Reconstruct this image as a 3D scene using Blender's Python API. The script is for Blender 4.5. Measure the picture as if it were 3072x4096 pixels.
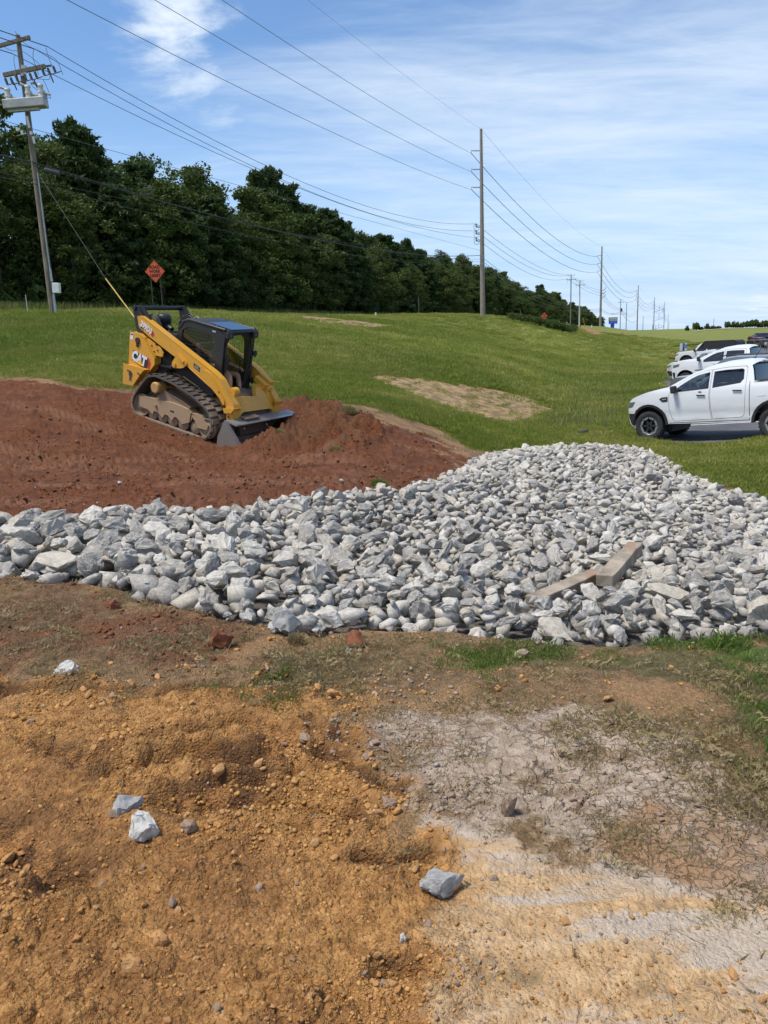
import bpy, bmesh, math, random
import numpy as np
from math import sin, cos, radians, degrees, atan, pi, sqrt, log, exp
from mathutils import Vector, Matrix, Euler
from mathutils.geometry import tessellate_polygon
for _o in list(bpy.data.objects): bpy.data.objects.remove(_o)
SC = bpy.context.scene
COL = SC.collection
RND = random.Random(11)
NR = np.random.RandomState(5)

# ------------------------------------------------------------------ camera
FPX = 3078.0                       # focal length in pixels of the 3072 x 4096 photograph
ROLL = radians(2.1); PITCH = atan(645.6 / FPX)
CAM = np.array([0.0, 0.0, 1.65])
_R0 = np.array([1, 0, 0.]); _U0 = np.array([0, sin(PITCH), cos(PITCH)]); FWD = np.array([0, cos(PITCH), -sin(PITCH)])
RGT = _R0 * cos(ROLL) - _U0 * sin(ROLL); UPV = _U0 * cos(ROLL) + _R0 * sin(ROLL)
cd = bpy.data.cameras.new('camera'); cam = bpy.data.objects.new('camera', cd); COL.objects.link(cam)
cd.sensor_fit = 'VERTICAL'; cd.sensor_height = 24.0; cd.lens = 24.0 * FPX / 4096.0
cd.clip_start = 0.05; cd.clip_end = 12000
cam.matrix_world = Matrix(((RGT[0], UPV[0], -FWD[0], CAM[0]), (RGT[1], UPV[1], -FWD[1], CAM[1]), (RGT[2], UPV[2], -FWD[2], CAM[2]), (0, 0, 0, 1)))
SC.camera = cam
def project(p):
    d = np.asarray(p, float) - CAM; z = d @ FWD
    return np.stack([1536 + FPX * (d @ RGT) / z, 2048 - FPX * (d @ UPV) / z], -1)
def ray(px, py):
    d = FWD * FPX + RGT * (px - 1536) - UPV * (py - 2048); return d / d[1]
def atY(px, py, Y): return CAM + ray(px, py) * Y
def atZ(px, py, z):
    d = ray(px, py); return CAM + d * ((z - CAM[2]) / d[2])

# ------------------------------------------------------------------ world, sun, exposure
SUN_EL, SUN_AZ = 65.0, 252.0       # degrees; azimuth measured clockwise from +Y (view direction)
w = bpy.data.worlds.new("World"); SC.world = w; w.use_nodes = True
wn = w.node_tree.nodes; wl = w.node_tree.links
for n in list(wn): wn.remove(n)
def WN(t, **k):
    n = wn.new(t)
    for a, b in k.items(): setattr(n, a, b)
    return n
def wmath(op, a, b=None, c=None, clamp=False):
    n = WN('ShaderNodeMath', operation=op, use_clamp=clamp)
    for i, v in enumerate((a, b, c)):
        if v is None: continue
        if isinstance(v, (int, float)): n.inputs[i].default_value = v
        else: wl.new(v, n.inputs[i])
    return n.outputs[0]
sky = WN('ShaderNodeTexSky', sky_type='NISHITA', sun_disc=False, sun_elevation=radians(SUN_EL), sun_rotation=radians(SUN_AZ),
         altitude=200, air_density=1.0, dust_density=0.4, ozone_density=3.0)
tc = WN('ShaderNodeTexCoord'); sx = WN('ShaderNodeSeparateXYZ'); wl.new(tc.outputs['Generated'], sx.inputs[0])
zz = wmath('MAXIMUM', sx.outputs[2], 0.0); zq = wmath('ADD', zz, 0.16)
cu = wmath('DIVIDE', sx.outputs[0], zq); cv = wmath('DIVIDE', sx.outputs[1], zq)
cmb = WN('ShaderNodeCombineXYZ'); wl.new(cu, cmb.inputs[0]); wl.new(cv, cmb.inputs[1])
def wnoise(scale, detail, rough, off, rot, sxyz, dist=0.0):
    m = WN('ShaderNodeMapping'); m.inputs['Location'].default_value = off; m.inputs['Rotation'].default_value = (0, 0, rot); m.inputs['Scale'].default_value = sxyz
    wl.new(cmb.outputs[0], m.inputs[0])
    n = WN('ShaderNodeTexNoise'); n.inputs['Scale'].default_value = scale; n.inputs['Detail'].default_value = detail
    n.inputs['Roughness'].default_value = rough; n.inputs['Distortion'].default_value = dist; wl.new(m.outputs[0], n.inputs['Vector'])
    return n.outputs['Fac']
def wramp(v, a, b):
    n = WN('ShaderNodeMapRange', interpolation_type='SMOOTHSTEP'); wl.new(v, n.inputs[0]); n.inputs[1].default_value = a; n.inputs[2].default_value = b
    return n.outputs[0]
n_wisp = wnoise(1.5, 9, 0.62, (3.1, 1.7, 0), radians(-32), (0.55, 1.5, 1), 0.6)
n_big = wnoise(0.55, 4, 0.5, (7.3, 2.2, 0), radians(-25), (0.7, 1.3, 1), 0.3)
n_fine = wnoise(5.0, 8, 0.65, (1.3, 9.2, 0), radians(-40), (0.5, 1.6, 1), 0.4)
n_puff = wnoise(3.4, 8, 0.6, (4.3, 0.2, 0), 0.3, (1, 1.2, 1), 0.2)
# where the cloud sheets lie, as soft discs round compass directions
def lobe(px, py, rad, soft):
    d = ray(px, py); d = d / np.linalg.norm(d)
    n = WN('ShaderNodeVectorMath', operation='DISTANCE'); nv = WN('ShaderNodeVectorMath', operation='NORMALIZE'); wl.new(tc.outputs['Generated'], nv.inputs[0])
    wl.new(nv.outputs[0], n.inputs[0]); n.inputs[1].default_value = tuple(d)
    r = WN('ShaderNodeMapRange', interpolation_type='SMOOTHSTEP'); wl.new(n.outputs['Value'], r.inputs[0])
    r.inputs[1].default_value = rad + soft; r.inputs[2].default_value = max(rad - soft, 0); return r.outputs[0]
L_band = lobe(2900, 700, 0.42, 0.38)
L_up = lobe(2700, -300, 0.45, 0.40)
L_puff = lobe(690, 110, 0.07, 0.085)
L_puff2 = lobe(880, 420, 0.05, 0.06)
L_low = lobe(3040, 1222, 0.018, 0.016)
base = wmath('ADD', wmath('MULTIPLY', n_wisp, 0.62), wmath('MULTIPLY', n_big, 0.38))
base = wmath('ADD', wmath('MULTIPLY', base, 0.74), wmath('MULTIPLY', n_fine, 0.26))
bias = wmath('ADD', wmath('MULTIPLY', L_band, 0.17), wmath('ADD', wmath('MULTIPLY', L_up, 0.07), wmath('MULTIPLY', wramp(sx.outputs[1], 0.55, -0.1), 0.15)))
c1 = wramp(wmath('ADD', base, bias), 0.51, 0.92)
c1 = wmath('MULTIPLY', c1, 0.85)
pf = wramp(wmath('ADD', n_puff, wmath('MULTIPLY', L_puff, 0.26)), 0.60, 0.86)
pf2 = wmath('MULTIPLY', wramp(wmath('ADD', n_puff, wmath('MULTIPLY', L_puff2, 0.2)), 0.64, 0.9), 0.5)
pf = wmath('MULTIPLY', pf, wmath('MULTIPLY', L_puff, 1.0)); 
lw = wmath('MULTIPLY', wramp(wnoise(9.0, 6, 0.6, (1.5, 2.5, 0), 0.0, (0.35, 1.0, 1)), 0.40, 0.62), L_low)
cl = wmath('MAXIMUM', wmath('MAXIMUM', c1, pf), wmath('MAXIMUM', wmath('MULTIPLY', pf2, L_puff2), lw), clamp=True)
mx = WN('ShaderNodeMix', data_type='RGBA'); wl.new(cl, mx.inputs[0])
# haze near the skyline keeps the sky pale towards the ground
hz = WN('ShaderNodeMix', data_type='RGBA'); wl.new(wramp(sx.outputs[2], 0.34, -0.02), hz.inputs[0])
tint = WN('ShaderNodeMix', data_type='RGBA', blend_type='MULTIPLY'); tint.inputs[0].default_value = 1.0
wl.new(sky.outputs[0], tint.inputs[6]); tint.inputs[7].default_value = (0.88, 1.02, 1.12, 1)
SKYGAIN = 0.115
wl.new(tint.outputs[2], hz.inputs[6]); hz.inputs[7].default_value = (3.3, 4.6, 6.4, 1)
wl.new(hz.outputs[2], mx.inputs[6]); mx.inputs[7].default_value = (5.5, 6.2, 7.0, 1)
bg = WN('ShaderNodeBackground'); bg.inputs[1].default_value = SKYGAIN; wl.new(mx.outputs[2], bg.inputs[0])
wo = WN('ShaderNodeOutputWorld'); wl.new(bg.outputs[0], wo.inputs[0])
ld = bpy.data.lights.new('sun', 'SUN'); ld.energy = 3.1; ld.angle = radians(14); ld.color = (1.0, 0.93, 0.82)
sun = bpy.data.objects.new('sun', ld); COL.objects.link(sun)
_sd = Vector((sin(radians(SUN_AZ)) * cos(radians(SUN_EL)), cos(radians(SUN_AZ)) * cos(radians(SUN_EL)), sin(radians(SUN_EL))))
sun.rotation_euler = _sd.to_track_quat('Z', 'Y').to_euler()
SC.view_settings.view_transform = 'Standard'; SC.view_settings.look = 'None'; SC.view_settings.exposure = 0.45; SC.view_settings.gamma = 1.0
try: SC.view_settings.use_curve_mapping = False
except Exception: pass
SC.render.engine = 'CYCLES'; SC.cycles.use_denoising = True
SC.cycles.max_bounces = 6; SC.cycles.diffuse_bounces = 3; SC.cycles.glossy_bounces = 3; SC.cycles.transparent_max_bounces = 12; SC.cycles.transmission_bounces = 4
SC.cycles.caustics_reflective = False; SC.cycles.caustics_refractive = False
SC.cycles.use_adaptive_sampling = True; SC.cycles.adaptive_threshold = 0.015

# ------------------------------------------------------------------ object helpers
def tag(o, label=None, cat=None, group=None, kind=None):
    if label: o['label'] = label
    if cat: o['category'] = cat
    if group: o['group'] = group
    if kind: o['kind'] = kind
    return o
def mesh_from(name, verts, faces, mats, mi=None, smooth=False):
    me = bpy.data.meshes.new(name)
    me.from_pydata([tuple(v) for v in verts], [], faces)
    for m in (mats if isinstance(mats, (list, tuple)) else [mats]): me.materials.append(m)
    if mi is not None: me.polygons.foreach_set('material_index', mi)
    if smooth: me.polygons.foreach_set('use_smooth', [True] * len(me.polygons))
    me.update(); return me
def np_mesh(name, V, F, mat, smooth=False):
    """V (n,3) float array, F (m,k) int array: a mesh made straight from numpy"""
    V = np.ascontiguousarray(V, dtype=np.float32); F = np.ascontiguousarray(F, dtype=np.int32)
    me = bpy.data.meshes.new(name); m, k = F.shape
    me.vertices.add(len(V)); me.vertices.foreach_set('co', V.ravel())
    me.loops.add(m * k); me.loops.foreach_set('vertex_index', F.ravel())
    me.polygons.add(m); me.polygons.foreach_set('loop_start', np.arange(0, m * k, k, dtype=np.int32))
    try: me.polygons.foreach_set('loop_total', np.full(m, k, dtype=np.int32))
    except Exception: pass
    if smooth: me.polygons.foreach_set('use_smooth', np.ones(m, dtype=bool))
    for q in (mat if isinstance(mat, (list, tuple)) else [mat]): me.materials.append(q)
    me.update(calc_edges=True); return me
def set_attr(me, name, arr):
    a = me.attributes.new(name, 'FLOAT', 'POINT'); a.data.foreach_set('value', np.ascontiguousarray(arr, dtype=np.float32))
def obj(name, me, parent=None, loc=None):
    o = bpy.data.objects.new(name, me); COL.objects.link(o)
    if parent is not None: o.parent = parent
    if loc is not None: o.location = loc
    return o
def empty(name, loc=(0, 0, 0), rot=(0, 0, 0)):
    o = bpy.data.objects.new(name, None); COL.objects.link(o); o.location = loc; o.rotation_euler = rot; o.empty_display_size = 0.3
    return o
def copy_tree(o, parent=None):
    c = o.copy(); COL.objects.link(c); c.parent = parent
    if parent is not None: c.matrix_parent_inverse = o.matrix_parent_inverse
    for ch in list(o.children): copy_tree(ch, c)
    return c
class MB:
    """collects simple solids; build() links them as ONE mesh object"""
    def __init__(s): s.v = []; s.f = []; s.sm = []
    def add(s, vs, fs, sm=False):
        n = len(s.v); s.v += [tuple(v) for v in vs]; s.f += [tuple(i + n for i in f) for f in fs]; s.sm += [sm] * len(fs); return s
    def box(s, c, d, rot=None):
        x, y, z = d[0] / 2, d[1] / 2, d[2] / 2
        vs = [Vector(p) for p in ((-x, -y, -z), (x, -y, -z), (x, y, -z), (-x, y, -z), (-x, -y, z), (x, -y, z), (x, y, z), (-x, y, z))]
        if rot is not None:
            m = rot if isinstance(rot, Matrix) else Euler(rot).to_matrix()
            vs = [m @ v for v in vs]
        return s.add([v + Vector(c) for v in vs], [(0, 3, 2, 1), (4, 5, 6, 7), (0, 1, 5, 4), (1, 2, 6, 5), (2, 3, 7, 6), (3, 0, 4, 7)])
    def prism(s, pts, y0, y1, axis=1):
        """polygon pts (a,b) extruded from y0 to y1 along axis (1: pts are x,z; 0: pts are y,z; 2: pts are x,y)"""
        n = len(pts)
        def P(p, t): return (p[0], t, p[1]) if axis == 1 else ((t, p[0], p[1]) if axis == 0 else (p[0], p[1], t))
        vs = [P(p, y0) for p in pts] + [P(p, y1) for p in pts]
        tri = tessellate_polygon([[Vector((p[0], p[1], 0)) for p in pts]])
        fs = [tuple(t) for t in tri] + [tuple(n + i for i in reversed(t)) for t in tri]
        fs += [(i, (i + 1) % n, n + (i + 1) % n, n + i) for i in range(n)]
        return s.add(vs, fs)
    def cyl(s, a, b, r0, r1=None, n=14, caps=True, sm=True):
        a = Vector(a); b = Vector(b); r1 = r0 if r1 is None else r1
        d = (b - a).normalized(); u = d.orthogonal().normalized(); w_ = d.cross(u)
        vs = [a + (u * cos(2 * pi * i / n) + w_ * sin(2 * pi * i / n)) * r0 for i in range(n)] + [b + (u * cos(2 * pi * i / n) + w_ * sin(2 * pi * i / n)) * r1 for i in range(n)]
        s.add(vs, [(i, (i + 1) % n, n + (i + 1) % n, n + i) for i in range(n)], sm)
        if caps: s.add(vs, [tuple(reversed(range(n))), tuple(range(n, 2 * n))])
        return s
    def tube(s, path, r, n=8, rads=None):
        path = [Vector(p) for p in path]; rings = []; up = None
        for i, p in enumerate(path):
            d = (path[min(i + 1, len(path) - 1)] - path[max(i - 1, 0)]).normalized()
            if up is None: up = d.orthogonal().normalized()
            up = (up - d * up.dot(d)).normalized(); w_ = d.cross(up); rr = rads[i] if rads else r
            rings.append([p + (up * cos(2 * pi * k / n) + w_ * sin(2 * pi * k / n)) * rr for k in range(n)])
        vs = [v for r_ in rings for v in r_]; fs = []
        for i in range(len(path) - 1):
            fs += [(i * n + k, i * n + (k + 1) % n, (i + 1) * n + (k + 1) % n, (i + 1) * n + k) for k in range(n)]
        s.add(vs, fs, True); m = (len(path) - 1) * n
        s.add(vs, [tuple(reversed(range(n))), tuple(range(m, m + n))]); return s
    def lathe(s, prof, c, axis='z', n=24):
        """prof: (radius, height) pairs"""
        vs = []; 
        for r, h in prof:
            for i in range(n):
                a = 2 * pi * i / n; p = (r * cos(a), r * sin(a), h)
                if axis == 'y': p = (p[0], p[2], p[1])
                elif axis == 'x': p = (p[2], p[0], p[1])
                vs.append((p[0] + c[0], p[1] + c[1], p[2] + c[2]))
        fs = [(j * n + i, j * n + (i + 1) % n, (j + 1) * n + (i + 1) % n, (j + 1) * n + i) for j in range(len(prof) - 1) for i in range(n)]
        return s.add(vs, fs, True)
    def build(s, name, mat, parent=None, bevel=0, seg=2, loc=None, sub=0):
        me = mesh_from(name, s.v, s.f, mat)
        me.polygons.foreach_set('use_smooth', s.sm)
        o = obj(name, me, parent, loc)
        if sub:
            m = o.modifiers.new('s', 'SUBSURF'); m.levels = sub; m.render_levels = sub
        if bevel:
            m = o.modifiers.new('b', 'BEVEL'); m.width = bevel; m.segments = seg; m.limit_method = 'ANGLE'; m.angle_limit = radians(35); m.harden_normals = False
        return o

# ------------------------------------------------------------------ material helpers
class NT:
    def __init__(s, name):
        s.m = bpy.data.materials.new(name); s.m.use_nodes = True; s.t = s.m.node_tree; s.n = s.t.nodes; s.l = s.t.links
        for n in list(s.n): s.n.remove(n)
        s.out = s.n.new('ShaderNodeOutputMaterial'); s.b = s.n.new('ShaderNodeBsdfPrincipled'); s.l.new(s.b.outputs[0], s.out.inputs[0])
    def set(s, node, sock, v):
        i = node.inputs[sock]
        if hasattr(v, 'is_linked') or hasattr(v, 'links'): s.l.new(v, i)
        elif isinstance(v, (tuple, list)) and len(v) == 3 and i.type == 'RGBA': i.default_value = (*v, 1)
        else: i.default_value = v
    def coord(s, kind='Object', scale=None, rot=None):
        c = s.n.new('ShaderNodeTexCoord').outputs[kind]
        if scale is not None or rot is not None:
            m = s.n.new('ShaderNodeMapping'); s.l.new(c, m.inputs[0])
            if scale is not None: m.inputs['Scale'].default_value = scale
            if rot is not None: m.inputs['Rotation'].default_value = rot
            c = m.outputs[0]
        return c
    def noise(s, scale, detail=5, rough=0.55, vec=None, dist=0.0, col=False):
        n = s.n.new('ShaderNodeTexNoise'); n.inputs['Scale'].default_value = scale; n.inputs['Detail'].default_value = detail
        n.inputs['Roughness'].default_value = rough; n.inputs['Distortion'].default_value = dist
        if vec is not None: s.l.new(vec, n.inputs['Vector'])
        return n.outputs['Color' if col else 'Fac']
    def voro(s, scale, vec=None, feature='F1', out='Distance', rand=1.0):
        n = s.n.new('ShaderNodeTexVoronoi'); n.feature = feature; n.inputs['Scale'].default_value = scale; n.inputs['Randomness'].default_value = rand
        if vec is not None: s.l.new(vec, n.inputs['Vector'])
        return n.outputs[out]
    def ramp(s, v, a, b, lo=0.0, hi=1.0, smooth=True):
        n = s.n.new('ShaderNodeMapRange'); n.interpolation_type = 'SMOOTHSTEP' if smooth else 'LINEAR'; s.l.new(v, n.inputs[0])
        n.inputs[1].default_value = a; n.inputs[2].default_value = b; n.inputs[3].default_value = lo; n.inputs[4].default_value = hi; return n.outputs[0]
    def math(s, op, a, b=None, clamp=False):
        n = s.n.new('ShaderNodeMath'); n.operation = op; n.use_clamp = clamp
        for i, v in enumerate((a, b)):
            if v is None: continue
            if isinstance(v, (int, float)): n.inputs[i].default_value = v
            else: s.l.new(v, n.inputs[i])
        return n.outputs[0]
    def mix(s, f, a, b, mode='MIX'):
        n = s.n.new('ShaderNodeMix'); n.data_type = 'RGBA'; n.blend_type = mode
        for i, v in ((0, f), (6, a), (7, b)):
            if isinstance(v, (int, float)): n.inputs[i].default_value = v
            elif isinstance(v, (tuple, list)): n.inputs[i].default_value = (*v[:3], 1)
            else: s.l.new(v, n.inputs[i])
        return n.outputs[2]
    def attr(s, name, out='Fac'):
        n = s.n.new('ShaderNodeAttribute'); n.attribute_name = name; return n.outputs[out]
    def bump(s, h, strength=0.5, dist=0.01):
        n = s.n.new('ShaderNodeBump'); n.inputs['Strength'].default_value = strength; n.inputs['Distance'].default_value = dist
        s.l.new(h, n.inputs['Height']); s.l.new(n.outputs[0], s.b.inputs['Normal']); return n
    def fin(s, col, rough=0.8, metal=0.0, spec=None):
        s.set(s.b, 'Base Color', col); s.set(s.b, 'Roughness', rough); s.set(s.b, 'Metallic', metal)
        if spec is not None: s.b.inputs['Specular IOR Level'].default_value = spec
        return s.m
_MC = {}
def plain(name, col, rough=0.6, metal=0.0, var=0.12, scale=6.0, bump=0.0, dirt=None, dirt_amt=0.0, spec=None):
    """painted / cast surface with mottled tone, optional dirt and fine relief"""
    if name in _MC: return _MC[name]
    t = NT(name); c = t.coord()
    n = t.noise(scale, 6, 0.6, c); f = t.ramp(n, 0.3, 0.7)
    lo = tuple(x * (1 - var) for x in col); hi = tuple(min(x * (1 + var), 1) for x in col)
    k = t.mix(f, lo, hi)
    if dirt is not None:
        d = t.ramp(t.noise(scale * 0.45, 7, 0.65, c, 0.5), 0.62 - dirt_amt * 0.5, 0.80 - dirt_amt * 0.35)
        k = t.mix(t.math('MULTIPLY', d, min(1.0, 0.45 + dirt_amt)), k, dirt)
    if bump: t.bump(t.noise(scale * 6, 6, 0.6, c), 0.6, bump)
    m = t.fin(k, rough, metal, spec); _MC[name] = m; return m
def glassy(name, tintc, gloss=0.12):
    if name in _MC: return _MC[name]
    t = NT(name); t.n.remove(t.b)
    tr = t.n.new('ShaderNodeBsdfTransparent'); tr.inputs[0].default_value = (*tintc, 1)
    gl = t.n.new('ShaderNodeBsdfGlossy'); gl.inputs['Roughness'].default_value = 0.03; gl.inputs[0].default_value = (0.9, 0.95, 1, 1)
    fr = t.n.new('ShaderNodeFresnel'); fr.inputs[0].default_value = 1.5
    ge = t.n.new('ShaderNodeNewGeometry'); a = t.math('MULTIPLY', t.math('ADD', t.math('MULTIPLY', fr.outputs[0], 0.9), gloss * 0.3, clamp=True), t.math('SUBTRACT', 1.0, ge.outputs['Backfacing']))
    mx_ = t.n.new('ShaderNodeMixShader'); t.l.new(a, mx_.inputs[0]); t.l.new(tr.outputs[0], mx_.inputs[1]); t.l.new(gl.outputs[0], mx_.inputs[2])
    t.l.new(mx_.outputs[0], t.out.inputs[0]); _MC[name] = t.m; return t.m
def text_mesh(name, s, size, mat, depth=0.004, parent=None, M=None, align='CENTER', shear=0.0, bold=0.0, sx_=1.0, space=1.0):
    cu_ = bpy.data.curves.new(name, 'FONT'); cu_.body = s; cu_.size = size; cu_.extrude = depth; cu_.align_x = align; cu_.align_y = 'CENTER'; cu_.shear = shear; cu_.offset = bold; cu_.space_character = space
    cu_.resolution_u = 3
    t = bpy.data.objects.new(name + '_curve', cu_); COL.objects.link(t)
    dg = bpy.context.evaluated_depsgraph_get(); me = bpy.data.meshes.new_from_object(t.evaluated_get(dg)); bpy.data.objects.remove(t); bpy.data.curves.remove(cu_)
    me.name = name; me.materials.clear(); me.materials.append(mat)
    if sx_ != 1.0: me.transform(Matrix.Diagonal((sx_, 1, 1, 1)))
    if M is not None: me.transform(M)
    return obj(name, me, parent)
# ------------------------------------------------------------------ numpy noise
def _hash(ix, iy, seed):
    h = (ix.astype(np.int64) * 374761393 + iy.astype(np.int64) * 668265263 + seed * 982451653) & 0x7fffffff
    h = ((h ^ (h >> 13)) * 1274126177) & 0x7fffffff
    h = (h ^ (h >> 16)) & 0x7fffffff
    return (h % 100003) / 100003.0
def vnoise(x, y, seed=0):
    ix = np.floor(x); iy = np.floor(y); fx = x - ix; fy = y - iy
    fx = fx * fx * fx * (fx * (fx * 6 - 15) + 10); fy = fy * fy * fy * (fy * (fy * 6 - 15) + 10)
    a = _hash(ix, iy, seed); b = _hash(ix + 1, iy, seed); c = _hash(ix, iy + 1, seed); d = _hash(ix + 1, iy + 1, seed)
    return (a + (b - a) * fx) + ((c + (d - c) * fx) - (a + (b - a) * fx)) * fy
def fbm(x, y, oct=4, seed=0, gain=0.5):
    s = 0; a = 1; t = 0
    for o in range(oct):
        s = s + a * vnoise(x + 17.3 * o, y - 9.1 * o, seed + o); t += a; a *= gain; x = x * 2.03; y = y * 2.03
    return s / t
def worley(x, y, seed=0):
    ix = np.floor(x); iy = np.floor(y); f1 = np.full(x.shape, 9.0); f2 = np.full(x.shape, 9.0); idv = np.zeros(x.shape)
    for dx in (-1, 0, 1):
        for dy in (-1, 0, 1):
            cx = ix + dx; cy = iy + dy
            px = cx + _hash(cx, cy, seed); py = cy + _hash(cx, cy, seed + 7)
            d = np.hypot(px - x, py - y); h = _hash(cx, cy, seed + 13)
            nf = d < f1; f2 = np.where(nf, f1, np.minimum(f2, d)); idv = np.where(nf, h, idv); f1 = np.where(nf, d, f1)
    return f1, f2, idv
def smooth(a, b, x):
    t = np.clip((x - a) / (b - a), 0, 1); return t * t * (3 - 2 * t)

# ------------------------------------------------------------------ compact loader pose (needed for the ground under it)
LOADER_LOC = Vector((-4.03, 17.366, 0.343)); LOADER_ROT = (radians(1.5), radians(14.8), radians(-30.1))
LM = Matrix.Translation(LOADER_LOC) @ Euler(LOADER_ROT, 'XYZ').to_matrix().to_4x4()

TM = Matrix.Translation((9.0, 20.2, -.88)) @ Euler((radians(.1), radians(3.7), radians(134.7)), 'XYZ').to_matrix().to_4x4()   # white pickup pose
# ------------------------------------------------------------------ lie of the land: heights read off along the sight lines
CP = []
def cz(px, py, z): CP.append(atZ(px, py, z))
def cy(px, py, Y): CP.append(atY(px, py, Y))
for p in ((0, 4096), (1536, 4096), (3072, 4096), (0, 3400), (1536, 3400), (3072, 3400), (0, 2800), (1536, 2800), (3072, 2800)): cz(*p, 0.0)
for p, z in (((0, 2290), 0.0), ((700, 2430), -.03), ((1536, 2520), -.08), ((2300, 2580), -.10), ((3072, 2500), -.10), ((0, 2080), .0), ((600, 2010), .0), ((1200, 1960), -.10),
             ((1750, 1850), -.40), ((2000, 1800), -.75), ((2500, 1800), -.92), ((2700, 1850), -.85), ((3072, 2040), -.55), ((2200, 2200), -.42), ((1500, 2200), -.30), ((600, 2180), -.02),
             ((2700, 2200), -.40), ((100, 1850), .10), ((900, 1900), -.05), ((1400, 1850), -.15)): cz(*p, z)
for p in ((200, 1540, 17.8), (1389, 1650, 18.2), (1850, 1760, 18.8), (100, 1400, 26), (100, 1250, 45), (700, 1245, 48), (700, 1400, 27), (1300, 1262, 80), (1300, 1450, 28), (1900, 1266, 97),
          (1900, 1450, 38), (1900, 1600, 27), (2300, 1322, 150), (2300, 1500, 50), (2300, 1650, 30), (2404, 1306, 228), (2550, 1320, 400), (2620, 1319, 560), (2650, 1340, 240), (2650, 1400, 120),
          (2650, 1480, 75), (2600, 1560, 42), (2450, 1400, 92), (2450, 1550, 44), (2100, 1350, 85), (1600, 1350, 48), (-600, 1240, 42), (-600, 1420, 24), (3400, 1318, 250), (3072, 1312, 250), (2850, 1318, 250),
          (3060, 1402, 140), (3400, 1402, 140), (2150, 1281, 128)): cy(*p)
for x, y, z in ((6.2, 19.5, -.95), (15.5, 20, -.72), (14, 16.5, -.60), (9, 23.5, -.90), (12, 27, -.82), (18, 26, -.78), (11, 31, -.86), (15, 31, -.84), (14, 38, -.80), (20, 37, -.80), (27, 36, -.75), (17, 46, -.70), (21, 46, -.68), (23, 59, -.46), (30, 59, -.46), (40, 59, -.46), (30, 90, -.7), (60, 95, -.7),
                (-60, 60, 5.2), (-60, 120, 6.5), (-10, 140, 6.5), (10, 220, 6.8), (60, 320, 7.0), (150, 520, 8.5), (-100, 300, 9), (200, 800, 8.5), (-300, 800, 9), (700, 900, 6), (150, 330, 4.9),
                (0, 1500, 5), (900, 2200, 4), (-900, 2000, 8), (2500, 2500, 2), (0, 0.9, 0), (-3, 1, 0), (3, 1, 0), (0, -3, 0), (5, -4, 0), (-5, -4, 0), (0, -40, 0), (60, -60, -1), (-60, -60, 1.5), (0, -400, 0), (-14, 12, .4), (14, 12, -.7), (-12, 4, .1), (12, 5, -.3), (60, 30, -.9), (-40, 20, 1.8)):
    CP.append(np.array([x, y, z], float))
for lx, ly in ((-.85, -.74), (1.0, -.74), (1.0, .74), (-.85, .74), (0.1, -.74), (.1, .74)):
    CP.append(np.array(LM @ Vector((lx, ly, -.135))))
for lx, ly in ((1.6, .86), (-1.6, .86), (1.6, -.86), (-1.6, -.86)):
    CP.append(np.array(TM @ Vector((lx, ly, -.012))))
for lx, ly, dz in ((2.05, -1.0, -.0), (2.1, 1.0, 0.0)):
    q = LM @ Vector((lx, ly, -.06)); CP.append(np.array(q))
CP = np.array(CP)
def uv_of(x, y):
    r = np.hypot(x, y); l = np.log(np.maximum(r, 0.8)); az = np.arctan2(x, y)
    fade = np.clip((np.cos(az) + 0.2), 0, 1)
    return np.stack([np.sin(az) * 2.4, l, (1 - np.cos(az)) * 1.6], -1)
_cu = uv_of(CP[:, 0], CP[:, 1]); _n = len(CP)
def _phi(d): return np.sqrt(d * d + 0.0049)
_A = np.zeros((_n + 4, _n + 4)); _D = np.linalg.norm(_cu[:, None] - _cu[None], axis=-1)
_A[:_n, :_n] = _phi(_D) + np.eye(_n) * 0.0  ; _A[:_n, _n] = 1; _A[:_n, _n + 1:] = _cu; _A[_n, :_n] = 1; _A[_n + 1:, :_n] = _cu.T
_W = np.linalg.lstsq(_A, np.r_[CP[:, 2], np.zeros(4)], rcond=1e-9)[0]
def H0(x, y):
    x = np.asarray(x, float); y = np.asarray(y, float); sh = x.shape; x = x.ravel(); y = y.ravel(); out = np.empty(len(x))
    for i in range(0, len(x), 40000):
        q = uv_of(x[i:i + 40000], y[i:i + 40000]); d = np.linalg.norm(q[:, None] - _cu[None], axis=-1)
        out[i:i + 40000] = _phi(d) @ _W[:_n] + _W[_n] + q @ _W[_n + 1:]
    return out.reshape(sh)
def ground_hit(px, py):
    """where a sight line meets the undisplaced ground"""
    d = ray(px, py); Y = np.exp(np.linspace(log(1.2), log(700), 260)); P = CAM[None] + d[None] * Y[:, None]
    f = P[:, 2] - H0(P[:, 0], P[:, 1]); k = np.argmax(f < 0)
    if f[k] >= 0: k = len(Y) - 1
    k = max(k, 1); t = f[k - 1] / (f[k - 1] - f[k] + 1e-9); Yh = Y[k - 1] + (Y[k] - Y[k - 1]) * min(max(t, 0), 1)
    return CAM + d * Yh
def polyW(pts, s=1.852):
    """outline given in photo points -> ground plan, as (azimuth*2.4, ln r)"""
    out = []
    for a, b in pts:
        q = ground_hit(a * s, b * s); out.append((math.atan2(q[0], q[1]) * 1.0, log(math.hypot(q[0], q[1]))))
    return np.array(out)
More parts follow.
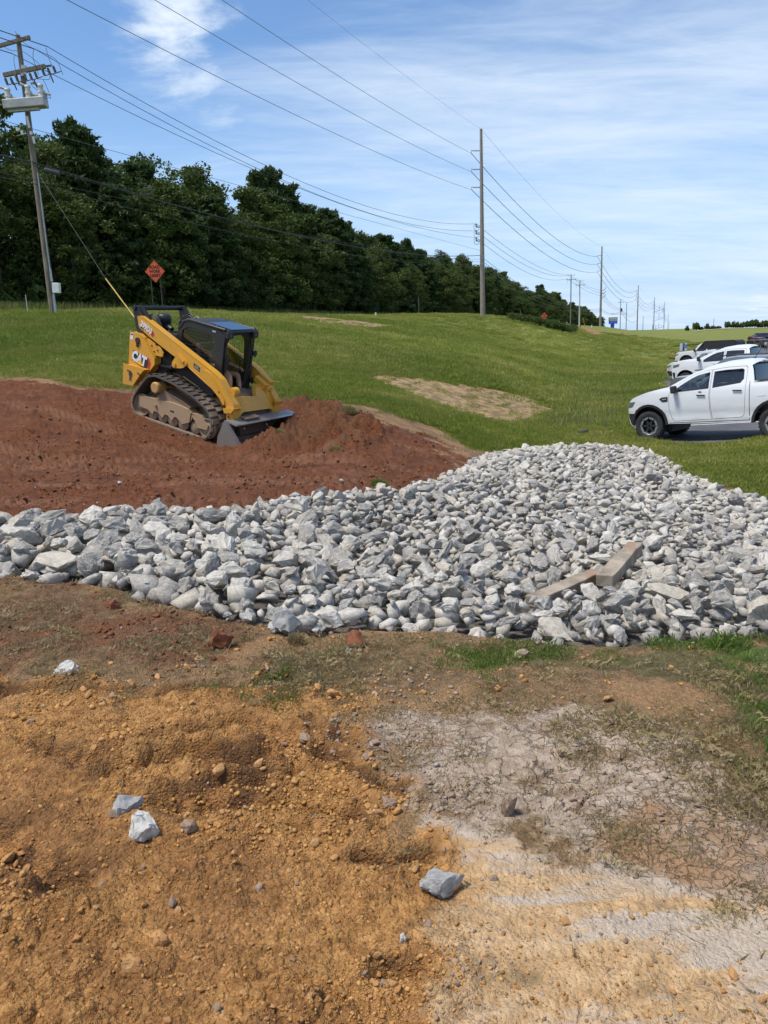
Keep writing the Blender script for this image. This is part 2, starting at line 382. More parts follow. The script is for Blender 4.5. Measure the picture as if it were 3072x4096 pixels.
def inside(poly, a, l):
    """signed distance (positive inside) in the (azimuth, ln r) plan"""
    n = len(poly); dmin = np.full(a.shape, 1e9); ins = np.zeros(a.shape, bool)
    for i in range(n):
        x0, y0 = poly[i]; x1, y1 = poly[(i + 1) % n]; ex, ey = x1 - x0, y1 - y0
        t = np.clip(((a - x0) * ex + (l - y0) * ey) / (ex * ex + ey * ey + 1e-12), 0, 1)
        dmin = np.minimum(dmin, np.hypot(a - x0 - t * ex, l - y0 - t * ey))
        c = ((y0 > l) != (y1 > l)) & (a < (x1 - x0) * (l - y0) / (y1 - y0 + 1e-12) + x0); ins ^= c
    return np.where(ins, dmin, -dmin)
P_RED = polyW([(-260, 815), (0, 826), (120, 833), (280, 846), (420, 862), (600, 868), (690, 878), (760, 905), (860, 925), (930, 945), (985, 975), (1010, 1005), (1000, 1060), (600, 1150), (0, 1180), (-260, 1180)])
P_PILE = polyW([(-120, 1140), (0, 1138), (60, 1130), (125, 1118), (165, 1132), (235, 1116), (300, 1113), (350, 1104), (450, 1114), (520, 1108), (560, 1094), (640, 1074), (700, 1077), (800, 1060), (870, 1061), (930, 1042), (1000, 1020), (1040, 990),
                (1100, 974), (1180, 965), (1280, 963), (1340, 967), (1400, 979), (1450, 1006), (1475, 1030), (1560, 1060), (1659, 1088), (1750, 1110), (1800, 1390), (1659, 1372), (1500, 1378), (1420, 1385), (1300, 1388), (1200, 1385), (1100, 1370), (1000, 1362), (880, 1352), (760, 1348), (640, 1362), (560, 1335), (480, 1325), (400, 1305), (300, 1290), (260, 1262), (180, 1250), (100, 1252), (30, 1238), (-120, 1230)])
P_ORANGE = polyW([(-200, 1470), (60, 1462), (200, 1440), (330, 1480), (500, 1500), (640, 1480), (780, 1500), (760, 1560), (800, 1640), (860, 1700), (880, 1790), (980, 1880), (1010, 1950), (880, 2020), (960, 2110), (850, 2190), (1000, 2300), (930, 2500), (-200, 2500)])
P_TAN = polyW([(860, 1700), (950, 1790), (1250, 1830), (1700, 1850), (1900, 2500), (930, 2500), (900, 2010), (960, 1900)])
P_SILT = polyW([(740, 1575), (900, 1540), (1100, 1545), (1240, 1515), (1420, 1520), (1520, 1580), (1640, 1690), (1650, 1800), (1560, 1850), (1300, 1830), (1060, 1790), (960, 1735), (880, 1690), (800, 1630)])
P_LAWN = polyW([(-900, 812), (0, 815), (150, 830), (280, 840), (600, 858), (740, 872), (830, 890), (950, 925), (1010, 965), (1040, 975), (1100, 966), (1340, 960), (1440, 985), (1480, 1035), (1600, 1065), (1700, 1095), (2300, 1160), (2600, 1000), (2600, 700), (-900, 640)])
P_LAWN = np.array([(a, l) for a, l in P_LAWN[:-4]] + [(1.2, log(14.)), (3.2, log(14.)), (3.2, 9.0), (-3.2, 9.0), (-3.2, log(17.))])
P_STRAW = polyW([(785, 816), (850, 812), (1000, 828), (1125, 852), (1200, 885), (1140, 912), (1040, 908), (955, 877), (870, 847)])
P_STRAW2 = polyW([(585, 684), (660, 683), (780, 694), (850, 704), (800, 709), (700, 698)])
P_RIDGE = polyW([(1238, 705), (1262, 706), (1302, 721), (1290, 727), (1262, 718)])
P_RIDGE2 = polyW([(1318, 715), (1330, 716), (1400, 739), (1394, 741)])
P_RIDGE3 = polyW([(1418, 756), (1424, 754), (1459, 763), (1459, 769)])
P_BARE = polyW([(1540, 1060), (1600, 1035), (1700, 1040), (1750, 1080), (1700, 1120), (1600, 1085)])
P_DULLG = polyW([(1560, 1540), (1700, 1500), (1800, 1700), (1690, 1720), (1600, 1640)])
P_GREENC = polyW([(1540, 1372), (1600, 1365), (1800, 1350), (1800, 1440), (1659, 1432), (1590, 1420)])
P_DULLG2 = polyW([(560, 1400), (700, 1385), (800, 1400), (780, 1450), (640, 1490), (540, 1470)])
P_DULLG3 = polyW([(900, 1385), (1200, 1392), (1500, 1392), (1659, 1440), (1659, 1500), (1300, 1480), (1100, 1440), (940, 1410)])
P_BROWN = polyW([(-200, 1250), (300, 1300), (560, 1340), (560, 1460), (300, 1470), (200, 1440), (0, 1470), (-200, 1470)])
P_LOT = polyW([(1354, 922), (1382, 948), (1428, 958), (1540, 965), (1610, 958), (1659, 948), (1900, 930)])
_lot_xy = [(exp(l) * sin(a), exp(l) * cos(a)) for a, l in P_LOT]
LOT = _lot_xy + [(60, 24), (110, 60), (150, 172), (84, 172), (73, 150), (47, 105), (30, 74), (23.0, 61), (16.9, 46.3), (14.2, 38.6), (10.9, 30), (8.6, 25), (6.9, 22.2)]
P_LOTA = np.array([(math.atan2(x, y), log(math.hypot(x, y))) for x, y in LOT])
# the heap the bucket is pushing, and spoil round it
BUMPS = []
for px, py, rx, ry, h in ((1180, 1800, .95, .8, .42), (1330, 1745, 1.0, .75, .46), (1250, 1680, .8, .7, .38), (1420, 1790, .8, .6, .20), (1120, 1740, .5, .45, .2), (1190, 1630, .45, .4, .26), (1300, 1830, 1.1, .5, .12), (1050, 1830, .7, .4, .08)):
    q = ground_hit(px, py + 12); BUMPS.append((q[0], q[1], rx, ry, h))
for lx, ly, rx, ry, h in ((2.42, -.1, .5, .42, .30), (2.38, .35, .45, .5, .46), (2.25, .9, .6, .5, .56), (2.8, .6, .8, .7, .58), (3.0, -.2, .7, .5, .22)):
    q = LM @ Vector((lx, ly, 0)); BUMPS.append((q[0], q[1], rx, ry, h))
RUTS = [  # photo polylines of the dark wheel ruts in the near clay: (points, half width m, depth m)
    ([(40, 1600), (180, 1650), (330, 1610), (520, 1560), (700, 1640), (860, 1700)], .05, .035),
    ([(0, 1500), (150, 1480), (330, 1500), (520, 1480), (700, 1450)], .05, .022),
    ([(250, 1680), (400, 1640), (560, 1650), (690, 1590), (760, 1600)], .055, .04),
    ([(300, 1745), (480, 1740), (620, 1735), (760, 1765)], .05, .05),
    ([(-40, 1810), (60, 1860), (150, 1900)], .09, .05),
    ([(780, 1850), (850, 1855), (920, 1850)], .03, .035),
    ([(820, 2110), (900, 2100), (980, 2140)], .035, .03),
    ([(380, 1720), (480, 1700), (620, 1690)], .05, .03)]
RUTW = [([tuple(ground_hit(a * 1.852, b * 1.852)[:2]) for a, b in pl], hw, dp) for pl, hw, dp in RUTS]
def dist_polyline(pl, x, y):
    d = np.full(x.shape, 1e9)
    for (x0, y0), (x1, y1) in zip(pl[:-1], pl[1:]):
        ex, ey = x1 - x0, y1 - y0; t = np.clip(((x - x0) * ex + (y - y0) * ey) / (ex * ex + ey * ey), 0, 1)
        d = np.minimum(d, np.hypot(x - x0 - t * ex, y - y0 - t * ey))
    return d
PASSES = (((-5.5, 12.5), radians(112)), ((-3.0, 11.5), radians(100)), ((-6.5, 9.6), radians(96)), ((-2.4, 13.6), radians(60)), ((-4.6, 14.6), radians(112)), ((-4.0, 10.4), radians(84)))
def masks(x, y):
    a = np.arctan2(x, y); l = np.log(np.maximum(np.hypot(x, y), .8))
    e = ((fbm(x * 1.7, y * 1.7, 4, 3) - .5) * .22 + (fbm(x * 6, y * 6, 4, 8) - .5) * .12) / np.maximum(1, np.exp(l) / 6)
    M = {}
    S = lambda P, soft: smooth(-soft, soft, inside(P, a, l) + e)
    M['red'] = S(P_RED, .022); M['pile'] = smooth(-.02, .01, inside(P_PILE, a, l)); M['orange'] = S(P_ORANGE, .17); M['tan'] = S(P_TAN, .12)
    M['silt'] = S(P_SILT, .15); M['lawn'] = S(P_LAWN, .025)
    M['straw'] = np.maximum.reduce([S(P_STRAW, .02), smooth(-.004, .006, inside(P_STRAW2, a, l) + e * .3)])
    M['ridge'] = np.maximum.reduce([smooth(-.001, .002, inside(p, a, l) + e * .05) for p in (P_RIDGE, P_RIDGE2, P_RIDGE3)])
    M['bare'] = S(P_BARE, .05)
    M['dull'] = np.maximum.reduce([S(P_DULLG, .06), S(P_DULLG2, .08) * .75, S(P_DULLG3, .06) * .75])
    tk = np.zeros(x.shape)
    for (ox, oy), ang in PASSES:
        ux, uy = sin(ang), cos(ang); s_ = (x - ox) * ux + (y - oy) * uy; t_ = -(x - ox) * uy + (y - oy) * ux + .22 * np.sin(s_ * .5)
        tk = np.maximum(tk, smooth(.26, .20, np.abs(t_)) * (.55 + .45 * smooth(.10, .25, np.abs(((s_ + (t_ > 0) * .07) / .14) % 1 - .5))) * smooth(.34, .5, fbm(x * 1.1 + ox, y * 1.1, 3, 71)))
    M['trk'] = tk * M['red'] * (1 - M['lawn'])
    M['green'] = S(P_GREENC, .02); M['brown'] = S(P_BROWN, .10); wv = (fbm(x * 5, y * 5, 3, 51) - .5) * .16; M['rut'] = np.maximum.reduce([smooth(hw * 2.6, hw * .4, dist_polyline(pl, x, y) + wv) for pl, hw, dp in RUTW]) * smooth(.36, .5, fbm(x * 9, y * 9, 3, 53)); hp_ = np.maximum.reduce([np.exp(-(((x - bx) / rx) ** 2 + ((y - by) / ry) ** 2) * 1.1) * min(h / .3, 1) for bx, by, rx, ry, h in BUMPS]); M['rut'] = np.maximum(M['rut'], .75 * smooth(.25, .6, hp_ + e * 2)); M['lot'] = smooth(-.0, .002, inside(P_LOTA, a, l))
    return M
def Hmid(x, y):
    """ground with mounds, without the fine relief"""
    z = H0(x, y); x = np.asarray(x, float); y = np.asarray(y, float); b = np.zeros(x.shape)
    for bx, by, rx, ry, h in BUMPS:
        b = np.maximum(b, h * np.exp(-(((x - bx) / rx) ** 2 + ((y - by) / ry) ** 2) ** 1.25))
    return z + b
def Hs(x, y): return float(Hmid(np.array([x]), np.array([y]))[0])
def Hfull(x, y, M):
    z = Hmid(x, y); r = np.hypot(x, y); heap = z - H0(x, y)
    nearf = np.clip(1.2 - r / 22, 0, 1)
    dirt = np.clip(np.maximum.reduce([M['red'] * (1 - M['lawn']), M['orange'], M['brown'] * .8, M['tan'] * .35]), 0, 1); soil = 1 - M['lawn']
    z = z + soil * (1 - M['lot']) * ((fbm(x * .9, y * .9, 3, 21) - .5) * .06)
    # crumbly clods, three sizes
    f1, f2, idv = worley(x * 8, y * 8, 31); g1, g2, idg = worley(x * 22, y * 22, 33)
    c1_ = np.sqrt(np.clip(1 - (f1 / .5) ** 2, 0, 1)) * (idv > .55) * idv; c2_ = np.sqrt(np.clip(1 - (g1 / .5) ** 2, 0, 1)) * (idg > .35) * idg
    j1, j2, idj = worley(x * 52, y * 52, 35); c3_ = np.sqrt(np.clip(1 - (j1 / .55) ** 2, 0, 1)) * (idj > .3)
    rough = fbm(x * 3.1, y * 3.1, 4, 41); lump = smooth(.42, .62, rough)
    z = z + dirt * (1 + .8 * np.clip((r - 8) / 6, 0, 1)) * (c1_ * .030 * (.3 + lump) + c2_ * .013 * (.5 + lump) + np.where(r < 9, 1, 0) * c3_ * .006) + soil * (rough - .5) * .035 * (1 - .6 * M['silt']) + soil * (fbm(x * 14, y * 14, 3, 43) - .5) * .012
    hm = np.clip(heap / .2, 0, 1)
    h1, h2, idh = worley(x * 4.3, y * 4.3, 37)
    z = z + hm * (np.sqrt(np.clip(1 - (h1 / .6) ** 2, 0, 1)) * .13 * idh + (fbm(x * 5, y * 5, 4, 47) - .5) * .30 + (fbm(x * 16, y * 16, 3, 48) - .5) * .08)
    # ruts
    wob = (fbm(x * 5, y * 5, 3, 51) - .5) * .10
    for pl, hw, dp in RUTW:
        d = dist_polyline(pl, x, y) + wob
        z = z - 1.5 * dp * smooth(hw * 1.1, 0, d) + dp * .6 * np.exp(-((d - hw * 2.0) / (hw * .7)) ** 2) * (.5 + rough)
    # dried silt: cracked plates
    wx = x + (fbm(x * 4, y * 4, 3, 61) - .5) * .25; wy = y + (fbm(x * 4, y * 4, 3, 62) - .5) * .25
    k1, k2, idk = worley(wx * 6.5, wy * 9, 63); e1, e2, ide = worley(wx * 17, wy * 22, 64)
    sl = M['silt'] * (1 - .9 * M['orange']); where = smooth(.46, .62, fbm(x * 1.5, y * 1.5, 3, 65)); tanm = M['tan']
    z = z - (sl * (.55 + .45 * where) + tanm * where * .5) * (.022 * smooth(.10, .0, k2 - k1) + .006 * smooth(.12, 0, e2 - e1) * where) + sl * (.3 + .7 * where) * (idk - .5) * .024
    # crawler track prints in the red clay: cleat bars along two sets of passes
    for (ox, oy), ang, off in (((-5.5, 12.5), radians(112), 0), ((-3.0, 11.5), radians(100), 0), ((-6.5, 9.6), radians(96), 0), ((-2.4, 13.6), radians(60), 0), ((-4.6, 14.6), radians(112), 0)):
        ux, uy = sin(ang), cos(ang); s_ = (x - ox) * ux + (y - oy) * uy; t_ = -(x - ox) * uy + (y - oy) * ux + .22 * np.sin(s_ * .5)
        band = smooth(.25, .21, np.abs(t_)); bars = smooth(.28, .38, np.abs(((s_ + (t_ > 0) * .07) / .14) % 1 - .5)); seam = smooth(.03, .0, np.abs(t_))
        keep = smooth(.36, .50, fbm(x * 1.1 + ox, y * 1.1, 3, 71)) * M['red'] * (1 - hm) * (1 - M['lawn'])
        z = z - band * keep * (.008 + .050 * bars + .018 * seam)
    z = z + M['straw'] * ((fbm(x * 4, y * 4, 4, 83) - .5) * .10)
    # lawn unevenness
    z = z + M['lawn'] * (1 - M['lot']) * ((fbm(x * .45, y * .45, 3, 81) - .5) * .09 * np.clip(r / 30, .3, 1.6) + (fbm(x * 3, y * 3, 2, 82) - .5) * .02 - .01)
    z = z - M['pile'] * .07 - M['lot'] * .03
    return z
# ------------------------------------------------------------------ ground sheet
az_f = np.linspace(radians(-33), radians(33), 690); az_o = np.linspace(radians(33), radians(327), 75)[1:-1]
az = np.r_[az_f, az_o]; nA = len(az)
rr = np.exp(np.r_[np.linspace(log(.01), log(1.45), 12)[:-1], np.linspace(log(1.45), log(8.5), 620)[:-1], np.linspace(log(8.5), log(21), 160)[:-1], np.linspace(log(21), log(130), 190)[:-1], np.linspace(log(130), log(600), 55)[:-1], np.linspace(log(600), log(9000), 24)])
nR = len(rr); GA, GR = np.meshgrid(az, rr); GX = GR * np.sin(GA); GY = GR * np.cos(GA)
gx = GX.ravel(); gy = GY.ravel(); MK = masks(gx, gy); gz = Hfull(gx, gy, MK)
V = np.stack([gx, gy, gz], -1); V = np.r_[V, [[0, 0, float(gz[:nA].mean())]]]
i0 = np.arange(nR - 1)[:, None] * nA + np.arange(nA)[None]; i1 = np.arange(nR - 1)[:, None] * nA + (np.arange(nA)[None] + 1) % nA
F4 = np.stack([i0, i1, i1 + nA, i0 + nA], -1).reshape(-1, 4)
F4 = F4[:, ::-1]
def ground_material():
    t = NT('earth_and_turf'); P = t.n.new('ShaderNodeNewGeometry').outputs['Position']
    A = {k: t.attr('m_' + k) for k in ('red', 'orange', 'tan', 'silt', 'lawn', 'straw', 'ridge', 'bare', 'dull', 'green', 'brown', 'pile', 'rut', 'trk')}
    n1 = t.noise(0.55, 6, 0.6, P); n2 = t.noise(3.2, 8, 0.62, P); n3 = t.noise(17, 8, 0.65, P); n4 = t.noise(80, 6, 0.7, P); n5 = t.noise(1.4, 5, 0.55, P, 1.0); n6 = t.noise(260, 4, 0.7, P)
    def edge(m, k=.5, src=n2):
        return t.ramp(t.math('ADD', m, t.math('MULTIPLY', t.math('SUBTRACT', src, 0.5), k)), 0.36, 0.64)
    nE = t.math('ADD', t.math('MULTIPLY', n5, .5), t.math('MULTIPLY', n3, .5))
    soil = t.mix(t.ramp(n3, .35, .68), (.15, .095, .048), (.31, .20, .105))
    soil = t.mix(t.ramp(n2, .42, .66), soil, (.25, .16, .08)); soil = t.mix(t.ramp(n5, .46, .60), soil, (.34, .205, .10))
    brown = t.mix(t.ramp(n3, .35, .65), (.115, .066, .034), (.24, .135, .068)); brown = t.mix(t.ramp(n5, .50, .66), brown, (.21, .088, .043))
    brown = t.mix(t.math('MULTIPLY', t.ramp(n4, .55, .7), .5), brown, (.27, .195, .11))
    red = t.mix(t.ramp(n3, .32, .66), (.100, .032, .012), (.225, .078, .030)); red = t.mix(t.ramp(n1, .38, .62), red, t.mix(t.ramp(n2, .3, .7), (.105, .038, .016), (.215, .085, .040)))
    red = t.mix(t.math('MULTIPLY', t.ramp(n5, .52, .70), .55), red, (.23, .105, .058)); red = t.mix(t.math('MULTIPLY', t.ramp(n4, .58, .72), .5), red, (.33, .14, .065))
    red = t.mix(t.math('MULTIPLY', A['trk'], .75), red, t.mix(t.ramp(n2, .3, .7), (.21, .095, .052), (.29, .145, .085)))
    orange = t.mix(t.ramp(n3, .30, .68), (.27, .125, .037), (.55, .295, .105)); orange = t.mix(t.ramp(n5, .42, .64), orange, t.mix(t.ramp(n3, .3, .7), (.21, .098, .034), (.42, .210, .076)))
    orange = t.mix(t.math('MULTIPLY', t.ramp(n4, .56, .72), .55), orange, (.62, .39, .19)); orange = t.mix(t.math('MULTIPLY', t.ramp(t.math('ADD', t.math('MULTIPLY', n1, .5), t.math('MULTIPLY', nE, .5)), .52, .60), .6), orange, (.24, .115, .042))
    mp = t.n.new('ShaderNodeMapping'); mp.inputs['Scale'].default_value = (.5, 2.4, 1); t.l.new(P, mp.inputs[0]); nS = t.noise(1.3, 6, .62, mp.outputs[0], .6)
    tan = t.mix(t.ramp(n3, .3, .7), (.40, .25, .12), (.60, .405, .22)); tan = t.mix(t.ramp(n5, .50, .64), tan, t.mix(t.ramp(n3, .3, .7), (.33, .25, .165), (.50, .39, .28)))
    tan = t.mix(t.ramp(n2, .54, .68), tan, (.24, .165, .085)); tan = t.mix(t.ramp(nS, .50, .58), tan, (.47, .385, .30))
    silt = t.mix(t.ramp(n3, .35, .65), (.30, .23, .165), (.46, .37, .285)); silt = t.mix(t.ramp(n2, .50, .66), silt, (.20, .125, .070)); silt = t.mix(t.ramp(n5, .55, .68), silt, (.33, .20, .11))
    turf = t.mix(t.ramp(n3, .30, .70), (.115, .150, .022), (.18, .21, .038)); turf = t.mix(t.ramp(n1, .35, .65), turf, (.20, .205, .046)); turf = t.mix(t.math('MULTIPLY', t.ramp(n2, .55, .75), .5), turf, (.13, .105, .040))
    dull = t.mix(t.ramp(n3, .35, .65), (.085, .085, .030), (.150, .135, .060))
    straw = t.mix(t.ramp(n2, .42, .60), (.20, .135, .062), (.36, .25, .125))
    col = soil
    col = t.mix(edge(A['brown'], 1.3, nE), col, brown); col = t.mix(edge(A['tan'], 1.3, nE), col, tan); col = t.mix(edge(A['silt'], 1.5, nE), col, silt)
    col = t.mix(edge(A['orange'], 1.2, nE), col, orange); col = t.mix(edge(A['red'], .3), col, red)
    col = t.mix(t.math('MULTIPLY', edge(A['dull'], 1.2, n2), .8), col, dull)
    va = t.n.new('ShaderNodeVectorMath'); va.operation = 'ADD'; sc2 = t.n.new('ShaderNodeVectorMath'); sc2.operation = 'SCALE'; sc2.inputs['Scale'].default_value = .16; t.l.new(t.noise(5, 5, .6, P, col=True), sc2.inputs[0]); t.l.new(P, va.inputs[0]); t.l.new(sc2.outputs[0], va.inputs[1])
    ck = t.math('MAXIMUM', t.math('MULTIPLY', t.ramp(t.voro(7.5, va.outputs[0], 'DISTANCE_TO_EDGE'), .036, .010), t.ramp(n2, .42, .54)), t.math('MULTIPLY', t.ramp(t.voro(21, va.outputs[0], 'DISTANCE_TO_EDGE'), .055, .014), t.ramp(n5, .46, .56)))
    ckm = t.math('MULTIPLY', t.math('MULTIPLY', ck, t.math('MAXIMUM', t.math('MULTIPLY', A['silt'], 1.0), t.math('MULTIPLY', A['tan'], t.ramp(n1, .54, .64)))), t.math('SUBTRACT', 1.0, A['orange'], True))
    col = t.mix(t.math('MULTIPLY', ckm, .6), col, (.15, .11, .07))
    lawn = t.mix(edge(A['straw'], .6, n3), turf, straw); lawn = t.mix(A['ridge'], lawn, (.30, .155, .070)); lawn = t.mix(edge(A['bare'], .9), lawn, (.21, .135, .075))
    # thatch where the turf runs out
    th = t.mix(t.ramp(n3, .3, .7), (.10, .075, .036), (.175, .135, .068))
    lawn = t.mix(t.ramp(t.math('ADD', A['lawn'], t.math('MULTIPLY', t.math('SUBTRACT', n2, .5), .9)), .55, 1.05), th, lawn)
    col = t.mix(t.math('MULTIPLY', A['rut'], t.ramp(nE, .40, .56)), col, t.mix(t.ramp(n3, .3, .7), (.075, .038, .018), (.17, .085, .038)))
    col = t.mix(edge(A['lawn'], .7), col, lawn)
    col = t.mix(t.math('MULTIPLY', A['green'], t.ramp(n2, .4, .5)), col, (.09, .13, .03))
    col = t.mix(edge(A['pile'], .3), col, t.mix(t.ramp(n3, .4, .6), (.13, .115, .10), (.26, .24, .215)))
    v1 = t.voro(85, P); v2 = t.voro(230, P); vc = t.n.new('ShaderNodeSeparateColor'); t.l.new(t.voro(85, P, out='Color'), vc.inputs[0]); vd = t.n.new('ShaderNodeSeparateColor'); t.l.new(t.voro(38, P, out='Color'), vd.inputs[0])
    notl = t.math('SUBTRACT', t.math('SUBTRACT', 1.0, A['lawn'], True), t.math('ADD', t.math('MULTIPLY', A['silt'], .7), t.math('MULTIPLY', A['tan'], .5)), True); tone = t.math('ADD', t.math('MULTIPLY', vc.outputs[0], .6), t.math('MULTIPLY', vd.outputs[0], .4)); dk = t.mix(1.0, col, (.70, .68, .66), 'MULTIPLY'); lt = t.mix(1.0, col, (1.30, 1.28, 1.24), 'MULTIPLY')
    col = t.mix(t.math('MULTIPLY', notl, t.ramp(n2, .25, .5, .55, 1.0)), col, t.mix(tone, dk, lt))
    h = t.math('ADD', t.math('MULTIPLY', n3, .5), t.math('MULTIPLY', n4, .35)); h = t.math('ADD', h, t.math('MULTIPLY', n6, .15)); h = t.math('MULTIPLY', h, t.math('SUBTRACT', 1.0, t.math('MULTIPLY', t.math('MAXIMUM', A['silt'], A['tan']), .55))); h = t.math('SUBTRACT', h, t.math('MULTIPLY', ckm, .8)); h = t.math('SUBTRACT', h, t.math('MULTIPLY', notl, t.math('ADD', t.math('MULTIPLY', v1, .55), t.math('MULTIPLY', v2, .2))))
    t.bump(h, .9, .03)
    return t.fin(col, t.ramp(n2, .3, .7, .82, .98), 0.0, .25)
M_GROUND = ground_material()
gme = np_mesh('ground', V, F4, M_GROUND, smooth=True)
for k in ('red', 'orange', 'tan', 'silt', 'lawn', 'straw', 'ridge', 'bare', 'dull', 'green', 'brown', 'pile', 'rut', 'trk'):
    set_attr(gme, 'm_' + k, np.r_[MK[k], MK[k][0]])
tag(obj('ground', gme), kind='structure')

# ------------------------------------------------------------------ parking lot sheet with its stripes and the far path
def drape(name, pts, lift, mat, step=1.0, kind='structure', trim=None):
    """flat sheet following the ground, cut to the outline"""
    bm = bmesh.new()
    tri = tessellate_polygon([[Vector((p[0], p[1], 0)) for p in pts]]); vs = [bm.verts.new((p[0], p[1], 0)) for p in pts]
    for q in tri:
        try: bm.faces.new([vs[i] for i in q])
        except ValueError: pass
    xs = [p[0] for p in pts]; ys = [p[1] for p in pts]
    def cut(ax, v):
        g = bm.verts[:] + bm.edges[:] + bm.faces[:]; no = (1, 0, 0) if ax == 0 else (0, 1, 0); co = (v, 0, 0) if ax == 0 else (0, v, 0)
        bmesh.ops.bisect_plane(bm, geom=g, plane_co=co, plane_no=no)
    v = min(xs) + step
    while v < max(xs): cut(0, v); v += step * (1 if v < 30 else 4)
    v = min(ys) + step
    while v < max(ys): cut(1, v); v += step * (1 if v < 40 else 4)
    A_ = np.array([u.co[:2] for u in bm.verts]); Z_ = H0(A_[:, 0], A_[:, 1]) + lift
    for u, z in zip(bm.verts, Z_): u.co.z = z
    for f in bm.faces:
        if f.normal.z < 0: f.normal_flip()
    me = bpy.data.meshes.new(name); bm.to_mesh(me); bm.free(); me.materials.append(mat)
    return tag(obj(name, me), kind=kind)
def asphalt():
    t = NT('asphalt'); c = t.coord(); n = t.noise(1.1, 6, .6, c); f = t.noise(120, 3, .7, c); g = t.noise(9, 6, .6, c)
    k = t.mix(t.ramp(n, .35, .7), (.075, .075, .080), (.125, .122, .120)); k = t.mix(t.ramp(f, .60, .72), k, (.30, .29, .28)); k = t.mix(t.ramp(g, .60, .75), k, (.055, .055, .058))
    t.bump(f, .5, .006); return t.fin(k, .85)
M_ASPH = asphalt()
lot_edge = []
for i, p in enumerate(LOT[:7]):
    q = LOT[(i + 1) % len(LOT)]
    for k_ in range(5):
        s_ = k_ / 5; x_ = p[0] + (q[0] - p[0]) * s_; y_ = p[1] + (q[1] - p[1]) * s_; j = (RND.random() - .5) * .14
        lot_edge.append((x_ + j * .4, y_ + j))
LOT2 = lot_edge + LOT[7:]
drape('parking_lot', LOT2, .012, M_ASPH, 1.2)
M_PAINT = plain('road_paint', (.68, .68, .66), .7, var=.25, scale=20, dirt=(.15, .15, .15), dirt_amt=.25)
def stripe(x0, y0, x1, y1, wd=.10):
    dx, dy = x1 - x0, y1 - y0; L = math.hypot(dx, dy); nx, ny = -dy / L * wd / 2, dx / L * wd / 2
    vs = []; n = max(2, int(L / .5))
    fs = []
    for i in range(n + 1):
        s_ = i / n; x, y = x0 + dx * s_, y0 + dy * s_
        for sg in (1, -1):
            X, Y = x + nx * sg, y + ny * sg; vs.append((X, Y, float(H0(np.array([X]), np.array([Y]))[0]) + .017))
    fs = [(2 * i, 2 * i + 1, 2 * i + 3, 2 * i + 2) for i in range(n)]
    return tag(obj('parking_stripe', mesh_from('parking_stripe', vs, fs, M_PAINT)), kind='structure')
# the bays run parallel to the vehicles
hd = np.array(TM.to_3x3() @ Vector((1, 0, 0)))[:2]; hd /= np.linalg.norm(hd); nd = np.array([hd[1], -hd[0]])
q = ground_hit(2870, 1697); q2 = ground_hit(3045, 1689); stripe(q[0] - .8, q[1] + .1, q2[0] + 1.5, q2[1] - .2, .10)
q = ground_hit(2640, 1754); q2 = ground_hit(3060, 1748); stripe(q[0], q[1], q2[0], q2[1], .05)
for k_ in range(3, 16):
    c_ = np.array([9.0, 20.2]) + nd * 0 + np.array([.37, .93]) * 3.9 * (k_ - 1.5); stripe(*(c_ + hd * 1.6), *(c_ - hd * 3.2))
# pale path along the far rise
M_PATHC = plain('path_concrete', (.50, .48, .43), .85, var=.1, scale=.3)
pv = []
for px in range(2780, 3500, 30):
    for dY in (0, 3.5):
        yb = 1318 - (px - 2780) * .013; g = atY(px, yb, 246); x, y = g[0] + dY * .0, 246 + dY; pv.append((x, y, float(H0(np.array([x]), np.array([y]))[0]) + .12))
pf_ = [(2 * i, 2 * i + 2, 2 * i + 3, 2 * i + 1) for i in range(len(pv) // 2 - 1)]
tag(obj('path', mesh_from('path', pv, pf_, M_PATHC)), kind='structure')
# ------------------------------------------------------------------ broken stone
def stone_mesh(name, seed, mat, sub=0, npt=17, flat=.72, rough=.05, bev=True):
    r = random.Random(seed); bm = bmesh.new()
    for i in range(npt):
        v = Vector((r.gauss(0, 1), r.gauss(0, 1), r.gauss(0, 1))).normalized()
        q = Vector((v.x * .5, v.y * .5 * (.70 + .3 * r.random()), v.z * .5 * flat)) * (.90 + .20 * r.random())
        bm.verts.new(q)
    bmesh.ops.convex_hull(bm, input=bm.verts[:]); bmesh.ops.delete(bm, geom=[v for v in bm.verts if not v.link_faces], context='VERTS')
    bmesh.ops.dissolve_limit(bm, angle_limit=radians(22), verts=bm.verts[:], edges=bm.edges[:])
    if bev: bmesh.ops.bevel(bm, geom=bm.edges[:], offset=.022, segments=1, affect='EDGES', profile=.6)
    bmesh.ops.triangulate(bm, faces=bm.faces[:])
    if sub:
        bmesh.ops.subdivide_edges(bm, edges=[e for e in bm.edges if e.calc_length() > .13], cuts=sub, use_grid_fill=True)
        bmesh.ops.triangulate(bm, faces=bm.faces[:])
        for v in bm.verts:
            n = v.co.normalized(); k = sum(sin(v.co.dot(Vector((a, b, c))) * f + seed) for a, b, c, f in ((1, .3, .2, 11), (.2, 1, -.4, 17), (-.5, .3, 1, 23), (.7, -.7, .2, 31)))
            v.co += n * k * rough * .16 + Vector((r.gauss(0, 1), r.gauss(0, 1), r.gauss(0, 1))) * rough * .12
    me = bpy.data.meshes.new(name); bm.to_mesh(me); bm.free(); me.materials.append(mat); return me
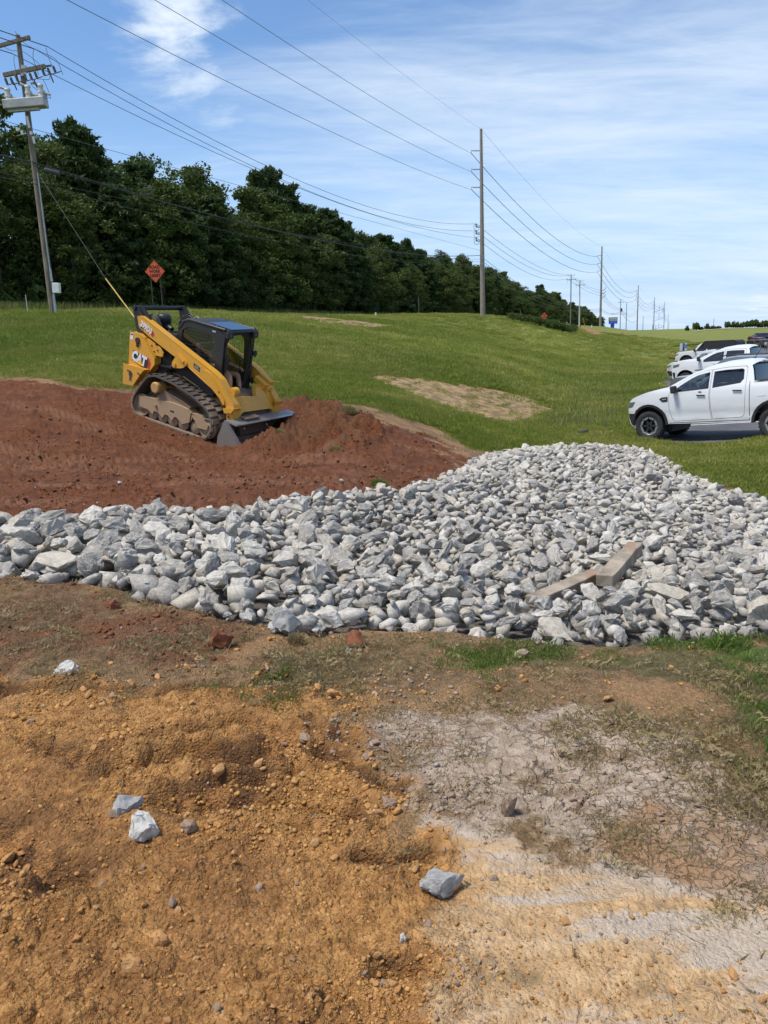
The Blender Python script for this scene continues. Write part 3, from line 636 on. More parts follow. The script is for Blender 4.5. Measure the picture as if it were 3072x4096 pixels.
def stone_material(name, joined):
    t = NT(name); c = t.coord('Object') if not joined else t.n.new('ShaderNodeNewGeometry').outputs['Position']
    oi = t.n.new('ShaderNodeObjectInfo'); sc_c = t.n.new('ShaderNodeSeparateColor'); t.l.new(oi.outputs['Color'], sc_c.inputs[0]); rnd = t.attr('tint') if joined else sc_c.outputs[0]
    if not joined:
        va = t.n.new('ShaderNodeVectorMath'); va.operation = 'ADD'; s3 = t.n.new('ShaderNodeCombineXYZ'); t.l.new(t.math('MULTIPLY', rnd, 37.0), s3.inputs[0]); t.l.new(t.math('MULTIPLY', rnd, 91.0), s3.inputs[1])
        t.l.new(c, va.inputs[0]); t.l.new(s3.outputs[0], va.inputs[1]); c = va.outputs[0]; k = 1.0
    else: k = 4.2
    n1 = t.noise(2.6 * k, 5, .6, c); n2 = t.noise(9 * k, 8, .7, c); n3 = t.noise(55 * k, 3, .6, c)
    m = t.n.new('ShaderNodeMapping'); m.inputs['Scale'].default_value = (1, 1, 5); m.inputs['Rotation'].default_value = (.6, .4, 0); t.l.new(c, m.inputs[0]); band = t.noise(3.5 * k, 6, .65, m.outputs[0], 1.2)
    col = t.mix(t.ramp(n2, .3, .7), (.20, .186, .165), (.38, .353, .312)); pale = t.mix(t.ramp(n2, .3, .7), (.42, .385, .33), (.66, .615, .54)); tanc = t.mix(t.ramp(n2, .3, .7), (.36, .31, .235), (.55, .50, .415))
    f = t.ramp(rnd, .35, .75); col = t.mix(f, col, pale); col = t.mix(t.ramp(t.math('FRACT', t.math('MULTIPLY', rnd, 7.3)), .80, .86), col, tanc)
    col = t.mix(t.math('MULTIPLY', t.ramp(band, .48, .66), .62), col, (.60, .58, .545)); col = t.mix(t.math('MULTIPLY', t.ramp(n1, .50, .70), .35), col, (.14, .14, .15))
    col = t.mix(t.math('MULTIPLY', t.ramp(n3, .60, .68), .60), col, (.74, .72, .69)); col = t.mix(t.math('MULTIPLY', t.ramp(n3, .40, .32), .45), col, (.12, .12, .125))
    Pw = t.n.new('ShaderNodeNewGeometry').outputs['Position']; col = t.mix(t.math('MULTIPLY', t.ramp(t.noise(2.2, 6, .65, Pw), .50, .72), .55), col, (.40, .335, .255))
    t.bump(t.math('ADD', t.math('MULTIPLY', n2, .7), t.math('MULTIPLY', n3, .2)), .8, .010 if joined else .014)
    return t.fin(col, .88, 0, .3)
M_STONE = stone_material('quarry_stone', False); M_STONE_BULK = stone_material('quarry_stone_bulk', True)
HI = [stone_mesh('stone', 100 + i, M_STONE, sub=2, npt=15 + i % 7, flat=(.62, .75, .9, .55)[i % 4], rough=.10) for i in range(18)]
LO = [stone_mesh('stone_small', 300 + i, M_STONE_BULK, npt=13 + i % 5, flat=(.62, .75, .9, .55)[i % 4]) for i in range(14)]
LO2 = [stone_mesh('stone_core', 300 + i, M_STONE_BULK, npt=10 + i % 3, flat=(.62, .75, .9, .55)[i % 4], bev=False) for i in range(14)]
def np_of(me):
    me.calc_loop_triangles(); v = np.empty(len(me.vertices) * 3, np.float32); me.vertices.foreach_get('co', v)
    f = np.empty(len(me.loop_triangles) * 3, np.int32); me.loop_triangles.foreach_get('vertices', f); return v.reshape(-1, 3), f.reshape(-1, 3)
def rotm(e): return np.array(Euler(e).to_matrix())
def pour(name, metas, srcs, mat):
    """join many small stones: metas = (x,y,z,(sx,sy,sz),euler,srcindex,tint)"""
    Vs = []; Fs = []; T = []; n = 0
    for x, y, z, s, e, k, tn in metas:
        v, f = srcs[k]; q = (v * np.array(s, np.float32)) @ rotm(e).T.astype(np.float32) + np.array((x, y, z), np.float32)
        Vs.append(q); Fs.append(f + n); n += len(v); T.append(np.full(len(v), tn, np.float32))
    me = np_mesh(name, np.concatenate(Vs), np.concatenate(Fs), mat); set_attr(me, 'tint', np.concatenate(T)); return me
# positions: dart throwing in ground plan on a hash grid, spacing follows stone size
def pile_size(x, y):
    r = math.hypot(x, y); a = math.atan2(x, y)
    left = min(max((-a - .02) / .32, 0), 1); edge = 0
    return .124 + .070 * left + .042 * min(max((r - 9) / 8, 0), 1)
cells = {}
def try_put(x, y, d, store, fac=1.0):
    c = .12; i, j = int(x // c), int(y // c); R = 3
    for a in range(i - R, i + R + 1):
        for b in range(j - R, j + R + 1):
            for (px, py, pd) in store.get((a, b), ()):
                if (px - x) ** 2 + (py - y) ** 2 < (fac * .5 * (pd + d)) ** 2: return False
    store.setdefault((i, j), []).append((x, y, d)); return True
AX = NR.uniform(-9.5, 9.5, 60000); AY = NR.uniform(3.8, 21.5, 60000)
sdP = inside(P_PILE, np.arctan2(AX, AY), np.log(np.hypot(AX, AY)))
vis = np.abs(np.arctan2(AX, AY)) < radians(37)
keep = (sdP > -.004) & vis
AX = AX[keep]; AY = AY[keep]; sdP = sdP[keep]
HB = H0(AX, AY)
# timbers: reserve their footprint
TIM_A = ground_hit(2290, 2280); 
stones = []
for layer in (0, 0, 1):
    store = {}; sc_ = 1.0 if layer == 0 else 1.0
    for i in range(len(AX)):
        x, y = float(AX[i]), float(AY[i]); s = pile_size(x, y) * math.exp(RND.gauss(0, .29)); s = min(max(s, .06), .30)
        if not try_put(x, y, s, store, .78 if layer == 0 else 1.02): continue
        m_ = min(max(sdP[i] / .05, 0), 1)
        if layer and m_ < .12 and RND.random() < .35: continue
        hgt = HB[i] + (-.03 if layer == 0 else (-.02 + .09 * m_)) + .06 * m_ * (.5 + .5 * vnoise(np.array([x * .8]), np.array([y * .8]), 9)[0]) + RND.uniform(-.02, .03)
        stones.append([x, y, hgt + s * .10, s, layer])
# scattered strays past the edge
for _ in range(260):
    i = RND.randrange(len(AX)); 
    if sdP[i] < .022:
        a = RND.uniform(0, 6.28); d_ = RND.uniform(.08, .30); x = float(AX[i]) + cos(a) * d_; y = float(AY[i]) + sin(a) * d_; s = math.exp(RND.uniform(log(.022), log(.12))); stones.append([x, y, Hs(x, y) + s * .2, s, 1])
def shape_of(s): return (s * RND.uniform(1.05, 1.55), s * RND.uniform(.85, 1.2), s * RND.uniform(.75, 1.15))
def stone_rot(): return (RND.gauss(0, .45), RND.gauss(0, .45), RND.uniform(0, 6.28))
# the timber pair keeps a clear seat
tc0 = atZ(2480, 2230, -.12); tdir = None
pA = atZ(2418, 2325, -.10); pB = atZ(2540, 2212, -.10); pL0 = atZ(2130, 2425, -.20); pL1 = atZ(2390, 2320, -.20)
def near_seg(x, y, a, b):
    ex, ey = b[0] - a[0], b[1] - a[1]; t = min(max(((x - a[0]) * ex + (y - a[1]) * ey) / (ex * ex + ey * ey), 0), 1); return math.hypot(x - a[0] - t * ex, y - a[1] - t * ey)
stones = [s for s in stones if near_seg(s[0], s[1], pA, pB) > .10 + s[3] * .42 and not (near_seg(s[0], s[1], pL0, pL1) < .07 + s[3] * .45)]
for s in stones:   # the stones round the drain sit a little lower
    d_ = near_seg(s[0], s[1], pL0, pB)
    if d_ < .6: s[2] -= .07 * (1 - d_ / .6)
P2 = project(np.array([[s[0], s[1], s[2]] for s in stones])); inframe = (P2[:, 0] > -40) & (P2[:, 0] < 3110)
big = sorted([i for i, s in enumerate(stones) if s[4] == 1 and inframe[i]], key=lambda i: -stones[i][3] / math.hypot(stones[i][0], stones[i][1] ))[:300]
bigset = set(big)
LANDM = [(272, 2682, 'the lone pale block'), (545, 3260, 'the blue-grey and cream stone pair'), (1762, 3525, 'the speckled grey stone'), (640, 3752, 'the large orange lump'), (1556, 3212, 'the flat reddish stone'), (890, 2556, 'the red clay ball'), (1150, 2487, 'the big outlying grey stone'), (2085, 2612, 'the flat grey-tan shard'),
         (2330, 2280, 'the raised concrete beam'), (2200, 2400, 'the sunken concrete kerb'), (1515, 1945, 'the round turf clump'), (2920, 2580, 'the lush green weeds'), (120, 3480, 'the dark hollow in the clay'), (1000, 3220, 'the long dark rut'), (2040, 3225, 'the upright silt slab'), (2000, 3700, 'the dry roots on the tan ground'),
         (2335, 1760, 'the black pipe'), (30, 2100, 'the far end of the rock bed'), (2700, 1900, 'the white pickup'), (900, 1780, 'the loader bucket'), (1850, 1860, 'the narrow tongue of red soil'), (2750, 3150, 'the cracked silt'), (560, 2090, 'the tracked red soil'), (1500, 2520, 'the crumbly red heap'), (2900, 3900, 'the orange patch of bare ground')]
def near_what(px, py):
    return min(LANDM, key=lambda q: math.hypot((q[0] - px), (q[1] - py) * 1.3))[2]
def stone_label(px, py, s, tint, dims, y):
    tan_ = (tint * 7.3) % 1 > .84; shade = 'tan-tinged' if tan_ else ('pale grey' if tint > .66 else 'mid grey' if tint > .42 else 'dark blue-grey')
    el = max(dims[:2]) / min(dims[:2]); shp = 'long' if el > 1.55 else ('flat' if dims[2] < .82 * min(dims[:2]) else 'blocky'); sz = 'large' if s > .27 else 'middling' if s > .2 else 'small'
    return f'{sz} {shp} {shade} quarry stone near {near_what(px, py)}'
for c_, i in enumerate(big):
    x, y, z, s, _ = stones[i]; k = c_ % len(HI); o = obj('quarry_stone', HI[k]); o.location = (x, y, z); o.rotation_euler = stone_rot(); dm = shape_of(s * 1.06); o.scale = dm; tn = RND.random(); o.color = (tn, tn, tn, 1)
    tag(o, stone_label(P2[i, 0], P2[i, 1], s, tn, dm, y), 'stone', 'quarry stones of the rock bed')
LOsrc = [np_of(m) for m in LO] + [np_of(m) for m in LO2]
met = []
for i, s in enumerate(stones):
    if i in bigset: continue
    met.append((s[0], s[1], s[2], shape_of(s[3]), stone_rot(), RND.randrange(len(LO)) + (0 if s[4] else len(LO)), RND.random()))
print('stones', len(stones))
tag(obj('rock_bed', pour('rock_bed', met, LOsrc, M_STONE_BULK)), 'bed of smaller grey crushed quarry stones between the larger ones', 'stones', kind='stuff')

# ------------------------------------------------------------------ concrete beams in the rock bed
def beam(name, a, b, wd, ht, label, roll=0.0):
    a = Vector(a); b = Vector(b); L = (b - a).length; bm = MB()
    n = 9; vs = []; 
    for i in range(n + 1):
        for (yy, zz_) in ((-wd / 2, -ht / 2), (wd / 2, -ht / 2), (wd / 2, ht / 2), (-wd / 2, ht / 2)):
            vs.append((i / n * L + RND.uniform(-.004, .004) * (0 < i < n), yy + RND.uniform(-.006, .006), zz_ + RND.uniform(-.006, .006)))
    fs = [(0, 3, 2, 1), tuple(n * 4 + q for q in (0, 1, 2, 3))]
    for i in range(n):
        for k in range(4): fs.append((i * 4 + k, i * 4 + (k + 1) % 4, (i + 1) * 4 + (k + 1) % 4, (i + 1) * 4 + k))
    bm.add(vs, fs); o = bm.build(name, M_BEAM, bevel=.008); o.location = a
    d = (b - a).normalized(); o.rotation_euler = d.to_track_quat('X', 'Z').to_euler(); o.rotation_euler.rotate_axis('X', roll)
    tag(o, label, 'concrete beam'); return o
def beam_mat():
    t = NT('old_concrete'); c = t.coord(); n = t.noise(5, 8, .65, c); f = t.noise(90, 4, .7, c); g = t.noise(2.2, 5, .6, c, 1.0)
    k = t.mix(t.ramp(n, .3, .7), (.19, .15, .11), (.40, .33, .25)); k = t.mix(t.ramp(g, .52, .70), k, (.30, .19, .12)); k = t.mix(t.math('MULTIPLY', t.ramp(f, .58, .70), .6), k, (.13, .115, .10))
    t.bump(t.math('ADD', n, t.math('MULTIPLY', f, .4)), .8, .008); return t.fin(k, .93)
M_BEAM = beam_mat()
beam('concrete_beam', (pA[0], pA[1], -.10), (pB[0], pB[1], -.05), .125, .10, 'tan concrete beam lying across the rock bed, end face showing')
beam('concrete_beam', (pL0[0], pL0[1], -.17), (pL1[0], pL1[1], -.15), .13, .08, 'low tan concrete kerb half sunk between stones beside the raised beam')

# ------------------------------------------------------------------ loose stones on the clay, placed one by one
def lone(px, py, wpx, hpx, label, k, mat=None, flat=1.0, cat='stone', name='quarry_stone', group=None, rz=None, tilt=.25, src=None, sink=.12):
    g = ground_hit(px, py + hpx * .35); D = float((g - CAM) @ FWD); s = wpx / FPX * D
    me = (src or HI)[k]
    if mat is not None:
        key = (me.name, mat.name)
        if key not in _lc: m2 = me.copy(); m2.materials.clear(); m2.materials.append(mat); _lc[key] = m2
        me = _lc[key]
    o = obj(name, me); hh = hpx / FPX * D
    o.scale = (s * 1.08, s * .95, max(hh * 1.15 * flat, .25 * s) / .72); o.location = (g[0], g[1], Hs(g[0], g[1]) + o.scale[2] * .5 * (.72 - sink * 2)); o.rotation_euler = (RND.uniform(-tilt, tilt), RND.uniform(-tilt, tilt), rz if rz is not None else RND.uniform(0, 6.28))
    return tag(o, label, cat, group)
_lc = {}
def clod_mat(name, a, b, c3, sc=9):
    t = NT(name); oi = t.n.new('ShaderNodeObjectInfo').outputs['Random']; c = t.coord(); n = t.noise(sc, 7, .65, c); f = t.noise(sc * 7, 4, .7, c)
    k = t.mix(t.ramp(n, .3, .7), a, b); k = t.mix(t.math('MULTIPLY', t.ramp(f, .55, .7), .5), k, c3); k = t.mix(t.math('MULTIPLY', oi, .35), k, c3)
    t.bump(t.math('ADD', n, t.math('MULTIPLY', f, .5)), .7, .004); return t.fin(k, .97, 0, .2)
M_CL_O = clod_mat('orange_clay', (.34, .155, .05), (.54, .29, .11), (.60, .38, .19))
M_CL_R = clod_mat('red_clay', (.13, .045, .022), (.24, .085, .04), (.30, .13, .075))
M_CL_S = clod_mat('silt_clod', (.26, .18, .13), (.40, .30, .22), (.22, .14, .09))
M_PALE = clod_mat('pale_stone', (.40, .385, .35), (.58, .565, .52), (.30, .29, .27), 5)
M_GREYST = clod_mat('grey_speckled_stone', (.20, .196, .188), (.36, .352, .335), (.55, .55, .54), 6)
lone(272, 2682, 86, 74, 'pale grey block of stone alone on the brown soil', 9, M_PALE)
lone(515, 3222, 125, 120, 'blue-grey angular stone leaning on a cream stone', 4, M_GREYST, rz=.6)
lone(575, 3300, 158, 135, 'cream-coloured broad stone lying against a blue-grey one', 7, M_PALE, rz=2.2)
lone(1762, 3525, 155, 112, 'speckled grey stone alone at the edge of orange clay', 9, M_GREYST, rz=.2)
lone(1617, 3757, 52, 46, 'small pale stone in orange clay below the speckled one', 2, M_PALE)
lone(1556, 3212, 84, 62, 'flat reddish-tan stone on the loose clay', 5, M_CL_S, flat=.8)
lone(2085, 2612, 62, 48, 'flat grey-tan shard of rock on the dry grass', 12, M_CL_S, flat=.8)
lone(1150, 2487, 122, 122, 'large grey stone standing out of the rock bed onto brown soil', 3, M_GREYST)
lone(1100, 2518, 42, 34, 'small grey pebble beside the large stone off the rock bed', 8, M_GREYST)
lone(998, 2470, 58, 52, 'pale stone alone on brown soil just off the rock bed', 14, M_PALE)
lone(910, 2462, 44, 34, 'small blue-grey stone just off the rock bed', 15, M_GREYST)
lone(1210, 2940, 78, 30, 'flat orange-pink slab of clay on the trampled ground', 6, M_CL_S, flat=.7)
lone(455, 2422, 62, 34, 'rounded brown stone on brown soil near the rock bed rim', 10, M_CL_R)
lone(640, 3752, 90, 84, 'large orange clay lump in the nearest loose clay', 11, M_CL_O, cat='clay lump', name='clay_lump')
lone(530, 3868, 92, 96, 'tall orange clay lump with smaller lumps round it', 13, M_CL_O, cat='clay lump', name='clay_lump')
lone(455, 3878, 56, 38, 'orange clay lump touching the tall lump', 0, M_CL_O, cat='clay lump', name='clay_lump')
lone(760, 3310, 78, 58, 'tan clay slab beside the cream stone', 5, M_CL_S, cat='clay lump', name='clay_lump')
lone(890, 2556, 118, 88, 'rounded red clay ball on the brown soil', 16, M_CL_R, cat='clay lump', name='clay_lump', tilt=.6)
lone(1425, 2555, 96, 62, 'crumbly red clay heap touching the rock bed rim', 17, M_CL_R, cat='clay lump', name='clay_lump', tilt=.5)
lone(1395, 2605, 30, 28, 'little grey stone in front of the crumbly red heap', 3, M_GREYST)
lone(2040, 3225, 74, 88, 'upright dried slab of grey silt', 6, M_CL_S, cat='clay lump', name='clay_lump', tilt=.6)
lone(1700, 3130, 70, 40, 'flat piece of dried silt at the edge of the orange clay', 4, M_CL_S, cat='clay lump', name='clay_lump')
lone(2245, 3005, 44, 26, 'small flat grey-tan chip on the dried silt', 2, M_CL_S)
lone(16, 2305, 40, 26, 'small white-grey stone off the far end of the rock bed', 5, M_PALE)
for px, py, wv, lb in ((1275, 2515, 66, 'chalky white stone'), (365, 2075, 34, 'tan pebble'), (480, 1930, 22, 'pale pebble')):
    lone(px, py, wv, wv * .7, lb + (' on red clay between the loader and the rock bed' if py < 2200 else ' on the rim of the rock bed by red soil'), 4, M_PALE)
# ---- countless clods and pebbles over the loose clay (the 300 largest are things)
def crumb_mesh(name, seed, mat):
    r = random.Random(seed); bm = bmesh.new(); bmesh.ops.create_icosphere(bm, subdivisions=1, radius=.5)
    for v in bm.verts: v.co *= .78 + .4 * r.random()
    for v in bm.verts: v.co.z *= .75
    me = bpy.data.meshes.new(name); bm.to_mesh(me); bm.free(); me.materials.append(mat); return me
CRM = []
for i in range(10):
    CRM.append(crumb_mesh('crumb', 600 + i, M_CL_O))
def lump_mesh(name, seed, mat):
    r = random.Random(seed); bm = bmesh.new(); bmesh.ops.create_icosphere(bm, subdivisions=2, radius=.5)
    ph = [(Vector((r.gauss(0, 1), r.gauss(0, 1), r.gauss(0, 1))).normalized(), r.uniform(.20, .38)) for _ in range(11)]
    for v in bm.verts:
        for n_, d_ in ph:
            e = v.co.dot(n_) - d_
            if e > 0: v.co -= n_ * e * .85
        v.co *= 1 + r.gauss(0, .025)
        v.co.z *= .75
    me = bpy.data.meshes.new(name); bm.to_mesh(me); bm.free(); me.materials.append(mat); return me
LUMPS = {m.name: [lump_mesh('clay_lump', 700 + i, m) for i in range(6)] for m in (M_CL_O, M_CL_R, M_CL_S)}
NC = 100000
rr_ = np.exp(NR.uniform(log(1.5), log(17.5), NC)); aa_ = NR.uniform(radians(-31), radians(31), NC); cx_ = rr_ * np.sin(aa_); cy_ = rr_ * np.cos(aa_)
mk = masks(cx_, cy_); dens = mk['orange'] * .85 + mk['brown'] * .55 + mk['red'] * .40 + mk['tan'] * .02 + mk['silt'] * .22 + .12
dens = dens * (.15 + 1.2 * smooth(.42, .62, fbm(cx_ * 1.9, cy_ * 1.9, 3, 91))) * (1 - mk['pile']) * (1 - mk['lawn'])
lumpy = dens > NR.uniform(0, 1, NC); cx_ = cx_[lumpy]; cy_ = cy_[lumpy]; mk = {k: v[lumpy] for k, v in mk.items()}; cz_ = Hfull(cx_, cy_, mk); rr_ = rr_[lumpy]
cs_ = np.exp(NR.normal(log(.0090), .62, len(cx_))) * (rr_ / 4) ** .62; cs_ = np.clip(cs_, .006, .085)
P3 = project(np.stack([cx_, cy_, cz_], -1)); vis_ = (P3[:, 0] > 0) & (P3[:, 0] < 3072) & (P3[:, 1] < 4096)
order = np.argsort(-np.where(vis_, cs_ / rr_, 0))[:300]; osel = set(order.tolist())
for i in order:
    s = float(cs_[i]); mname = 'red_clay' if (mk['red'][i] > .5 or mk['brown'][i] > .6) else ('silt_clod' if mk['silt'][i] > .4 or RND.random() < .12 else 'orange_clay')
    o = obj('clay_lump', LUMPS[mname][RND.randrange(6)]); o.location = (cx_[i], cy_[i], cz_[i] + s * .18); o.scale = (s * RND.uniform(.9, 1.4), s * RND.uniform(.8, 1.1), s * RND.uniform(.7, 1.1)); o.rotation_euler = (RND.gauss(0, .4), RND.gauss(0, .4), RND.uniform(0, 6.28))
    szw = 'sizeable' if s > .055 else 'small' if s > .03 else 'tiny'; nw = near_what(P3[i, 0], P3[i, 1])
    lb = {'red_clay': f'{szw} crumbly red-brown clay lump on the soil near {nw}', 'silt_clod': f'{szw} grey-tan lump of dried silt near {nw}', 'orange_clay': f'{szw} rounded orange clay lump near {nw}'}[mname]
    tag(o, lb, 'clay lump', 'loose lumps of clay and silt')
def tiny(seed):
    r = np.random.RandomState(seed); v = np.array([[1, 0, 0], [-1, 0, 0], [0, 1, 0], [0, -1, 0], [0, 0, 1], [0, 0, -1]], np.float32) * .5 * r.uniform(.7, 1.15, (6, 1)).astype(np.float32) + r.normal(0, .06, (6, 3)).astype(np.float32)
    return v, np.array([[0, 2, 4], [2, 1, 4], [1, 3, 4], [3, 0, 4], [2, 0, 5], [1, 2, 5], [3, 1, 5], [0, 3, 5]], np.int32)
CSRC = [np_of(m) for m in CRM] + [tiny(i) for i in range(10)]
def crumb_material():
    t = NT('clay_crumbs'); tn = t.attr('tint'); k = t.attr('kind_'); P = t.n.new('ShaderNodeNewGeometry').outputs['Position']; n = t.noise(60, 5, .7, P)
    o_ = t.mix(tn, (.28, .125, .032), (.58, .32, .11)); r_ = t.mix(tn, (.10, .040, .020), (.25, .105, .055)); s_ = t.mix(tn, (.22, .15, .10), (.42, .33, .26))
    c = t.mix(t.ramp(k, .3, .4), o_, r_); c = t.mix(t.ramp(k, .7, .8), c, s_); c = t.mix(t.math('MULTIPLY', t.ramp(n, .45, .7), .4), c, (.14, .075, .035)); c = t.mix(t.ramp(tn, .985, .99), c, (.36, .34, .31))
    t.bump(n, .6, .004); return t.fin(c, .97, 0, .2)
M_CRUMB = crumb_material()
met = []; kinds = []
for i in range(len(cx_)):
    if i in osel: continue
    s = float(cs_[i]); kd = .5 if (mk['red'][i] > .5 or mk['brown'][i] > .5) else (1.0 if mk['silt'][i] > .4 or (mk['orange'][i] < .5 and NR.rand() < .5) else 0.0)
    met.append((cx_[i], cy_[i], cz_[i] + s * .15, (s * RND.uniform(.8, 1.3), s * RND.uniform(.8, 1.1), s), (RND.gauss(0, .4), RND.gauss(0, .4), RND.uniform(0, 6.28)), RND.randrange(10) + (10 if s / rr_[i] < .0042 else 0), RND.random())); kinds.append(kd)
print('crumbs', len(met))
cme = pour('clay_crumbs', met, CSRC, M_CRUMB); set_attr(cme, 'kind_', np.repeat(np.array(kinds, np.float32), [len(CSRC[m[5]][0]) for m in met]))
tag(obj('clay_crumbs', cme), 'fine crumbs of clay and grit strewn over the bare ground', 'crumbs', kind='stuff')
# ------------------------------------------------------------------ woods
def leaf_mat(name, a, b, c3):
    t = NT(name); oi = t.n.new('ShaderNodeObjectInfo').outputs['Random']; lf = t.attr('leaf')
    k = t.mix(lf, a, b); k = t.mix(t.math('MULTIPLY', oi, .55), k, c3)
    tr = t.n.new('ShaderNodeBsdfTranslucent'); t.l.new(k, tr.inputs[0]); m = t.n.new('ShaderNodeMixShader'); m.inputs[0].default_value = .28
    t.fin(k, .62, 0, .25); t.l.new(t.b.outputs[0], m.inputs[1]); t.l.new(tr.outputs[0], m.inputs[2]); t.l.new(m.outputs[0], t.out.inputs[0]); return t.m
M_LEAF = leaf_mat('broad_leaves', (.036, .068, .016), (.125, .175, .038), (.085, .110, .028))
M_PINE = leaf_mat('pine_needles', (.028, .056, .017), (.080, .126, .038), (.058, .095, .026))
M_LIGHTLEAF = leaf_mat('light_leaves', (.050, .085, .018), (.115, .155, .040), (.090, .120, .030))
M_BARK = plain('tree_bark', (.095, .075, .058), .95, var=.35, scale=9, bump=.02)
def leaves_np(cent, rad, nl, size, rng, up=0.0, asp=1.6):
    """quads spread through clumps: cent (n,3), rad (n,), nl leaves each"""
    n = len(cent); C_ = np.repeat(cent, nl, 0); R_ = np.repeat(rad, nl)
    d = rng.normal(size=(n * nl, 3)); d /= np.linalg.norm(d, axis=1, keepdims=True); r = R_ * rng.uniform(.35, 1, n * nl) ** .6
    P = C_ + d * r[:, None] * np.array([1, 1, .72])
    a = rng.normal(size=(n * nl, 3)) + d * .6 + np.array([0, 0, up]); a /= np.linalg.norm(a, axis=1, keepdims=True)
    b = np.cross(a, rng.normal(size=(n * nl, 3))); b /= np.linalg.norm(b, axis=1, keepdims=True) + 1e-9
    s = size * rng.uniform(.6, 1.35, n * nl); a = a * s[:, None] * asp * .5; b = b * s[:, None] * .5
    V = np.stack([P - a, P + b * .9, P + a, P - b * .9], 1).reshape(-1, 3); F = np.arange(len(V)).reshape(-1, 4)
    shade = np.repeat(np.clip(np.repeat(rng.uniform(0, 1, n), nl) * .75 + rng.uniform(0, 1, n * nl) * .25, 0, 1), 4)
    return V, F, shade
def tree_variant(kind, seed):
    """unit height tree (1 m), returns crown mesh + trunk mesh"""
    rng = np.random.RandomState(seed); r = random.Random(seed); cents = []; rads = []; Hh = 15.0
    if kind == 'broad':
        lobes = [(r.gauss(0, 1.2), r.gauss(0, 1.2), Hh * u, r.uniform(1.8, 2.9)) for u in np.linspace(.10, .86, 15)]
        lobes.append((r.gauss(0, .5), r.gauss(0, .5), Hh * .92, 1.3))
        for x, y, z, R in lobes:
            w_ = 1.25 - .55 * (z / Hh) if z / Hh > .3 else 1.1
            R *= w_
            for _ in range(20):
                d = rng.normal(size=3); d /= np.linalg.norm(d); q = np.array([x, y, z]) + d * R * rng.uniform(.62, 1.08) * np.array([1, 1, .8])
                cents.append(q); rads.append(rng.uniform(.45, .95))
        nl, ls, up, asp, mt = 46, .20, .1, 1.5, M_LEAF
    elif kind == 'light':
        for u in np.linspace(.08, .93, 13):
            R = 2.7 * (1 - u) ** .55 + .45
            for _ in range(20):
                a_ = rng.uniform(0, 6.28); rr__ = R * rng.uniform(.45, 1.1); cents.append(np.array([cos(a_) * rr__, sin(a_) * rr__, Hh * u + rng.normal() * .5])); rads.append(rng.uniform(.4, .85))
        nl, ls, up, asp, mt = 46, .19, .2, 1.3, M_LIGHTLEAF
    else:
        for u in np.linspace(.14, .97, 17):
            R = (3.0 * (1 - u) ** .62 + .5) * r.uniform(.75, 1.2)
            nb = 7 if u < .8 else 5
            for j in range(nb):
                a_ = 6.28 * j / nb + r.uniform(-.5, .5); L_ = R * r.uniform(.65, 1.15)
                for s_ in (.45, .7, .9, 1.05):
                    if L_ * s_ < .3: continue
                    cents.append(np.array([cos(a_) * L_ * s_ + r.gauss(0, .22), sin(a_) * L_ * s_ + r.gauss(0, .22), Hh * u + .35 * s_ * (1 if u > .5 else -.4) + r.gauss(0, .2)])); rads.append(r.uniform(.34, .62))
        nl, ls, up, asp, mt = 40, .22, .5, 3.0, M_PINE
    cents = np.array(cents); rads = np.array(rads); V, F, sh = leaves_np(cents, rads, nl, ls, rng, up, asp)
    me = np_mesh(kind + '_crown', V, F, mt); set_attr(me, 'leaf', sh)
    bm = MB(); pth = [(0, 0, -.4)]; 
    for i in range(1, 8): pth.append((r.gauss(0, .10) * i * .4, r.gauss(0, .10) * i * .4, Hh * .9 * i / 7))
    bm.tube(pth, .2, 8, [.26 * (1 - i / 8.6) + .02 for i in range(8)])
    for i in range(16):
        u = r.uniform(.18, .85); a_ = r.uniform(0, 6.28); L_ = (2.6 * (1 - u) + .8); z0 = Hh * .9 * u; bx = pth[min(7, int(u * 7))]
        bm.tube([(bx[0], bx[1], z0), (bx[0] + cos(a_) * L_ * .5, bx[1] + sin(a_) * L_ * .5, z0 + .5), (bx[0] + cos(a_) * L_, bx[1] + sin(a_) * L_, z0 + .8 + r.uniform(-.5, .6))], .05, 5, [.07, .045, .015])
    tm = mesh_from(kind + '_trunk', bm.v, bm.f, M_BARK); return me, tm
TV = {k: [tree_variant(k, 40 + 7 * i + j * 100) for i in range(n)] for j, (k, n) in enumerate((('broad', 6), ('pine', 5), ('light', 3)))}
SKYL = [(-400, 120), (-60, 150), (0, 175), (50, 195), (110, 262), (140, 300), (152, 272), (200, 268), (218, 282), (235, 320), (300, 326), (330, 318), (365, 345), (400, 372), (430, 358), (455, 372), (480, 398), (520, 442), (540, 440), (560, 396), (605, 374), (635, 392), (645, 425), (700, 440), (745, 447), (780, 500), (840, 515), (880, 522), (900, 540), (955, 550), (985, 570), (1000, 553), (1020, 572), (1060, 580), (1100, 595), (1130, 630), (1165, 620), (1195, 632), (1215, 650), (1260, 664), (1300, 680), (1312, 700), (1400, 708)]
def skyline(px):
    d = px / 1.852
    for (a, b), (c, e) in zip(SKYL[:-1], SKYL[1:]):
        if a <= d <= c: return (b + (e - b) * (d - a) / (c - a)) * 1.852
    return SKYL[0][1] * 1.852 if d < SKYL[0][0] else 708 * 1.852
def top_h(x, y, py):
    """height above the ground that reaches photo row py above (x, y)"""
    g = Hs(x, y); lo, hi = 1.0, 40.0
    for _ in range(30):
        m = (lo + hi) / 2
        if project(np.array([x, y, g + m]))[1] > py: lo = m
        else: hi = m
    return (lo + hi) / 2
KTXT = {'broad': 'dark bushy leafy tree', 'pine': 'dark ragged pine', 'light': 'paler green upright tree'}
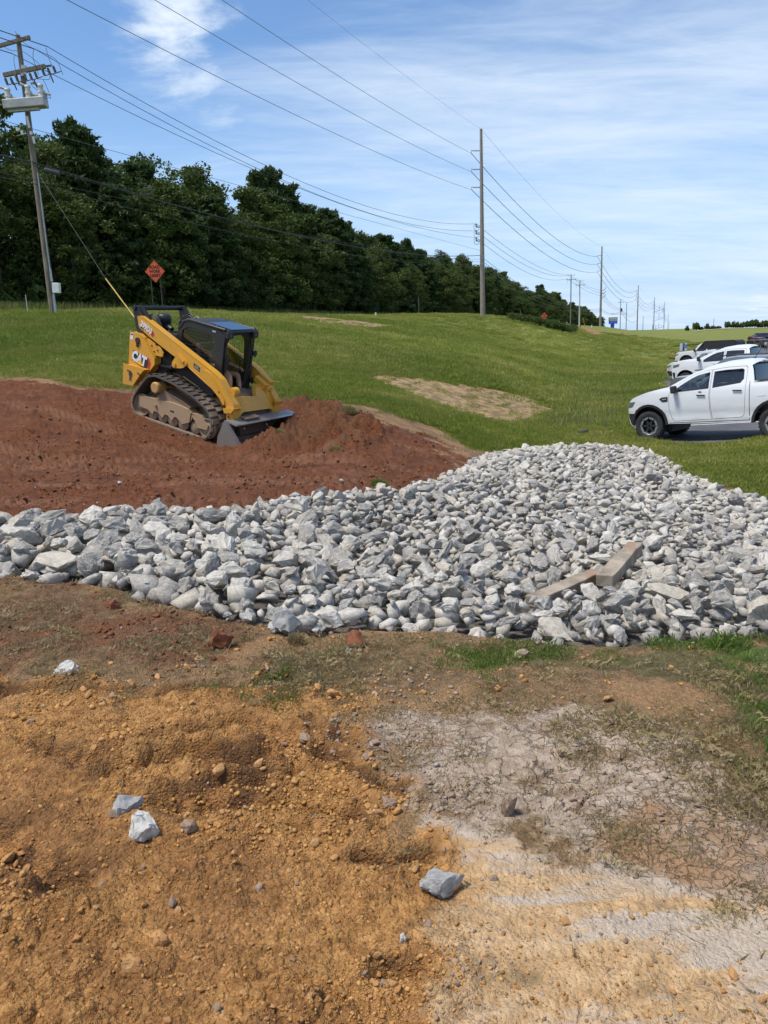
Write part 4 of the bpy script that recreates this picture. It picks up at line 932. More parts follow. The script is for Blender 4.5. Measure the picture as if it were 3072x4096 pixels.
def plant_tree(x, y, h, kind, label, group='trees of the woods', wide=1.0, name=None):
    me, tm = TV[kind][RND.randrange(len(TV[kind]))]; r = empty(name or {'broad': 'leafy_tree', 'pine': 'pine_tree', 'light': 'leafy_tree'}[kind], (x, y, Hs(x, y) - .15), (RND.gauss(0, .02), RND.gauss(0, .02), RND.uniform(0, 6.28)))
    s = h / 15.0; w_ = (s ** .6) * wide; r.scale = (w_, w_, s)
    obj('crown', me, r); obj('trunk', tm, r); return tag(r, label, 'tree', group)
def where_txt(px, row):
    d = px / 1.852; P_ = [(-60, 'beyond the switch pole outward'), (30, 'left of the switch pole'), (75, 'right behind the switch pole'), (130, 'just past the switch pole'), (190, 'between pole and twin treetops'), (240, 'above the yellow guy guard'), (300, 'just before the orange sign'), (345, 'directly behind the orange sign'), (400, 'just past the orange sign'), (460, 'over the loader cab roof'), (520, 'below the low gap in the skyline'), (570, 'before the tallest pine'), (620, 'under the tallest pine'), (680, 'just past the tallest pine'), (740, 'midway along the woods'), (800, 'past the middle of the woods'), (860, 'by the flat-topped pine'), (920, 'between flat-topped pine and tall pole'), (990, 'just before the tall pole'), (1050, 'behind the tall pole'), (1110, 'just past the tall pole'), (1160, 'over the far orange sign'), (1210, 'by the far round-headed tree'), (1250, 'by the timber pair of poles'), (1400, 'at the far end')]
    return ('in front, ' if row == 0 else 'standing back, ') + min(P_, key=lambda q: abs(q[0] - d))[1]
TREES = []
for row, (off, y0, y1, st) in enumerate(((0, 30, 400, 3.0), (4.5, 34, 390, 3.3), (9.5, 38, 260, 4.0))):
    Y = y0
    while Y < y1:
        ex = -27 + .4 * (Y - 52) + (3.0 if Y > 60 else 0); x = ex - .93 * off + RND.uniform(-1, 1) - (1.5 if row == 0 else 0); y = Y + .37 * off + RND.uniform(-1, 1)
        if y < 30: Y += st; continue
        px = float(project(np.array([x, y, 5.0]))[0]); hs = top_h(x, y, skyline(px))
        if row == 0: h = hs * RND.uniform(.68, .90)
        elif row == 1: h = hs * RND.uniform(.87, 1.06)
        else: h = hs * RND.uniform(.93, 1.01)
        h = min(h, 24); d = px / 1.852
        kind = RND.choices(['broad', 'pine', 'light'], [5, 3.4, 1.8 if d > 380 and d < 480 else 1.0])[0]
        if row >= 1 and (560 < d < 660 or 700 < d < 900): kind = 'pine' if RND.random() < .7 else 'broad'
        if row == 1 and 980 < d < 1025: kind = 'light'
        plant_tree(x, y, h, kind, wide=1.12, label=f'{"tall" if h > 13 else "lower"} {KTXT[kind]} {where_txt(px, row)}')
        TREES.append((x, y)); Y += (st + Y * .012) * RND.uniform(.85, 1.2)
# standouts on the skyline
for d, kind, lb in ((182, 'pine', 'small-leaved tree whose twin tops stand up beside the timber pole'), (605, 'pine', 'tallest ragged pine rising above the woods behind the loader cab'), (440, 'light', 'pale pointed treetop left of the tallest pine'), (1000, 'light', 'round pale treetop just left of the tall grey pole'), (1272, 'broad', 'last tree before the blue sign by the tall pole'), (1168, 'broad', 'round-headed tree with sky round it near the far orange sign'), (880, 'pine', 'flat-topped pine standing over the woods'), (20, 'broad', 'highest leafy tree behind the timber pole')):
    px = d * 1.852; Y = 49.8 / (.4 + 3.0 / 60 * 0 - (px - 1536) / FPX) if d < 1100 else (330 if d > 1200 else 240); Y = max(Y, 50) + 3
    x = (px - 1536) / FPX * Y; x = atY(px, 1200, Y)[0]
    plant_tree(x, Y, min(top_h(x, Y, skyline(px) - 4), 24), kind, lb, None, .72)
# low growth along the wood edge
def shrub_mesh(seed, mt, leaf=.16):
    rng = np.random.RandomState(seed); n = 60; c = rng.normal(size=(n, 3)); c /= np.linalg.norm(c, axis=1, keepdims=True); c *= rng.uniform(.3, .85, (n, 1)); c[:, 2] = np.abs(c[:, 2]) * .9
    V, F, sh = leaves_np(c, rng.uniform(.18, .32, n), 30, leaf, rng, .3, 1.5); me = np_mesh('shrub', V, F, mt); set_attr(me, 'leaf', sh); return me
SHR = [shrub_mesh(5, M_LEAF), shrub_mesh(6, M_LEAF), shrub_mesh(7, M_LIGHTLEAF), shrub_mesh(8, M_PINE)]
Y = 40.0; k = 0
while Y < 300:
    x = -27 + .4 * (Y - 52) + RND.uniform(.2, 2.4); o = obj('shrub', SHR[k % 4 if RND.random() < .6 else 0]); s = RND.uniform(1.3, 2.6); o.location = (x, Y, Hs(x, Y) - .1); o.scale = (s * RND.uniform(1, 1.4), s * 1.1, s * RND.uniform(.7, 1.2)); o.rotation_euler = (0, 0, RND.uniform(0, 6.28))
    px = float(project(np.array([x, Y, 5.0]))[0]); tag(o, f'low {"dark green" if o.data is not SHR[2] else "yellowish green"} bush at the woods edge {where_txt(px, 0).replace("in front, ", "")}', 'bush', 'bushes along the edge of the woods')
    Y += (2.2 + Y * .012) * RND.uniform(.8, 1.3); k += 1
# straggling small trees on the far skyline
for d, h, w_ in ((1484, 14, 8), (1503, 20, 14), (1514, 9, 10), (1527, 15, 10), (1538, 9, 12), (1550, 8, 14), (1571, 18, 12), (1583, 17, 12), (1592, 16, 10), (1600, 14, 9), (1610, 17, 12), (1619, 19, 14), (1630, 22, 16), (1641, 15, 12), (1652, 20, 14), (1664, 19, 16), (1680, 20, 16), (1700, 22, 18)):
    px = d * 1.852; g = atY(px, 1312, 262); hh = h * 1.852 / FPX * 262; r = empty('scrub_tree', (g[0], 262, Hs(g[0], 262) - .2)); s = hh / 1.0
    c = obj('crown', SHR[RND.randrange(2)], r); c.scale = (w_ * 1.852 / FPX * 262 * .62,) * 2 + (hh * .75,); c.location = (0, 0, hh * .28)
    bm = MB(); 
    for q in range(3): bm.tube([(0, 0, -.3), (RND.uniform(-.5, .5), 0, hh * .4), (RND.uniform(-1, 1) * hh * .3, 0, hh * .75)], .06, 5, [.10, .07, .03])
    bm.build('trunk', M_BARK, r); tag(r, 'thin scrubby small tree on the far rise beyond the parked cars', 'tree', 'scrub trees on the far skyline')
# tall weeds along the foot of the woods: a dense fringe of stalks
def fringe(name, n, x_of, hgt, wd, mat, label, seed):
    rng = np.random.RandomState(seed); x, y, b = x_of(rng, n); z = Hmid(x, y); h = hgt * rng.uniform(.5, 1.25, len(x)); a = rng.uniform(0, 6.28, len(x)); w_ = wd * rng.uniform(.6, 1.4, len(x))
    dx = np.cos(a) * w_; dy = np.sin(a) * w_; lx = rng.normal(0, .18, len(x)) * h; ly = rng.normal(0, .18, len(x)) * h
    V = np.stack([np.stack([x - dx, y - dy, z - .02], -1), np.stack([x + dx, y + dy, z - .02], -1), np.stack([x + dx * .7 + lx * .45, y + dy * .7 + ly * .45, z + h * .6], -1), np.stack([x - dx * .2 + lx, y - dy * .2 + ly, z + h], -1)], 1).reshape(-1, 3)
    me = np_mesh(name, V, np.arange(len(V)).reshape(-1, 4), mat); set_attr(me, 'leaf', np.repeat(rng.uniform(0, 1, len(x)), 4)); return tag(obj(name, me), label, 'grass', kind='stuff')
def blade_mat(name, a, b, c3):
    t = NT(name); lf = t.attr('leaf'); P = t.n.new('ShaderNodeNewGeometry').outputs['Position']; oi = t.n.new('ShaderNodeObjectInfo').outputs['Random']
    n = t.noise(.35, 4, .6, P); k = t.mix(lf, a, b); k = t.mix(t.ramp(n, .40, .64), k, c3); n2 = t.noise(.09, 3, .5, P); k = t.mix(t.math('MULTIPLY', t.ramp(n2, .42, .58), .55), k, (.15, .22, .028)); k = t.mix(t.math('MULTIPLY', t.ramp(t.noise(1.6, 5, .65, P), .55, .68), .45), k, (.46, .39, .17))
    tr = t.n.new('ShaderNodeBsdfTranslucent'); t.l.new(k, tr.inputs[0]); m = t.n.new('ShaderNodeMixShader'); m.inputs[0].default_value = .35
    t.fin(k, .6, 0, .25); t.l.new(t.b.outputs[0], m.inputs[1]); t.l.new(tr.outputs[0], m.inputs[2]); t.l.new(m.outputs[0], t.out.inputs[0]); return t.m
M_BLADE = blade_mat('lawn_blades', (.21, .255, .036), (.35, .40, .075), (.43, .405, .110))
M_WEED = blade_mat('tall_weeds', (.17, .19, .06), (.36, .34, .16), (.26, .27, .10))
M_DRY = blade_mat('dry_blades', (.22, .165, .08), (.52, .40, .23), (.36, .29, .14))
M_FRESH = blade_mat('fresh_blades', (.10, .16, .030), (.22, .31, .070), (.16, .23, .05))
def edge_xy(rng, n):
    Y = np.exp(rng.uniform(log(36), log(230), n)); x = -27 + .4 * (Y - 52) + rng.uniform(1.2, 5.5, n) ** 1.0; return x, Y, None
fringe('tall_grass', 26000, edge_xy, .62, .022, M_WEED, 'fringe of tall weeds and seed stalks at the foot of the woods', 3)

# ------------------------------------------------------------------ turf: tufts of blades spread over the lawn
def tuft(name, n, rad, hgt, wd, mat, seed, lean=.35):
    rng = np.random.RandomState(seed); r = rad * np.sqrt(rng.uniform(0, 1, n)); a0 = rng.uniform(0, 6.28, n); x = r * np.cos(a0); y = r * np.sin(a0); h = hgt * rng.uniform(.45, 1.3, n); a = rng.uniform(0, 6.28, n); w_ = wd * rng.uniform(.6, 1.3, n)
    dx = np.cos(a) * w_ / 2; dy = np.sin(a) * w_ / 2; lx = rng.normal(0, lean, n) * h; ly = rng.normal(0, lean, n) * h; z = np.full(n, -.015)
    V = np.stack([np.stack([x - dx, y - dy, z], -1), np.stack([x + dx, y + dy, z], -1), np.stack([x + dx * .6 + lx * .4, y + dy * .6 + ly * .4, h * .62], -1), np.stack([x - dx * .1 + lx, y - dy * .1 + ly, h], -1)], 1).reshape(-1, 3)
    me = np_mesh(name, V, np.arange(len(V)).reshape(-1, 4), mat); set_attr(me, 'leaf', np.repeat(rng.uniform(0, 1, n), 4)); return me
def scatter(name, me, x, y, z, s, label, seed=0, tilt=.1, cat='grass'):
    """one object whose points carry copies of the tuft mesh"""
    rng = np.random.RandomState(seed); n = len(x); pm = bpy.data.meshes.new(name); pm.vertices.add(n); pm.vertices.foreach_set('co', np.stack([x, y, z], -1).astype(np.float32).ravel())
    pm.materials.append(me.materials[0])
    a = pm.attributes.new('rot', 'FLOAT_VECTOR', 'POINT'); a.data.foreach_set('vector', np.stack([rng.normal(0, tilt, n), rng.normal(0, tilt, n), rng.uniform(0, 6.28, n)], -1).astype(np.float32).ravel())
    set_attr(pm, 'sc', s); o = obj(name, pm); src = bpy.data.objects.new(name + '_tuft', me)
    ng = bpy.data.node_groups.new(name, 'GeometryNodeTree'); ng.interface.new_socket('Geometry', in_out='INPUT', socket_type='NodeSocketGeometry'); ng.interface.new_socket('Geometry', in_out='OUTPUT', socket_type='NodeSocketGeometry')
    N = ng.nodes; L = ng.links; gi = N.new('NodeGroupInput'); go = N.new('NodeGroupOutput'); ip = N.new('GeometryNodeInstanceOnPoints'); oi = N.new('GeometryNodeObjectInfo'); oi.inputs[0].default_value = src
    ar = N.new('GeometryNodeInputNamedAttribute'); ar.data_type = 'FLOAT_VECTOR'; ar.inputs[0].default_value = 'rot'; as_ = N.new('GeometryNodeInputNamedAttribute'); as_.data_type = 'FLOAT'; as_.inputs[0].default_value = 'sc'
    L.new(gi.outputs[0], ip.inputs['Points']); L.new(oi.outputs['Geometry'], ip.inputs['Instance']); L.new(ar.outputs['Attribute'], ip.inputs['Rotation']); L.new(as_.outputs['Attribute'], ip.inputs['Scale']); L.new(ip.outputs[0], go.inputs[0])
    md = o.modifiers.new('tufts', 'NODES'); md.node_group = ng; return tag(o, label, cat, kind='stuff')
def lawn_pts(n, r0, r1, seed, azr=33):
    rng = np.random.RandomState(seed); r = np.exp(rng.uniform(log(r0), log(r1), n)); a = rng.uniform(radians(-azr), radians(azr), n); x = r * np.sin(a); y = r * np.cos(a); m = masks(x, y)
    th = smooth(.35, .95, m['lawn'] + (fbm(x * 3, y * 3, 2, 4) - .5) * .5) * (1 - .96 * smooth(.25, .7, m['straw'])) * (1 - m['ridge']) * (1 - m['lot']) * (1 - .75 * m['bare']) * (1 - m['pile']) * (1 - m['red'] * .85)
    k = rng.uniform(0, 1, n) < th; x = x[k]; y = y[k]; m = {q: v[k] for q, v in m.items()}; return x, y, Hfull(x, y, m), rng
T_NEAR = tuft('turf_tuft', 110, .18, .042, .007, M_BLADE, 1); T_FAR = tuft('turf_tuft_far', 130, .42, .060, .018, M_BLADE, 2)
x, y, z, rg = lawn_pts(46000, 9.5, 40, 11); scatter('lawn_grass', T_NEAR, x, y, z, rg.uniform(.7, 1.35, len(x)) * (1 + np.hypot(x, y) / 60), 'mown green turf covering the near slope beyond the clay', 1)
x, y, z, rg = lawn_pts(34000, 30, 170, 12); scatter('lawn_grass', T_FAR, x, y, z, rg.uniform(.6, 1.2, len(x)) * (1 + np.hypot(x, y) / 110), 'green turf on the far slope up to the woods', 2)
# longer grass by the swale in front of the parked vehicles
def swale(rng, n):
    r = np.exp(rng.uniform(log(24), log(62), n)); u = rng.normal(0, .9, n); x = 5.6 + (r - 20) * .37 - 1.6 + u * (1 + r * .02); k = masks(x, r)['straw'] < .1; return x[k], r[k], None
fringe('swale_grass', 4000, swale, .28, .012, M_WEED, 'longer pale seeding grass in the dip before the parked vehicles', 9)
def lot_rim(rng, n):
    t_ = rng.uniform(0, 1, n); x = np.empty(n); y = np.empty(n); seg = (t_ * 5.999).astype(int); f = t_ * 5.999 - seg
    for i in range(6):
        k = seg == i; p, q_ = LOT[i], LOT[i + 1]; x[k] = p[0] + (q_[0] - p[0]) * f[k]; y[k] = p[1] + (q_[1] - p[1]) * f[k]
    return x - rng.uniform(-.05, .3, n), y - rng.uniform(-.05, .28, n), None
fringe('kerb_grass', 2600, lot_rim, .13, .010, M_BLADE, 'uneven grass creeping over the edge of the asphalt', 10)
# sparse near growth on the trampled ground
def near_pts(n, fn, r0, r1, seed):
    rng = np.random.RandomState(seed); r = np.exp(rng.uniform(log(r0), log(r1), n)); a = rng.uniform(radians(-31), radians(31), n); x = r * np.sin(a); y = r * np.cos(a); m = masks(x, y); th = fn(m, x, y) * (1 - m['pile'])
    k = rng.uniform(0, 1, n) < th; x = x[k]; y = y[k]; m = {q: v[k] for q, v in m.items()}; return x, y, Hfull(x, y, m), rng
patch = lambda x, y: smooth(.50, .62, fbm(x * 2.3, y * 2.3, 4, 95))
T_DRY = tuft('dry_tuft', 60, .13, .014, .0017, M_DRY, 21, 1.7); T_WISP = tuft('wisp_tuft', 5, .03, .012, .0011, M_DRY, 22, 1.4); T_GREEN = tuft('green_tuft', 50, .09, .020, .0018, M_FRESH, 23, .7); T_LUSH = tuft('lush_tuft', 40, .09, .05, .005, M_FRESH, 24, .5)
x, y, z, rg = near_pts(26000, lambda m, x, y: np.clip(m['dull'] * 1.0 + m['brown'] * .30 + m['silt'] * .10 + m['tan'] * .0 + (1 - m['orange']) * (1 - m['red']) * (1 - m['lawn']) * (1 - m['tan']) * .25, 0, 1) * (.08 + patch(x, y)), 1.8, 12, 31)
scatter('dry_grass', T_DRY, x, y, z, rg.uniform(.35, 1.0, len(x)), 'matted dry grass on the trampled ground', 3, .3)
x, y, z, rg = near_pts(5000, lambda m, x, y: np.clip(.03 + m['orange'] * .05 + m['brown'] * .2 + m['red'] * .10, 0, 1) * (.2 + patch(x + 9, y)) * (1 - m['lawn']), 1.8, 17, 32)
scatter('dry_straws', T_WISP, x, y, z, rg.uniform(.5, 1.5, len(x)), 'single dry straws and roots on the loose clay', 4, .3)
x, y, z, rg = near_pts(9000, lambda m, x, y: np.clip(m['dull'] * .8, 0, 1) * patch(x + 3, y + 5), 3.0, 9, 33)
scatter('sparse_green_grass', T_GREEN, x, y, z, rg.uniform(.5, 1.3, len(x)), 'thin green grass coming through beside the rock bed', 5, .2)
x, y, z, rg = near_pts(6000, lambda m, x, y: m['green'] * patch(x * 3, y * 3 + 4), 3.5, 8, 34)
scatter('lush_weeds', T_LUSH, x, y, z, rg.uniform(.6, 1.2, len(x)), 'lush green weeds at the corner of the rock bed', 6, .2)
# torn green turf clump on the rim of the rock bed
def clump(px, py, wpx, label, mt=M_FRESH):
    g = ground_hit(px, py); w_ = wpx / FPX * float((g - CAM) @ FWD); rng = np.random.RandomState(int(px)); n = 900; d = rng.normal(size=(n, 3)); d[:, 2] = np.abs(d[:, 2]); d /= np.linalg.norm(d, axis=1, keepdims=True)
    b = d * w_ * .5 * np.array([1, 1, .6]) * rng.uniform(.5, .85, (n, 1)); e = d * w_ * .24 * rng.uniform(.6, 1.3, (n, 1)) + np.array([0, 0, .02]); s = np.cross(d, rng.normal(size=(n, 3))) * .005
    V = np.stack([b - s, b + s, b + e], 1).reshape(-1, 3); me = np_mesh('turf_clump', V, np.arange(n * 3).reshape(-1, 3), mt); set_attr(me, 'leaf', np.repeat(rng.uniform(0, 1, n), 3))
    r = empty('turf_clump', (g[0], g[1], Hs(g[0], g[1]))); obj('blades', me, r); bm = bmesh.new(); bmesh.ops.create_icosphere(bm, subdivisions=2, radius=w_ * .42); bmesh.ops.scale(bm, vec=(1, 1, .55), verts=bm.verts); mm = bpy.data.meshes.new('root_ball'); bm.to_mesh(mm); bm.free(); mm.materials.append(M_CL_R); obj('root_ball', mm, r); return tag(r, label, 'turf')
clump(1515, 1945, 62, 'round green turf clump on the rock bed rim by red soil')
clump(1345, 1835, 52, 'torn turf sod hanging in the red spoil heap', M_DRY); clump(1120, 1815, 46, 'small sod of turf in red soil right of the bucket', M_DRY); clump(1400, 1730, 70, 'ragged sod on top of the red spoil heap', M_DRY)
clump(1185, 2570, 60, 'grassy sod on brown soil in front of the rock bed', M_DRY)
# ------------------------------------------------------------------ poles, insulators, wires
M_STEELP = plain('weathered_steel_pole', (.27, .235, .20), .8, var=.12, scale=1.5)
def wood_mat():
    t = NT('pole_timber'); m = t.coord('Object', (14, 14, .8)); n = t.noise(1.6, 7, .7, m); c = t.coord(); g = t.noise(.6, 4, .6, c)
    k = t.mix(t.ramp(n, .35, .65), (.105, .085, .062), (.30, .26, .205)); k = t.mix(t.ramp(g, .45, .7), k, (.20, .17, .13)); t.bump(n, .9, .02); return t.fin(k, .95)
M_POLEW = wood_mat()
M_GALV = plain('galvanised_metal', (.42, .43, .44), .5, .5, .15, 5); M_WIRE = plain('dark_cable', (.060, .062, .067), .6, var=.05); M_WIREL = plain('light_conductor', (.19, .20, .215), .6, .3, .05)
M_INSUL = plain('grey_insulator', (.36, .37, .39), .45, var=.1); M_PORC = plain('pale_porcelain', (.68, .67, .62), .35, var=.08); M_DKMET = plain('dark_fittings', (.05, .05, .052), .55, .2, .1)
M_YGUARD = plain('yellow_guard', (.50, .34, .07), .6, var=.2); M_WHITEP = plain('white_enamel', (.78, .78, .76), .4, var=.05, dirt=(.4, .38, .34), dirt_amt=.15)
def pole_at(px, pyb, Y): g = atY(px, pyb, Y); return np.array([g[0], Y, Hs(g[0], Y)])
ROADD = np.array([.37, .93]); ROADD /= np.linalg.norm(ROADD); SIDE = np.array([-ROADD[1], ROADD[0]])   # line direction, towards the woods
T_POLES = []
def steel_pole(px, pyt, pyb, Y, label, rb=.34, group='tall steel transmission poles'):
    b = pole_at(px, pyb, Y); h = top_h(b[0], Y, pyt); r = empty('transmission_pole', tuple(b))
    bm = MB(); bm.cyl((0, 0, -.5), (0, 0, h), rb, rb * .48, 20); bm.build('shaft', M_STEELP, r)
    k = h / 24.5; arms = []
    for z in (h - 2.75 * k, h - 5.1 * k, h - 7.4 * k):
        a = MB(); ex = -1.35 * k; a.cyl((-.2, 0, z + .02), (ex, 0, z + .10), .045, .04, 8)
        for q in range(9): a.cyl((ex * (q + 1) / 11, 0, z + .05), (ex * (q + 1) / 11 - .05, 0, z + .05), .085, .085, 8)
        a.cyl((ex, 0, z + .14), (ex, 0, z - .22), .035, .035, 6); a.build('arm', M_INSUL, r); arms.append(Vector((b[0] + ex, Y, b[2] + z - .22)))
    sb = MB(); 
    for i in range(34): sb.cyl((.15, -.05, h * (.42 + .57 * i / 34)), (.36, -.05, h * (.42 + .57 * i / 34)), .012, .012, 4)
    sb.build('step_bolts', M_GALV, r)['kind'] = 'stuff'
    T_POLES.append((b, h, arms)); tag(r, label, 'power pole', group); return r, b, h, arms
t1, b1, h1, arm1 = steel_pole(1931, 516, 1266, 100, 'tallest grey steel pole, standing on the crest where the woods thin out', .33)
t2, b2, h2, arm2 = steel_pole(2401, 986, 1311, 230, 'second tall steel pole along the line, left of the blue sign', .36)
t3, b3, h3, arm3 = steel_pole(2548, 1141, 1320, 412, 'third tall steel pole of the line, right of the blue sign', .36)
t4, b4, h4, arm4 = steel_pole(2614, 1189, 1320, 560, 'fourth steel pole of the line, small against the sky', .36)
t5, b5, h5, arm5 = steel_pole(2655, 1206, 1319, 653, 'fifth pole of the line with spread brackets, farthest tall one', .3)
t6, b6, h6, arm6 = steel_pole(2671, 1256, 1320, 900, 'faint small pole at the end of the line over the rise', .3)
# three insulator brackets and metal bands on the first tall pole
d1 = []
for i, py in enumerate((911, 939, 967)):
    z = top_h(b1[0], 100, py); a = MB(); a.cyl((-.25, 0, z), (-.75, 0, z + .12), .04, .04, 8); a.cyl((-.25, 0, z + .25), (-.8, 0, z + .12), .03, .03, 8)
    for q in range(4): a.cyl((-.7 - q * .0, 0, z + .12 + q * .10), (-.7, 0, z + .17 + q * .10), .11, .11, 10)
    a.tube([(-.75, 0, z + .5), (-1.0, 0, z + .3), (-.95, 0, z - .15), (-.7, 0, z - .3), (-.35, 0, z - .2)], .025, 6); a.build('insulator_bracket', M_DKMET, t1); d1.append(Vector((b1[0] - .72, 100, b1[2] + z + .5)))
bd = MB()
for py in (1025, 1030, 1035, 1055, 1058):
    z = top_h(b1[0], 100, py); rr0 = .33 * (1 - .52 * z / h1) + .012; bd.cyl((0, 0, z), (0, 0, z + .06), rr0, rr0, 20)
bd.build('metal_bands', M_GALV, t1)['kind'] = 'stuff'
comm1 = [Vector((b1[0] - .3, 99.8, b1[2] + top_h(b1[0], 100, py))) for py in (1002, 1022, 1037, 1047, 1060)]
# distribution poles of timber
W_P = []
def timber_pole(px, pyt, pyb, Y, label, r0=.16, arms=True, name='utility_pole', group='timber utility poles along the road'):
    b = pole_at(px, pyb, Y); h = top_h(b[0], Y, pyt); r = empty(name, tuple(b)); bm = MB(); bm.cyl((0, 0, -.4), (0, 0, h), r0, r0 * .62, 12); bm.build('shaft', M_POLEW, r)
    if arms:
        a = MB(); a.box((0, -.15, h - 1.2), (2.3, .09, .11)); a.build('crossarm', M_POLEW, r)
        for s_ in (-1.05, -.35, 1.05):
            c = MB(); c.cyl((s_, -.15, h - 1.2), (s_, -.15, h - .9), .05, .05, 8); c.tube([(s_, -.2, h - 1.2), (s_ + .2, -.3, h - 1.6), (s_ + .05, -.2, h - 1.95)], .02, 5); c.build('insulator', M_INSUL, r)
        c = MB(); 
        for s_ in (-.8, .8): c.cyl((s_, -.15, h - .2), (s_ * .2, 0, h - .1), .03, .03, 6); c.cyl((s_, -.15, h - .2), (s_, -.15, h + .05), .06, .06, 8)
        c.build('bracket', M_GALV, r)
    W_P.append((b, h)); return tag(r, label, 'utility pole', group)
timber_pole(2282, 1098, 1290, 190, 'timber pole behind the hedge with crossarm, nearest of the pair')
timber_pole(2317, 1121, 1298, 206, 'timber pole with a pale lower sleeve, second of the pair')
timber_pole(2480, 1196, 1322, 300, 'timber pole with a dark transformer can right of the blue sign')
timber_pole(2504, 1210, 1324, 326, 'thin timber pole beside the one with the transformer can', arms=False)
timber_pole(2571, 1264, 1322, 425, 'short timber pole between the third and fourth steel poles', arms=False)
timber_pole(2623, 1299, 1320, 520, 'stubby post on the rise beside the fourth steel pole', arms=False)
timber_pole(2675, 1285, 1320, 700, 'short thin pole at the end of the line', arms=False)
timber_pole(2854, 1271, 1312, 262, 'lone thin post among the scrub on the far rise', .09, arms=False, name='post')
ch = [o for o in COL.objects if o.get('label', '').startswith('timber pole with a dark transformer')][0]
b_, h_ = W_P[2]; bm = MB(); bm.cyl((.35, 0, h_ - 4.6), (.35, 0, h_ - 3.4), .33, .33, 12); bm.build('transformer_can', M_DKMET, ch); bm = MB(); bm.tube([(-3.6, 0, h_ * .55), (-1.5, 0, h_ * .53), (2.4, 0, h_ * .52)], .06, 6); bm.build('low_arm', M_POLEW, ch)
ch = [o for o in COL.objects if o.get('label', '').startswith('timber pole with a pale lower')][0]; b_, h_ = W_P[1]
bm = MB(); bm.cyl((0, 0, 0), (0, 0, h_ * .68), .19, .155, 12); bm.build('pale_sleeve', plain('pale_sleeve', (.55, .55, .53), .6), ch)
ch = [o for o in COL.objects if o.get('label', '').startswith('fifth pole')][0]; bm = MB()
for z in (h5 - 6, h5 - 13, h5 - 20): bm.cyl((0, 0, z), (-4.5, 0, z - 1.2), .14, .1, 6); bm.cyl((-4.5, 0, z - 1.2), (-10, 0, z - 2.6), .1, .06, 6); bm.cyl((-4.5, 0, z - 1.2), (-4.2, 0, z + 3.2), .1, .1, 6); bm.cyl((0, 0, z + .5), (-4.4, 0, z + 1.0), .08, .08, 6)
bm.build('spread_brackets', M_DKMET, ch)
# ---- the near pole with crossarms, fused cutouts and a switch platform
B0 = pole_at(213, 1251, 42); PT = atY(71, 141, 42); r0_ = empty('utility_pole', tuple(B0)); tag(r0_, 'nearest timber utility pole with crossarms and a metal switch platform, before the woods', 'utility pole')
TOP = Vector(PT - B0); h0 = TOP.length; AXD = TOP.normalized()
bm = MB(); bm.tube([AXD * (h0 * i / 6 - .5 * (i == 0)) for i in range(7)], .2, 16, [.185 - .075 * i / 6 for i in range(7)]); bm.build('shaft', M_POLEW, r0_)
def L0(px, py, Y=42): return Vector(atY(px, py, Y) - B0)
def arm0(name, a, b, w_, mat):
    bm = MB(); d = (b - a); L = d.length; bm.box(tuple((a + b) / 2), (L, w_, w_ * 1.25), d.to_track_quat('X', 'Z').to_matrix()); return bm.build(name, mat, r0_, bevel=.006)
arm0('crossarm', L0(-40, 194, 41.8), L0(120, 149, 41.8), .13, M_POLEW); arm0('crossarm', L0(14, 301, 41.8), L0(181, 265, 41.8), .15, M_POLEW)
bm = MB(); bm.box(tuple(L0(95, 283, 41.75)), (.28, .04, .5), (0, .2, 0)); bm.build('arm_gusset', M_GALV, r0_)
arm0('cutout_bar', L0(181, 265, 41.6), L0(206, 262, 41.6), .06, M_DKMET)
for px, py in ((20, 312), (42, 310), (62, 300), (96, 296), (118, 292), (138, 285), (168, 275), (190, 271), (212, 264)):
    bm = MB(); a = L0(px, py, 41.5); b = L0(px + 11, py + 28, 41.3); bm.cyl(a, b, .035, .035, 8)
    d = b - a
    for q in range(5): bm.cyl(a + d * (.15 + q * .16), a + d * (.19 + q * .16), .062, .062, 9)
    bm.cyl(b, b + Vector((.28, 0, .07)), .025, .02, 6); bm.build('fused_cutout', M_DKMET, r0_)
for px, py in ((55, 330), (136, 320), (202, 300)):
    bm = MB(); bm.cyl(L0(px, py, 41.3), L0(px + 12, py + 30, 41.3), .035, .03, 8); bm.build('arrester', M_DKMET, r0_)
pl = [L0(22, 406, 41.6), L0(186, 392, 41.6)]; d = pl[1] - pl[0]
bm = MB(); c = (pl[0] + pl[1]) / 2 + Vector((0, -.1, -.22)); bm.box(tuple(c), (d.length, .60, .42), d.to_track_quat('X', 'Z').to_matrix()); bm.build('switch_platform', plain('platform_metal', (.40, .395, .385), .5, .3, .12, 3, dirt=(.25, .2, .15), dirt_amt=.2), r0_, bevel=.03)
bm = MB(); bm.box(tuple(c + Vector((-.1, -.02, -.28))), (d.length * .75, .2, .12), d.to_track_quat('X', 'Z').to_matrix()); bm.build('platform_beam', M_GALV, r0_)
